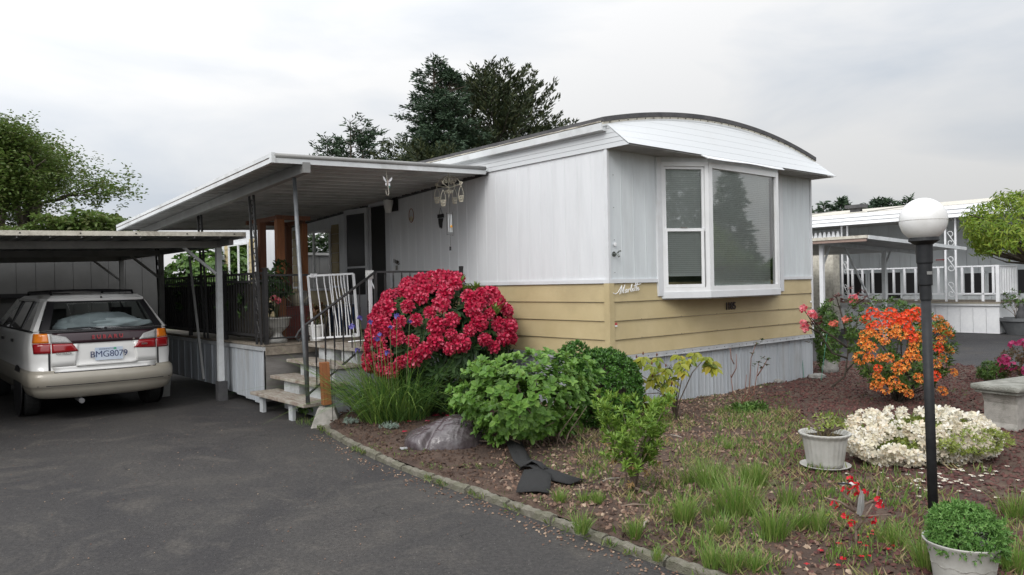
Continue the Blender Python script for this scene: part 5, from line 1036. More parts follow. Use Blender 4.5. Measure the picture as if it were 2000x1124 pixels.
# pruned rose with leafy weed at its foot
def stick(name, label, cat, base, paths, m='twigred', r=.007):
    t = thing(name, label, cat, base)
    for p in paths: MB().tube([Vector(q)-t.location for q in p], [r*(1-.6*i/(len(p)-1)) for i in range(len(p))], 6).build('stem', M[m], t, smooth=True)
    return t
b0 = at_bed(1445, 800); dpt = b0.y
pr = stick('pruned_rose', 'bare pruned rose stems with a small leafy tip before the skirting', 'rose', b0, [[b0, D(1432, 770, dpt), D(1427, 732, dpt)], [D(1428, 738, dpt), D(1438, 720, dpt), D(1438, 692, dpt)], [D(1434, 712, dpt), D(1428, 700, dpt), D(1426, 680, dpt)], [b0, D(1463, 770, dpt), D(1467, 700, dpt), D(1478, 668, dpt)], [b0, D(1472, 770, dpt), D(1478, 735, dpt), D(1482, 708, dpt)], [D(1479, 735, dpt), D(1492, 715, dpt), D(1500, 700, dpt)], [b0, D(1455, 770, dpt), D(1458, 732, dpt)]])
T = np.array([tuple(D(x, y, dpt)-b0) for x, y in ((1482, 705), (1490, 698), (1500, 700), (1474, 712), (1497, 712), (1486, 716), (1478, 670), (1488, 664), (1470, 690))]); a, b, c = whorl(T, np.tile([0, 0, 1], (9, 1)), 5, .3); scatter('foliage', OVAL, a, b, c, .04, .024, LM['rose'], pr)
lw_ = thing('leafy_weed', 'low bright green leafy weed at the foot of the pruned rose', 'weed', at_bed(1462, 812)); P, d = bushpts(60, (0, 0, .03), (.20, .14, .06), seed=3, lo=0, shell=.2); a, b, c = whorl(P, d, 5, .4); scatter('foliage', LANCE, a, b, c, .07, .02, LM['shrub'], lw_)
# tall rose at the house corner
b0 = at_bed(1622, 762); dp = 9.7
ro = stick('tall_rose_bush', 'tall leggy rose bush with pink blooms at the far house corner', 'rose', b0, [[b0, D(1650, 735, dp), D(1656, 690, dp), D(1655, 660, dp), D(1662, 620, dp)], [D(1652, 726, dp), D(1668, 708, dp), D(1695, 704, dp)], [D(1655, 700, dp), D(1625, 690, dp), D(1600, 650, dp), D(1572, 608, dp)], [D(1655, 680, dp), D(1630, 660, dp), D(1600, 640, dp), D(1585, 622, dp)], [D(1655, 660, dp), D(1672, 640, dp), D(1680, 600, dp)], [D(1655, 665, dp), D(1645, 620, dp), D(1632, 575, dp)], [D(1656, 690, dp), D(1690, 660, dp), D(1700, 640, dp)], [D(1600, 650, dp), D(1580, 640, dp), D(1568, 636, dp)]], 'bark', .014)
def tipsD(L, o, dp, sp=.03): return np.array([tuple(D(x, y, dp)-o) for x, y in L])+RNG.normal(0, sp, (len(L), 3))*np.array([.5, 1.5, .5])
gr = [(random.gauss(1650, 28), random.gauss(622, 22)) for _ in range(40)]+[(random.gauss(1605, 16), random.gauss(652, 14)) for _ in range(26)]
a, b, c = whorl(tipsD(gr, b0, dp, .06), np.tile([0, 0, 1], (66, 1)), 5, .2); scatter('foliage', OVAL, a, b, c, .036, .021, LM['rose'], ro)
rd = [(random.gauss(1632, 8), random.gauss(580, 8)) for _ in range(8)]+[(random.gauss(1672, 12), random.gauss(590, 12)) for _ in range(16)]+[(random.gauss(1602, 9), random.gauss(625, 8)) for _ in range(10)]
a, b, c = whorl(tipsD(rd, b0, dp, .04), np.tile([0, 0, 1], (34, 1)), 5, .2); scatter('red_foliage', OVAL, a, b, c, .048, .03, LM['rosered'], ro)
RM = floret_mesh('rose_bloom', LM['rosepink'], 5, .025, .045, 3); PM = floret_mesh('rose_bloom', LM['peach'], 5, .025, .045, 6)
pieces('rose_bloom', RM, ro, tipsD([(1567, 604), (1583, 617), (1590, 620), (1568, 632), (1571, 640), (1662, 582)], b0, dp-.1), [(0, -1, .6)]*6, .95); pieces('rose_bloom', PM, ro, tipsD([(1629, 635), (1634, 634), (1648, 626), (1656, 624)], b0, dp-.1), [(0, -1, .6)]*4, .75, label='coral rose bloom')
for (x, y, x2, y2, lb) in ((1545, 738, 1527, 665, 'thin green stake leaning on the skirting left of the rose'), (1570, 736, 1560, 617, 'tall thin green stake by the far corner of the end wall'), (1604, 742, 1615, 652, 'green stake leaning beside the rose at the house corner')):
    p = at_bed(x, y+6); q = D(x2, y2, p.y+.1); t = thing('plant_stake', lb, 'stake', p); MB().tube([(0, 0, 0), tuple(q-p)], .0045, 5).lathe([(0, 0), (.007, .004), (0, .012)], 6, c=tuple(q-p)).build('rod', M['greenstake'], t)
cs = thing('corner_shrub', 'narrow bright green shrub growing behind the far corner of the house', 'shrub', (4.72, 11.35, .03))
P, d = bushpts(420, (0, 0, .52), (.17, .20, .56), seed=21, lo=-.8, shell=.6, amp=.2); a, b, c = whorl(P, d, 6, .3); scatter('foliage', LANCE, a, b, c, .06, .022, LM['shrub'], cs); stems('stem', M['bark'], (0, 0, 0), P[:12], .01, cs)
def stone(label, loc, r, seed): t = thing('stone', label, 'stone', loc); link('rock', blob('rock', (0, 0, r[2]*.55), r, M['stone'], seed, .25), t)
stone('flat oval grey stone by the far corner of the house', at_bed(1596, 744), (.13, .09, .045), 3); stone('upright angular grey stone behind the flat one', at_bed(1622, 732), (.12, .07, .14), 5)
stone('small grey stone on wood chips before the pruned rose', at_bed(1520, 752), (.07, .05, .04), 8); stone('small rough stone at the base of the steps', at_bed(735, 800), (.16, .12, .09), 11)
# orange azalea
oa = thing('orange_azalea', 'tall azalea bush covered in orange flower clusters behind the lamp post', 'bush', (4.42, 8.62, .05))
P, d = bushpts(520, (0, 0, .58), (.55, .50, .54), seed=15, lo=-.8, shell=.72, amp=.2); P = P[P[:, 2] > .08]; d = nrm(P-np.array([0, 0, .4])+np.array([0, 0, .2])); a, b, c = whorl(P, d, 7, .3, .25); scatter('foliage', LANCE, a, b, c, .065, .022, LM['oleaf'], oa)
stems('stem', M['bark'], (0, 0, 0), P[:24]*.9, .012, oa, base_r=.08)
OM = [floret_mesh('flower_cluster', LM['orange'], 13, .052, .036, s_, flat=.7, tube_=.3, pw=.5) for s_ in range(3)]; OR = [floret_mesh('flower_cluster', LM['orange2'], 14, .052, .036, s_+9, flat=.7, tube_=.3, pw=.6) for s_ in range(3)]
OC = [(1690, 625, 1), (1705, 612, 1), (1722, 618, 1), (1740, 612, 1), (1755, 622, 1), (1775, 618, 1), (1790, 610, 1), (1712, 635, 1), (1735, 632, 1), (1700, 640, 1), (1765, 632, 1), (1775, 645, 1), (1790, 625, 1), (1780, 660, 1), (1725, 645, 0), (1748, 640, 0), (1690, 655, 0), (1705, 652, 0), (1720, 660, 0), (1742, 655, 0), (1760, 655, 0), (1688, 672, 0), (1700, 680, 0), (1728, 668, 0), (1785, 672, 0), (1792, 655, 0), (1720, 700, 0), (1735, 700, 0), (1782, 690, 0), (1792, 700, 0), (1775, 698, 0), (1715, 720, 1), (1712, 735, 0), (1720, 745, 0), (1755, 720, 0), (1765, 715, 0), (1745, 745, 0), (1730, 758, 0), (1710, 755, 0), (1760, 758, 0), (1775, 770, 0), (1833, 625, 0), (1845, 640, 0), (1852, 655, 0), (1838, 665, 0), (1830, 680, 1), (1852, 685, 0), (1840, 700, 0), (1828, 712, 0), (1845, 650, 0), (1862, 728, 0), (1832, 645, 0), (1840, 765, 0), (1825, 735, 1), (1803, 640, 0), (1805, 665, 0), (1795, 740, 0), (1680, 700, 0), (1698, 700, 0)]
for x, y, kd in OC: 
    r2 = ((x-1770)/100)**2+((y-700)/105)**2; p = D(x, y, 8.62-.47*math.sqrt(max(0, 1-min(r2, 1)))-.03)-oa.location; pieces('flower_cluster', OR if kd else OM, oa, [p], [nrm(np.array([p.x*.6, -.6, .5+p.z*.3]))], .84, .3)
# white azalea and its fallen flowers
wa = thing('white_azalea', 'low spreading azalea smothered in cream white flowers behind the lamp post', 'bush', (3.30, 5.97, .04))
P, d = bushpts(1300, (0, 0, .16), (.50, .33, .14), seed=31, lo=-.6, shell=.8, amp=.34, lumps=14); P = P[P[:, 2] > .03]; d = nrm(P-np.array([0, 0, .05])); a, b, c = whorl(P, d, 6, .4, .2); scatter('foliage', LANCE, a, b, c, .035, .013, LM['wleaf'], wa); stems('stem', M['bark'], (0, 0, 0), P[:26]*.9, .007, wa, base_r=.15)
WM = [floret_mesh('flower_cluster', LM['whitep'], 8, .028, .030, s_+3, flat=.6, tube_=.2, pw=.6) for s_ in range(4)]
P, d = bushpts(420, (0, 0, .16), (.50, .33, .145), seed=31, lo=-.55, shell=.86, amp=.34, lumps=14); k = [i for i in range(len(P)) if P[i][2] > .04 and P[i][1] < .3 and mnoise.noise(Vector(P[i]*7)) < .36]
k = sorted(k, key=lambda i: P[i][1]-P[i][2]*.6)
pieces('flower_cluster', WM, wa, P[k][:298], nrm(P[k][:298]-np.array([0, .1, .1])), 1.22, .3)
def fallen(name, label, m, n, cpx, spx, sc, tmpl_n=1):
    pts = [at_bed(random.gauss(cpx[0], spx[0]), min(1110, random.gauss(cpx[1], spx[1]))) for _ in range(n)]; P = []; Dd = []; Nn = []
    for p in pts:
        for k in range(5): a_ = random.random()*.5+k*1.256; P.append((p.x, p.y, p.z+.018)); Dd.append((math.cos(a_), math.sin(a_), .25)); Nn.append((random.gauss(0, .2), random.gauss(0, .2), 1))
    o = scatter(name, PETAL, P, Dd, Nn, sc, sc*.8, m); o['kind'] = 'stuff'; o['label'] = label; o['category'] = 'petals'
fallen('fallen_flowers', 'cream flowers fallen on the red gravel round the white azalea', LM['whitep'], 80, (1860, 935), (75, 20), .018)
fallen('fallen_flowers', 'cream flowers fallen left of the white azalea on the gravel', LM['whitep'], 16, (1725, 890), (18, 6), .024)
fallen('fallen_blooms', 'crimson blooms dropped on the soil between iris and grey sack', LM['pink'], 16, (850, 818), (22, 6), .030)
fallen('fallen_blooms', 'crimson petals dropped beside the concrete pier and kerb', LM['pink'], 4, (770, 838), (40, 5), .026)
fallen('fallen_petals', 'scarlet petals scattered round the small twiggy plant', LM['redfl'], 16, (1680, 1080), (38, 22), .016)
# lamp post
lb_ = G(1824, 1036, .06)
lp = thing('lamp_post', 'black garden lamp post with a round white globe', 'lamp post', lb_, rot=(0, .012*0, 0))
tp_ = D(1803, 430, lb_.y)-lb_
def lean(z): t = z/tp_.z; return (tp_.x*t, tp_.y*t, z)
MB().tube([lean(-.05), lean(tp_.z-.44)], .0262, 20).build('pole', M['lampblack'], lp, smooth=True)
MB().tube([lean(tp_.z-.45), lean(tp_.z-.37)], .031, 20).tube([lean(tp_.z-.37), lean(tp_.z-.365)], [.034, .038], 20).build('collar', M['lampblack'], lp)
MB().tube([lean(tp_.z-.365), lean(tp_.z-.25), lean(tp_.z-.24), lean(tp_.z-.14)], [.037, .038, .042, .044], 24).build('fitter', M['lampblack'], lp)
MB().tube([lean(tp_.z-.14), lean(tp_.z-.118), lean(tp_.z-.100)], [.046, .080, .076], 28).build('cup', M['lampblack'], lp); MB().tube([(tp_.x+.1243*math.cos(t/36*2*PI), tp_.y+.1243*math.sin(t/36*2*PI), tp_.z-.004) for t in range(37)], .0012, 4).build('seam', M['concrete'], lp)
bm = bmesh.new(); bmesh.ops.create_uvsphere(bm, u_segments=48, v_segments=32, radius=.124); me = bpy.data.meshes.new('globe'); bm.to_mesh(me); bm.free(); me.materials.append(M['lampglobe']); me.polygons.foreach_set('use_smooth', [True]*len(me.polygons)); link('globe', me, lp, tuple(tp_))
q = lean(tp_.z-.30); MB().box(-.016, .016, -.0395, -.0385, -.009, .009).build('label', M['alum_dull'], lp, q, (0, 0, .12))
# pots
pm_ = thing('ribbed_pot', 'cream ribbed plastic pot with saucer in the middle of the bed', 'pot', at_bed(1612, 918))
MB().lathe([(0, .018), (.118, .018), (.13, .05), (.155, .22), (.158, .235), (.178, .25), (.185, .262), (.182, .27), (.168, .268), (.150, .23), (0, .23)], 96, flute=24, amp=.022).build('body', M['potpl'], pm_, smooth=True); MB().lathe([(0, 0), (.13, .0), (.178, .025), (.182, .03), (.176, .031), (.13, .012), (0, .012)], 32).build('saucer', M['potpl'], pm_, smooth=True)
MB().lathe([(0, .235), (.155, .235)], 20).build('soil', M['soil'], pm_)
pp = leafy_plant('sparse_potted_plant', 'thin pale plant with yellow-green leaves in the cream ribbed pot', 'plant', pm_.location+Vector((0, 0, .23)), (.17, .15, .085), 60, 'wleaf', .028, .016, seed=6, stemm='twig', nst=34, k=4)
blades('old_stalks', LM['dry'], 90, (0, 0, 0), .13, .11, .003, .5, .3, 3, pp, 9)
p2 = thing('chrysanthemum_pot', 'white flared pot in the near right corner below the lamp post', 'pot', Vector((2.045, 3.46, .045)))
p2.scale = (.90, .90, .95)
MB().lathe([(0, 0), (.115, 0), (.135, .05), (.150, .16), (.172, .235), (.186, .25), (.186, .258), (.172, .25), (.148, .20), (0, .20)], 48).build('body', M['potpl'], p2, smooth=True); MB().lathe([(0, .2), (.15, .2)], 24).build('soil', M['soil'], p2)
MB().tube([(.1475*math.cos(t/40*2*PI), .1475*math.sin(t/40*2*PI), .145+.006*math.sin(t*1.6)) for t in range(41)], .003, 4).build('rope_band', M['concrete'], p2)
mu = thing('chrysanthemum_plant', 'dome of finely cut green foliage filling the near white pot', 'plant', p2.location+Vector((0, 0, .19)))
mu.scale = (.86, .86, .98)
P, d = bushpts(1100, (0, 0, .07), (.19, .18, .17), seed=41, lo=-.35, shell=.66, amp=.16, lumps=14); a, b, c = whorl(P, d, 9, .5, .3); scatter('foliage', LANCE, a, b, c, .022*(.6+.7*RNG.random(len(a))), .008, LM['mum'], mu); stems('stem', M['twiggreen'], (0, 0, 0), P[:24]*.9, .004, mu, base_r=.05)

# grey sack of mulch
sk_c = at_bed(877, 868)
sack = thing('mulch_sack', 'bulging grey plastic sack of mulch lying on the soil', 'sack', sk_c+Vector((-.03, -.04, 0)), .10)
bm = bmesh.new(); bmesh.ops.create_grid(bm, x_segments=90, y_segments=60, size=1)
for v in bm.verts:
    x, y = v.co.x, v.co.y; e_ = (1-abs(x)**2.8)*(1-abs(y)**2.4); e_ = max(0, e_)**.36
    pk = math.exp(-((x-.32)**2*2.2+(y-.2)**2*.8)); wr = abs(mnoise.noise(Vector((x*7-y*2, y*1.6+x*2, 2))))*.020+abs(mnoise.noise(Vector((x*16-y*5, y*3, 6))))*.007+abs(mnoise.noise(Vector((x*3+y*9, y*2, 8))))*.009
    crease = .055*math.exp(-((x+.10-.45*y)**2)*110)*max(0, .25-y)
    h = e_*(.15+.11*pk)-crease*1.3-e_*wr; pin = 1-.20*abs(x)**2*abs(y)**2-.08*(1-abs(x))*abs(y)
    v.co = Vector((x*.37*pin, y*.29*pin+.05*x*x, max(h, 0)-.004))
me = bpy.data.meshes.new('sack'); bm.to_mesh(me); bm.free(); me.materials.append(M['bag']); me.polygons.foreach_set('use_smooth', [True]*len(me.polygons)); link('sack', me, sack)
MB().tube([(.08, -.22, .01), (.16, -.21, .02), (.26, -.17, .015), (.36, -.10, .03)], [.006, .008, .006, .004], 5).build('seam', M['bagclear'], sack); MB().prism([(-.33, -.18), (-.38, -.20), (-.40, -.15), (-.34, -.14)], .0, .012, 'z').build('sack_corner', M['bagclear'], sack)
# folded landscape fabric
fb = thing('landscape_fabric', 'crumpled strip of black landscape fabric on the wood chips', 'fabric', at_bed(1045, 950))
def ribbon(path, w, ups, seed, par, nm='strip'):
    vs = []; n = len(path)
    for i, p in enumerate(path):
        p = Vector(p); t = (Vector(path[min(i+1, n-1)])-Vector(path[max(i-1, 0)])).normalized(); s_ = Vector((t.y, -t.x, ups[i])).normalized()
        for k in range(7): f = (k-3)/3; vs.append(p+s_*w[i]*f+Vector((0, 0, .030*abs(mnoise.noise(Vector((i*.9, k*.8, seed))))+.012*(1-f*f))))
    o = MB().add(vs, [(i*7+k, (i+1)*7+k, (i+1)*7+k+1, i*7+k+1) for i in range(n-1) for k in range(6)]).build(nm, M['fabric'], par, smooth=True); s_ = o.modifiers.new('s', 'SOLIDIFY'); s_.thickness = .006; return o
P0 = fb.location
def fp(px, py, z=.04): q_ = at_bed(px, py); return (q_.x-P0.x, q_.y-P0.y, z+q_.z-P0.z)
ribbon([fp(1004, 872, .02), fp(1012, 892, .03), fp(1022, 912, .035), fp(1036, 926, .05)], [.07, .075, .08, .08], [.05, .1, .2, .3], 1, fb)
ribbon([fp(1046, 922, .055), fp(1072, 930, .04), fp(1098, 940, .03), fp(1128, 948, .02)], [.075, .085, .09, .085], [.3, .1, 0, 0], 11, fb)
ribbon([fp(1050, 934, .06), fp(1047, 948, .05), (fp(1043, 962, .03)), fp(1040, 972, .012)], [.10, .11, .115, .11], [.1, 0, 0, 0], 4, fb)
ribbon([fp(1020, 925, .055), fp(1038, 921, .075), fp(1058, 924, .07), fp(1070, 930, .045)], [.045, .05, .05, .04], [.7, .6, .4, .3], 7, fb)
# cedar post stub on a concrete pier
pc = at_bed(633, 826); pier = thing('concrete_pier', 'tapered concrete pier block at the foot of the steps', 'pier block', Vector((pc.x, pc.y+.12, .01)), .15)
MB().add([(-.155, -.155, 0), (.155, -.155, 0), (.155, .155, 0), (-.155, .155, 0), (-.085, -.085, .20), (.085, -.085, .20), (.085, .085, .20), (-.085, .085, .20)], [(0, 1, 5, 4), (1, 2, 6, 5), (2, 3, 7, 6), (3, 0, 4, 7), (4, 5, 6, 7)]).build('block', M['concrete'], pier, bevel=.012)
cpst = thing('cedar_post_stub', 'short brown cedar post standing on the concrete pier block', 'post', pier.location+Vector((.0, 0, .225)), .55, rot=(0, -.035, .55))
MB().box(-.045, .045, -.045, .045, 0, .46).build('post', M['cedar'], cpst, bevel=.004); MB().box(-.03, .03, -.03, .03, -.025, 0).build('bracket', M['galv'], cpst)
pw2 = thing('wire_rod', 'thin dark rod standing in front of the concrete pier', 'rod', Vector((pier.location.x+.10, pier.location.y-.14, .02))); MB().tube([(0, 0, 0), (-.01, 0, .72)], .004, 5).build('rod', M['wire'], pw2)
def cushion(label, px, py, seed): t = thing('silver_plant', label, 'plant', at_bed(px, py)); P, d = bushpts(80, (0, 0, .02), (.09, .07, .05), seed=seed, lo=0, shell=.5); a, b, c = whorl(P, d, 6, .5); scatter('foliage', LANCE, a, b, c, .022, .007, LM['silver'], t)
cushion('small silvery cushion plant nearest the concrete pier', 684, 832, 1); cushion('small silvery cushion plant between the iris and the kerb', 762, 842, 2)
# twiggy plant with scarlet flowers and garden ornaments
b0 = at_bed(1672, 1075); dq = b0.y
tw = stick('scarlet_flowered_twigs', 'small bare twiggy plant with scarlet flowers near the kerb', 'plant', b0, [[b0, D(1672, 1040, dq), D(1670, 1005, dq), D(1660, 980, dq), D(1650, 950, dq)], [D(1671, 1035, dq), D(1690, 1010, dq), D(1705, 985, dq-.04)], [D(1671, 1010, dq), D(1690, 985, dq), D(1712, 975, dq), D(1716, 950, dq)], [D(1670, 1000, dq), D(1640, 980, dq), D(1610, 972, dq)], [D(1670, 990, dq), D(1680, 960, dq), D(1674, 938, dq)], [D(1672, 1010, dq), D(1700, 1008, dq), D(1740, 1006, dq)], [D(1668, 985, dq), D(1650, 970, dq), D(1640, 955, dq)]], 'twig', .0085)
pieces('flower', floret_mesh('flower', LM['redfl'], 3, .010, .017, 3), tw, tipsD([(1662, 940), (1665, 955), (1688, 960), (1692, 965), (1650, 957), (1717, 975), (1722, 980), (1716, 988), (1632, 985), (1650, 1010), (1702, 1019), (1658, 1022), (1670, 948)], b0, dq-.02, .01), [(0, -.6, .6)]*13, 1)
a, b, c = whorl(tipsD([(random.gauss(1670, 30), random.gauss(1000, 25)) for _ in range(26)], b0, dq, .02), np.tile([0, 0, 1], (26, 1)), 3, .3); scatter('foliage', OVAL, a, b, c, .018, .010, LM['yel'], tw)
gf = thing('wing_ornament', 'pale grey feather shaped ornament held in the scarlet flowered twigs', 'ornament', D(1680, 985, dq-.03)); MB().add([(-.02, 0, -.05), (.0, -.01, -.06), (.022, 0, -.02), (.02, -.005, .05), (.005, 0, .075), (-.015, -.01, .03)], [(0, 1, 2, 3, 4, 5)]).tube([(-.005, -.008, -.06), (.0, -.012, 0), (.01, -.006, .07)], .004, 5).build('feather', M['alum_dull'], gf)
gd = thing('dragonfly_ornament', 'small black and white dragonfly ornament on top of the twigs', 'ornament', D(1655, 946, dq-.03)); MB().add([(-.045, 0, .0), (-.02, 0, .012), (0, 0, .002), (-.02, 0, -.008)], [(0, 1, 2, 3)]).add([(.045, 0, -.004), (.02, 0, .012), (0, 0, .002), (.02, 0, -.006)], [(0, 1, 2, 3)]).build('wing', M['white'], gd); MB().tube([(-.05, -.004, .006), (0, -.004, .004), (.02, -.004, -.004)], [.005, .006, .003], 6).build('body', M['carblack'], gd)
# aged concrete bench at the right edge
bn = thing('concrete_bench', 'aged cast concrete bench with a mossy slab top at the right edge', 'bench', D(1962, 845, 6.95)+Vector((.36, .25, -.02)), .50)
MB().prism([(-.52, -.22), (.52, -.22), (.52, .22), (-.52, .22)], .40, .455, 'z').build('seat', M['bench'], bn, bevel=.02); MB().prism([(-.49, -.19), (.49, -.19), (.49, .19), (-.49, .19)], .372, .40, 'z').build('moulding', M['bench'], bn, bevel=.008)
for x in (-.34, .34): MB().prism([(-.10, 0), (.10, 0), (.10, .06), (.075, .10), (.075, .28), (.11, .37), (-.11, .37), (-.075, .28), (-.075, .10), (-.10, .06)], -.15, .15, 'y').build('leg', M['concrete'], bn, (x, 0, 0), bevel=.01)
# pink azalea and small shrub by the second drive
pa = thing('pink_azalea', 'reddish leaved azalea with magenta flowers at the far right of the bed', 'bush', G(1992, 752, .05)+Vector((.25, .2, 0))); P, d = bushpts(420, (0, 0, .24), (.46, .4, .30), seed=51, lo=-.5, shell=.6, amp=.3); a, b, c = whorl(P, d, 6, .3); scatter('foliage', LANCE, a, b, c, .035, .014, LM['redleaf'], pa); stems('stem', M['bark'], (0, 0, 0), P[:12], .008, pa)
MG = floret_mesh('flower_cluster', LM['magenta'], 6, .04, .035, 4); P, d = bushpts(60, (0, 0, .25), (.48, .42, .30), seed=52, lo=-.3, shell=.9); k = P[:, 1] < .1; pieces('flower_cluster', MG, pa, P[k], d[k], 1)
gs = thing('small_green_shrub', 'small dark green shrub left of the magenta azalea', 'shrub', G(1938, 748, .05)); P, d = bushpts(220, (0, 0, .14), (.20, .18, .17), seed=53, lo=-.5, shell=.5); a, b, c = whorl(P, d, 6, .3); scatter('foliage', LANCE, a, b, c, .04, .015, LM['oleaf'], gs); stems('stem', M['bark'], (0, 0, 0), P[:8], .006, gs)
# grass tufts: (base px, py, height m, blades, spread, label)
TU = [(1335, 1022, .22, 130, .05, 'bright grass tuft left of the double clump, midway to the kerb'), (1440, 1005, .30, 220, .10, 'tallest grass clump in the middle of the bed'), (1475, 950, .22, 170, .08, 'broad grass clump behind the tallest clump'), (1385, 955, .24, 150, .07, 'feathery grass clump left of the broad one'), (1240, 1050, .15, 70, .03, 'small grass tuft near the kerb below the azalea'), (1512, 1052, .24, 150, .06, 'feathery grass tuft right of the tallest clump'), (1405, 1042, .14, 80, .04, 'short bright grass tuft below the tallest clump'), (1345, 945, .16, 60, .04, 'thin grass tuft nearest the young azalea'), (1388, 1005, .13, 60, .04, 'short grass tuft at the left foot of the tallest clump'), (1540, 990, .20, 90, .05, 'thin grass tuft between clump and ribbed pot'), (1563, 1030, .16, 80, .04, 'grass tuft left of the twiggy plant'), (1598, 1035, .17, 80, .04, 'grass tuft just left of the scarlet flowered twigs'), (1742, 1062, .16, 110, .06, 'grass tuft between twiggy plant and the near pot'), (1390, 1105, .14, 80, .04, 'grass tuft beside the kerb at the bottom edge'), (1432, 1112, .15, 90, .04, 'second grass tuft along the bottom edge from the kerb'), (1475, 1112, .13, 70, .04, 'third grass tuft along the bottom edge from the kerb'), (1095, 985, .11, 80, .035, 'bright grass tuft just below the black fabric'), (1142, 985, .10, 50, .03, 'darker grass tuft right of the one below the fabric'), (1168, 988, .10, 50, .03, 'grass tuft below the young azalea stem'), (1135, 1042, .15, 80, .035, 'dark grass tuft growing right at the kerb'), (1285, 1092, .08, 40, .03, 'tiny grass tuft against the kerb'), (1420, 880, .12, 50, .05, 'wispy grass tuft at the end of the wood chips'), (1985, 1010, .20, 100, .06, 'grass clump at the right edge behind the near pot'), (1985, 1115, .20, 110, .06, 'grass clump at the right edge beside the near pot'), (1808, 1112, .20, 110, .04, 'grass tuft pressed against the left of the near pot'), (1378, 1065, .10, 50, .03, 'small grass tuft near the kerb, right of the lone one')]
for i, (x, y, h, n, r, lb) in enumerate(TU):
    t = thing('grass_tuft', lb, 'grass tuft', at_bed(x, y), 0, 'grass tufts growing in the garden bed'); blades('blades', LM['grass'], int(n*1.5), (0, 0, -.01), r, h*1.12, .0048, .42, .35, 4, t, 60+i)
    if i % 2 == 0: blades('dead_blades', LM['dry'], n//5, (0, 0, -.01), r*1.2, h*.7, .004, .8, .6, 3, t, 90+i)
# ground cover weeds, dry stems
def weedpatch(x, y):
    q = Vector((x*1.4, y*1.4, 7)); n_ = mnoise.noise(q)+.5*mnoise.noise(q*2.7); L_ = toloc((x, y, 0)); 
    return n_+(.22 if (1.2 < x < 3.4 and 5.4 < y < 9.3) else .16 if (.7 < x < 2.8 and y < 5.4) else -.02)-(.5 if (x > 2.4+max(0, (y-6)*.3) and y > 5) else 0)-(.12 if x < 0 else 0)
wp_ = []
while len(wp_) < 7600:
    y_ = 2.5+7.5*random.random()**1.3; x_ = random.uniform(-1.6, 6)
    if inpoly(x_, y_, BEDP) and weedpatch(x_, y_)+random.uniform(-.1, .1) > .08: wp_.append((x_, y_, bedz(x_, y_)+.008))
wp_ = np.array(wp_); a, b, c = whorl(wp_, np.tile([0, 0, 1.], (len(wp_), 1)), 4, .35, .25); o = scatter('weeds', LANCE, a, b, c, .027*(.5+.9*RNG.random(len(a))), .0085, LM['weed']); o['kind'] = 'stuff'; o['label'] = 'low green weeds spreading over the garden bed'; o['category'] = 'weeds'
gsn = []
while len(gsn) < 1500:
    y_ = 2.6+5.5*random.random(); x_ = random.uniform(.5, 4.5)
    if inpoly(x_, y_, BEDP) and weedpatch(x_, y_) > -.05: gsn.append((x_, y_, bedz(x_, y_)))
for nm, mm, lb, sub in (('sparse_grass', LM['grass'], 'thin scattered grass blades among the weeds', gsn[:850]), ('dry_stems', LM['dry'], 'dry straw coloured stems lying among the weeds', gsn[850:])):
    P, Dd, Nn = [], [], []
    for p in sub:
        for k in range(7): a_ = random.random()*6.28; P.append((p[0]+random.gauss(0, .03), p[1]+random.gauss(0, .03), p[2])); Dd.append((math.cos(a_)*.5, math.sin(a_)*.5, 1 if nm[0] == 's' else .35)); Nn.append((math.cos(a_), math.sin(a_), .1))
    o = scatter(nm, LANCE, P, Dd, Nn, .07*(.4+RNG.random(len(P))), .005, mm); o['kind'] = 'stuff'; o['label'] = lb; o['category'] = 'grass'
kg = []
for (x0, y0), (x1, y1) in zip(KERB[:8], KERB[1:9]):
    for k in range(14):
        t = random.random(); 
        if mnoise.noise(Vector((x0+(x1-x0)*t, y0+(y1-y0)*t, 2))*1.6) > .0: kg.append((x0+(x1-x0)*t+random.choice((-.07, .09)), y0+(y1-y0)*t, .02))
P = np.repeat(np.array(kg), 8, 0)+RNG.normal(0, .02, (len(kg)*8, 3))*np.array([1, 1, 0]); o = scatter('kerb_weeds', LANCE, P, RNG.normal(0, .6, P.shape)+np.array([0, 0, .8]), RNG.normal(size=P.shape), .05, .009, LM['weed']); o['kind'] = 'stuff'; o['label'] = 'tiny weeds growing along both sides of the kerb'; o['category'] = 'weeds'
tw_ = thing('step_weeds', 'green weeds growing under the lowest porch step', 'weeds', HW(-2.12, 2.75, .01)); P, d = bushpts(90, (0, 0, .08), (.22, .22, .13), seed=5, lo=0, shell=.2); a, b, c = whorl(P, d, 5, .3); scatter('foliage', OVAL, a, b, c, .04, .022, LM['shrub'], tw_)
blades('blades', LM['grass'], 60, (.1, -.5, 0), .15, .09, .005, .5, .3, 3, tw_, 77)
# debris on the asphalt
P = [(random.uniform(-6, 1), random.uniform(2.6, 9), .008) for _ in range(700)]; P = np.array([p for p in P if not inpoly(p[0], p[1], BEDP) and math.dist(p[:2], (0, 0)) > 2]); o = scatter('grit', CHIP, P, RNG.normal(size=P.shape)*np.array([1, 1, .1]), np.tile([0, 0, 1.], (len(P), 1)), .009*(.4+RNG.random(len(P))), .007, LM['chip']); o['kind'] = 'stuff'; o['label'] = 'pale grit and chips scattered on the driveway'; o['category'] = 'grit'
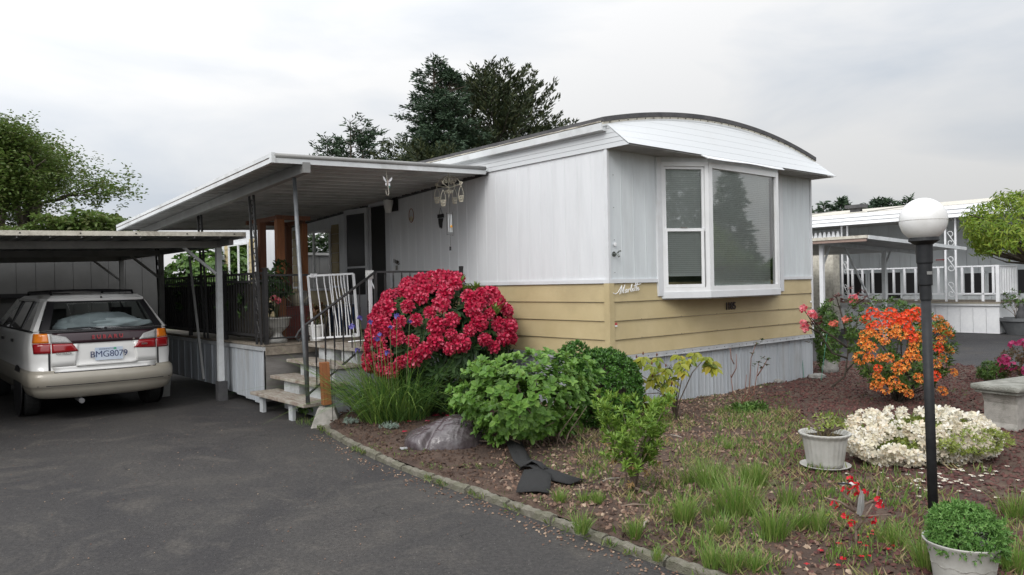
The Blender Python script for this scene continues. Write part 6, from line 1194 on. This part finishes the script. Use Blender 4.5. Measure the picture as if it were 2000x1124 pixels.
# ================================================================== NEIGHBOURING HOME ON THE RIGHT
nh = hthing('neighbour_home', 'white neighbouring mobile home with ribbed fascia across the second drive', 'mobile home')
npm = MB().box(-.012, 0, 0, .292, 0, 2.35).mesh('wall_panel', M['siding_old'])
for i in range(60): link('wall_panel', npm, nh, (17.4, -4+.3*i, .8))
MB().box(17.42, 21.5, -4, 14, .0, 3.2).build('body', M['siding_old'], nh)
for k in range(3): MB().prism([(15.10, 2.985+.105*k), (15.14, 2.985+.105*k), (15.14, 3.085+.105*k), (15.125, 3.085+.105*k)], -5, 14, 'y').build('fascia_strip', M['white'], nh)
MB().add([(15.12, -5, 3.30), (15.12, 14, 3.30), (19.4, 14, 3.78), (19.4, -5, 3.78), (22.5, -5, 3.35), (22.5, 14, 3.35)], [(0, 1, 2, 3), (3, 2, 5, 4)]).build('roof', M['flash'], nh)
MB().add([(15.14, -5, 2.99), (15.14, 14, 2.99), (17.4, 14, 3.04), (17.4, -5, 3.04)], [(0, 1, 2, 3)]).build('porch_ceiling', M['soffit'], nh)
for v in (-2, 1.0, 4.0, 7.0, 10): MB().bar((15.13, v, 3.312), (19.4, v, 3.79), .04, .03).build('roof_seam', M['alum_dull'], nh)
q = PU(1672, 402, 16.5); MB().box(16.35, 16.65, q.y-.28, q.y+.28, 3.56, 3.66).box(16.42, 16.58, q.y-.15, q.y+.15, 3.42, 3.56).build('roof_vent', M['roof_dark'], nh)
def nwin(pxa, pxb, z0, z1):
    a, b = PU(pxa, 560, 17.38).y, PU(pxb, 560, 17.38).y; w = bpy.data.objects.new('window', None); COL.objects.link(w); w.parent = nh
    MB().box(17.36, 17.38, min(a, b), max(a, b), z0, z1).build('pane', M['carblack'], w); MB().box(17.335, 17.359, min(a, b)-.04, min(a, b), z0, z1).box(17.335, 17.359, max(a, b), max(a, b)+.04, z0, z1).box(17.335, 17.359, min(a, b), max(a, b), z1, z1+.05).build('window_frame', M['siding_old'], w)
nwin(1649, 1692, .95, 1.60); nwin(1700, 1728, .95, 1.62); nwin(1735, 1760, .85, 1.62); nwin(1765, 1800, .95, 1.60); nwin(1885, 1925, .95, 1.55); nwin(1932, 1962, .95, 1.55); nwin(1975, 2030, 1.0, 1.62)
# deck of that home
nd = hthing('neighbour_deck', 'deck with white skirting and white rails in front of the neighbouring home', 'deck')
nsk = MB().box(-.01, 0, 0, .292, 0, .70).box(-.016, -.0101, 0, .02, 0, .70).mesh('skirt_panel', M['white'])
for i in range(44): link('skirt_panel', nsk, nd, (15.42, .92+.2985*i, .02))
for i in range(5): link('skirt_panel', nsk, nd, (15.42+.3*i, .935, .02), (0, 0, -PI/2))
MB().box(15.36, 15.43, .9, 14, .72, .77).box(15.43, 16.9, .90, .93, .72, .77).build('skirt_cap', M['white'], nd); MB().box(15.34, 17.38, .88, 14, .79, .815).build('floor', M['deckwood'], nd); MB().box(15.34, 15.36, .88, 14, .774, .79).build('edge_trim', M['brass'], nd)
def nrail(px_a, px_b, n):
    a, b = PU(px_a, 560, 15.4).y, PU(px_b, 560, 15.4).y; MB().bar((15.4, a, 1.72), (15.4, b, 1.72), .05, .035).build('rail', M['white'], nd); MB().bar((15.4, a, 1.02), (15.4, b, 1.02), .04).build('rail', M['white'], nd)
    for k in range(n): v = a+(b-a)*(k+.5)/n; MB().box(15.38, 15.42, v-.028, v+.028, .83 if k % 4 == 2 else 1.02, 1.71).build('baluster', M['white'], nd)
nrail(1656, 1845, 9); nrail(1870, 1951, 4)
MB().box(15.36, 15.44, .9, .98, .82, 1.74).build('post', M['white'], nd); MB().bar((15.4, .93, 1.72), (16.75, .93, 1.72), .05, .035).bar((15.4, .93, 1.02), (16.75, .93, 1.02), .04).build('rail', M['white'], nd)
for k in range(7): MB().box(15.55+.19*k, 15.60+.19*k, .91, .95, 1.02, 1.71).build('baluster', M['white'], nd)
MB().box(16.72, 16.80, .9, .98, .3, 1.74).build('post', M['white'], nd)
def nposts(pa_, pb_):
    a, b = PU(pa_, 560, 15.4).y, PU(pb_, 560, 15.4).y; p = MB().box(15.38, 15.42, a-.022, a+.022, .82, 2.98).box(15.38, 15.42, b-.022, b+.022, .82, 2.98).build('ornamental_post', M['white'], nd)
    for z in (1.05, 1.72, 2.38): m_ = MB(); S_scroll(m_, (15.4, (a+b)/2, z+.08), .42, abs(a-b)*.8, .010, 'y'); m_.build('scroll', M['white'], p)
nposts(1848, 1868); nposts(1646, 1657)
a, b = PU(1583, 560, 15.4).y, PU(1643, 560, 15.4).y; mb = MB().box(15.38, 15.41, b, a, 2.60, 2.68)
for k in range(7): v = b+(a-b)*(k+.5)/7; mb.prism([(v-.06, 2.68), (v+.06, 2.68), (v+.025, 2.84), (v-.025, 2.84)], 15.38, 15.41, 'x')
mb.build('scalloped_valance', M['white'], nd)
shd = hthing('neighbour_shed', 'beige grey shed wall under the neighbouring carport', 'shed'); MB().box(15.0, 15.38, 4.95, 12, .0, 2.3).build('wall', M['flash'], shd); MB().box(14.98, 15.4, 4.93, 12.02, 2.3, 2.34).build('top_trim', M['alum_dull'], shd)
sg = hthing('wall_plaque', 'narrow red and white sign on the neighbouring porch wall', 'sign', 17.36, PU(1838, 508, 17.36).y, PU(1838, 508, 17.36).z); MB().box(-.01, 0, -.16, .16, -.035, .035).build('board', M['white'], sg); MB().box(-.014, -.0101, -.14, .14, -.018, .018).build('stripe', M['sticker'], sg)
# carport of the neighbouring home
nc = hthing('neighbour_carport', 'white metal carport with rose fascia in front of the neighbouring home', 'carport')
def ncz(u): return 2.335-.028*(u-9.1)
def nbar(name, u0, u1, v0, v1, d0, d1, m):
    mb = MB(); mb.add([(u0, v0, ncz(u0)-d0), (u1, v0, ncz(u1)-d0), (u1, v1, ncz(u1)-d0), (u0, v1, ncz(u0)-d0), (u0, v0, ncz(u0)-d1), (u1, v0, ncz(u1)-d1), (u1, v1, ncz(u1)-d1), (u0, v1, ncz(u0)-d1)], [(0, 1, 2, 3), (7, 6, 5, 4), (0, 4, 5, 1), (1, 5, 6, 2), (2, 6, 7, 3), (3, 7, 4, 0)]); return mb.build(name, m, nc)
for i in range(12): nbar('roof_pan', 9.12+i*.44, 9.12+i*.44+.436, 1.34, 9, .03, .05, M['soffit'])
nbar('gutter', 9.06, 9.12, 1.32, 9, -.0, .06, M['flash']); nbar('fascia', 9.08, 9.119, 1.34, 9, .061, .12, M['alum_rose']); nbar('front_fascia', 9.121, 14.4, 1.30, 1.34, -.0, .075, M['alum'])
for v in (2.4, 6.0):
    nbar('beam', 9.3, 14.3, v-.04, v+.04, .051, .13, M['alum'])
    for u in (9.35, 12.35): MB().box(u-.04, u+.04, v-.04, v+.04, 0, ncz(u)-.131).build('post', M['white'] if u < 10 else M['alum'], nc); MB().bar((u+.04, v, 1.75), (u+.38, v, ncz(u)-.12), .035).build('brace', M['alum'], nc)
MB().bar((10.4, 2.4, 2.15), (12.3, 2.4, .25), .035).build('diagonal_brace', M['alum'], nc)
np_ = G(1990, 654, 0); pt3 = thing('bowl_planter', 'dark grey bowl planter at the corner of the neighbouring deck', 'planter', np_)
MB().lathe([(0, 0), (.26, 0), (.38, .32), (.42, .34), (.42, .42), (.38, .42), (.36, .36), (0, .36)], 28).build('bowl', M['potgrey'], pt3)
leafy_plant('planter_shrub', 'wiry little shrub growing in the dark grey bowl planter', 'plant', np_+Vector((-.05, 0, .36)), (.30, .2, .36), 40, 'oleaf', .07, .03, seed=19, stemm='twig', nst=16)
cat_ = thing('garden_figurine', 'dark seated figurine in the grey bowl planter', 'figurine', np_+Vector((.0, -.1, .36))); MB().lathe([(0, 0), (.10, 0), (.12, .08), (.10, .2), (.06, .28), (.065, .34), (.05, .40), (0, .42)], 14).build('body', M['roof_dark'], cat_, smooth=True); MB().lathe([(.025, .0), (0, .05)], 5, c=(-.03, 0, .40)).lathe([(.025, 0), (0, .05)], 5, c=(.03, 0, .40)).build('ear', M['roof_dark'], cat_)
# home of the other neighbour, left of the carport
nl = hthing('left_neighbour_home', 'grey sided home wall along the left of the carport', 'mobile home')
for i in range(26): MB().box(-8.0, -7.985, 2+i*.4, 2+i*.4+.392, .1, 2.9).build('wall_panel', M['alum_dull'], nl)
MB().box(-12, -8.02, 2, 12.4, .0, 2.95).build('body', M['alum_dull'], nl)
# ================================================================== TREES
def limb_tree(name, label, loc, H, spread, tips_n, lm, leafL, leafW, trunk_r, seed, group=None, crown_lo=.25, per=14, fan=.55, leaf_t=OVAL):
    t = thing(name, label, 'tree', loc, 0, group); g = random.Random(seed); mb = MB(); ends = []
    def grow(p, d, L, r, lev):
        q = p+d*L*.5+Vector((g.gauss(0, 1), g.gauss(0, 1), g.gauss(0, .6)))*L*.06; e_ = p+d*L; mb.tube([p, q, e_], [r, r*.8, r*.6], 6 if lev < 2 else 4)
        if lev >= 4: ends.append(e_); return
        for k in range(3 if lev else 5):
            nd_ = (d+Vector((g.gauss(0, 1), g.gauss(0, 1), g.gauss(.1, .6)))*fan).normalized(); grow(p+(e_-p)*g.uniform(.55, 1), nd_, L*g.uniform(.62, .82), r*.55, lev+1)
    grow(Vector((0, 0, 0)), Vector((0, 0, 1)), H*.28, trunk_r, 0)
    E_ = np.array([tuple(e) for e in ends]); cz_ = E_[:, 2].max(); E_[:, 2] *= H/cz_; rr = np.abs(E_[:, :2]).max(); sxy = spread/rr; E_[:, :2] *= sxy
    mb.v = [(x*sxy, y*sxy, z*H/cz_) for x, y, z in mb.v]; mb.build('trunk', M['bark'], t, smooth=True)
    rad_ = np.hypot(E_[:, 0], E_[:, 1])/spread; E_ = E_[(rad_ < .80) & (E_[:, 2] < H*.93)]; idx = RNG.integers(0, len(E_), tips_n); P = E_[idx]+RNG.normal(0, 1, (tips_n, 3))*spread*np.array([.10, .10, .055]); P = P[P[:, 2] > H*crown_lo]
    a, b, c = whorl(P, np.tile([0, 0, 1.], (len(P), 1)), per, .0, .25); a = a+RNG.normal(0, leafL*.9, a.shape); o = scatter('crown', leaf_t, a, b, c+RNG.normal(0, .4, c.shape), leafL*(.6+.6*RNG.random(len(a))), leafW, LM[lm], t); return t
ml = D(45, 440, 24); limb_tree('deciduous_tree', 'broad green deciduous tree rising behind the carport on the left', (ml.x-.4, 24, 0), 6.9, 4.9, 6500, 'maple', .12, .06, .20, 5, crown_lo=.30, per=10)
def conifer(name, label, loc, H, R, lm, seed, dens=1.0, twig=.30, up=.0, z0=.12, power=.85, leaders=1, irregular=.25, gap=0.):
    t = thing(name, label, 'tree', loc); g = np.random.default_rng(seed); tk = MB(); P, Dd = [], []
    for L_ in range(leaders):
        ox = (L_*.06*H*(1 if L_ % 2 else -1)) if L_ else 0; hh = H*(1-.03*L_-.02*L_); tk.tube([(ox*.2, 0, 0), (ox, 0, hh*.6), (ox, 0, hh*.99)], [H*.016, H*.009, H*.002], 6)
        nb_ = int(150*dens/leaders**.5)
        for i in range(nb_):
            f = z0+(1-z0)*(i+g.random())/nb_; z = hh*f; ln = R*((1-f)**power)*(1-irregular+2*irregular*g.random())+.10*R*g.random(); az_ = g.random()*6.28; dd = np.array([math.cos(az_), math.sin(az_), up-.05+.45*(f-.3)]); b0_ = np.array([ox if f > .4 else ox*f, 0, z]); tk.tube([tuple(b0_), tuple(b0_+dd*ln*.55), tuple(b0_+dd*ln*.9+np.array([0, 0, up*ln*.3]))], [H*.0022, H*.0015, H*.0006], 4, cap=False)
            m_ = int(max(5, ln/twig*16)); tt = .18+.82*g.random(m_)**.8
            p = b0_+dd*ln*tt[:, None]; p[:, 2] += up*ln*.4*tt**2; lat = np.stack([-np.sin(az_)*np.ones(m_), np.cos(az_)*np.ones(m_), np.zeros(m_)], 1)*g.choice([-1, 1], m_)[:, None]; wd = (1-tt)*ln*.28+.12
            p = p+lat*(g.random(m_)*wd)[:, None]+g.normal(0, .07, (m_, 3)); P.append(p); Dd.append(dd*.6+lat*.7+np.array([0, 0, up+.05])+g.normal(0, .3, (m_, 3)))
    P = np.concatenate(P); Dd = np.concatenate(Dd); keep = np.array([mnoise.noise(Vector(p)*1.1+Vector((seed, 0, 0))) > -gap_ for p, gap_ in zip(P, np.full(len(P), .5-gap))]); P = P[keep]; Dd = Dd[keep]
    tk.build('trunk', M['bark'], t); scatter('crown', LANCE, P, Dd, g.normal(size=P.shape)+np.array([0, 0, .6]), twig*(.5+.8*g.random(len(P))), twig*.30, LM[lm], t); return t
s0 = D(860, 430, 40); conifer('spruce_tree', 'tall pointed dark spruce with twin tops behind the home', (s0.x, 38, 0), 12.9, 4.0, 'spruce', 3, 2.3, .24, .0, .1, .78, 2, .32, .1)
p0 = D(968, 430, 42); conifer('pine_tree', 'broad olive green pine with upswept branches right of the spruce', (p0.x, 42, 0), 12.4, 4.4, 'pine', 7, 1.6, .30, .42, .25, .40, 1, .40, .14)
p1 = D(1060, 430, 44); conifer('low_pine_tree', 'lower pine branches spreading right above the dark roof edge', (p1.x, 44, 0), 9.9, 3.3, 'pine', 9, 1.0, .30, .4, .3, .35, 1, .5, .2)
p2_ = D(850, 430, 37); conifer('low_pine_tree', 'short pine with pale new candles in front of the spruce', (p2_.x+.4, 36, 0), 7.2, 3.4, 'pine', 13, 1.0, .26, .35, .4, .3, 1, .45, .1)
s1 = D(688, 430, 40); conifer('small_spruce_tree', 'small thin topped conifer standing left of the tall spruce', (s1.x, 40, 0), 10.3, 1.9, 'spruce', 21, .7, .26, .1, .4, .3, 3, .5, .18)
for i, (x, y, lb, sd_, R) in enumerate(((1608, 396, 'distant open branched fir over the neighbouring roof', 31, 1.8), (1642, 389, 'distant dense conical conifer over the neighbouring roof', 32, 2.4), (1718, 395, 'distant rounded conifer between the roof vent and the globe', 33, 2.6), (1775, 387, 'distant conifer tip just left of the lamp globe', 34, 1.6), (1578, 410, 'distant conifer tip against the far corner of the home', 35, 1.8))):
    q = D(x, y, 75); conifer('distant_conifer', lb, (q.x, 75, 0), q.z, R*1.25, 'spruce', sd_, .6 if i else .35, .5, .1, .45, .7 if i != 2 else .35, 1, .15)
q = Vector((47.3, 14.9, 0)); conifer('conifer_across_street', 'tall conifer across the street mirrored in the bay window', q, 9.3, 2.3, 'spruce', 44, 1.6, .4, 0, .05, .75, 1, .15)
def hedge(name, label, a, b, h, w, lm, n, seed, L=.10): 
    t = thing(name, label, 'hedge', (*a, 0)); g = np.random.default_rng(seed); u_ = g.random(n); dx, dy = b[0]-a[0], b[1]-a[1]; l_ = math.hypot(dx, dy); hh = np.array([h*(1+.30*mnoise.noise(Vector((x*l_*.5, seed, 0)))+.16*mnoise.noise(Vector((x*l_*2, seed, 0)))) for x in u_]); z = hh*np.sqrt(g.random(n)); P = np.stack([u_*dx-dy/l_*(g.random(n)-.5)*w, u_*dy+dx/l_*(g.random(n)-.5)*w, z], 1)
    a_, b_, c_ = whorl(P, np.tile([0, 0, 1.], (n, 1)), 4, .1, .3); o = scatter('foliage', OVAL, a_, b_, c_+RNG.normal(0, .5, c_.shape), L*(.6+.6*RNG.random(len(a_))), L*.55, LM[lm], t); o['kind'] = 'stuff'; MB().bar((0, 0, h*.28), (dx, dy, h*.28), w*.5, h*.5).build('inner_mass', LM['hedge'], t); return t
h1 = D(-60, 440, 20); h2 = D(225, 440, 20); hedge('tall_hedge', 'dark green hedge mass under the tree behind the carport roof', (h1.x, 20), (h2.x-.3, 20.5), 3.25, 2.4, 'maple', 11000, 2, .13)
h7 = HW(-7.5, 17); h8 = HW(-3.2, 25); hedge('back_hedge', 'dark hedge beyond the back of the shed and porch', (h7.x, h7.y), (h8.x, h8.y), 3.5, 1.2, 'hedge', 6000, 12, .13)
sb = thing('leafy_shrub', 'bright leafy shrub glimpsed between carport post and far window', 'shrub', (*D(388, 500, 16.5).xy, 0)); P, d = bushpts(420, (0, 0, 1.55), (.95, .6, .95), seed=61, lo=-.8, shell=.5, amp=.3); a, b, c = whorl(P, d, 6, .2); scatter('foliage', OVAL, a, b, c, .13, .07, LM['shrub'], sb); stems('stem', M['bark'], (0, 0, 0), P[:14], .02, sb)
h3 = HW(-1.2, 12.6); h4 = HW(-1.9, 17); hedge('garden_hedge', 'green hedge behind the far end of the deck', (h3.x, h3.y), (h4.x, h4.y), 1.5, .8, 'hedge', 2500, 5, .10)
h5 = HW(22, -2); h6 = HW(30, -14); hedge('street_hedge', 'mid green hedge across the street mirrored in the bay window', (30, 8), (36, 24), 2.6, 1.6, 'shrub', 6000, 8, .22)
jm = D(2100, 440, 8.4); jt = thing('japanese_maple', 'low mushroom shaped japanese maple with lime leaves at the right edge', 'tree', (jm.x, 8.4, 0))
P, d = bushpts(1500, (0, 0, jm.z-.12), (1.08, 1.0, .52), seed=71, lo=-.28, shell=.62, amp=.35, lumps=16); a, b, c = whorl(P, d*np.array([1, 1, .3])+np.array([0, 0, .25]), 8, -.15, .3); scatter('crown', LANCE, a+RNG.normal(0, .025, a.shape), b-np.array([0, 0, .25]), c, .075*(.6+.7*RNG.random(len(a))), .020, LM['jmaple'], jt)
T = P[::12]; mb = MB()
for t in T: mb.tube([(0, 0, jm.z-.75), (t[0]*.4, t[1]*.4, jm.z-.42), (t[0]*.75, t[1]*.75, t[2]-.1), tuple(t)], [.028, .018, .010, .004], 5)
mb.build('limb', M['bark'], jt, smooth=True); MB().tube([(0, 0, 0), (.06, .03, .5), (0, 0, jm.z-.7)], [.07, .055, .04], 8).build('trunk', M['bark'], jt, smooth=True)

# litter: bark strips and fallen sticks
for i, (x, y, a_, L_, lb) in enumerate(((1195, 940, .5, .16, 'dry stick lying at the foot of the young azalea'), (1240, 992, .1, .20, 'pale bark strip on the soil near the kerb'), (1262, 1030, 1.2, .12, 'thin broken stick beside the kerb near the bottom'), (1090, 930, -.5, .10, 'short straw coloured stick beside the black fabric'), (1320, 858, 2.2, .14, 'curled dark bark strip on the wood chips'), (985, 945, .8, .09, 'small pale stick between kerb and black fabric'))):
    t = thing('fallen_stick', lb, 'stick', at_bed(x, y)+Vector((0, 0, .014)), a_); MB().tube([(-L_/2, 0, 0), (-.01, .008, .008), (L_/2, -.004, .002)], [.005, .006, .003], 5).build('stick', M['twig'] if i % 2 else M['stepwood'], t)
kl = []
for (x0, y0), (x1, y1) in zip(KERB[1:8], KERB[2:9]):
    for k in range(70): t = random.random(); kl.append((x0+(x1-x0)*t-abs(random.gauss(0, .10))-.05, y0+(y1-y0)*t-abs(random.gauss(0, .06)), .008))
P = np.array(kl); o = scatter('kerb_litter', CHIP, P, RNG.normal(size=P.shape)*np.array([1, 1, .2]), np.tile([0, 0, 1.], (len(P), 1)), .016*(.3+RNG.random(len(P))), .011, LM['chip']); o['kind'] = 'stuff'; o['label'] = 'bark crumbs spilled on the asphalt along the kerb'; o['category'] = 'litter'

hedge('dark_hedge', 'tall dark hedge across the drive mirrored in the left bay panes', (9, -15), (23, -10), 7.5, 3, 'hedge', 7000, 31, .26)
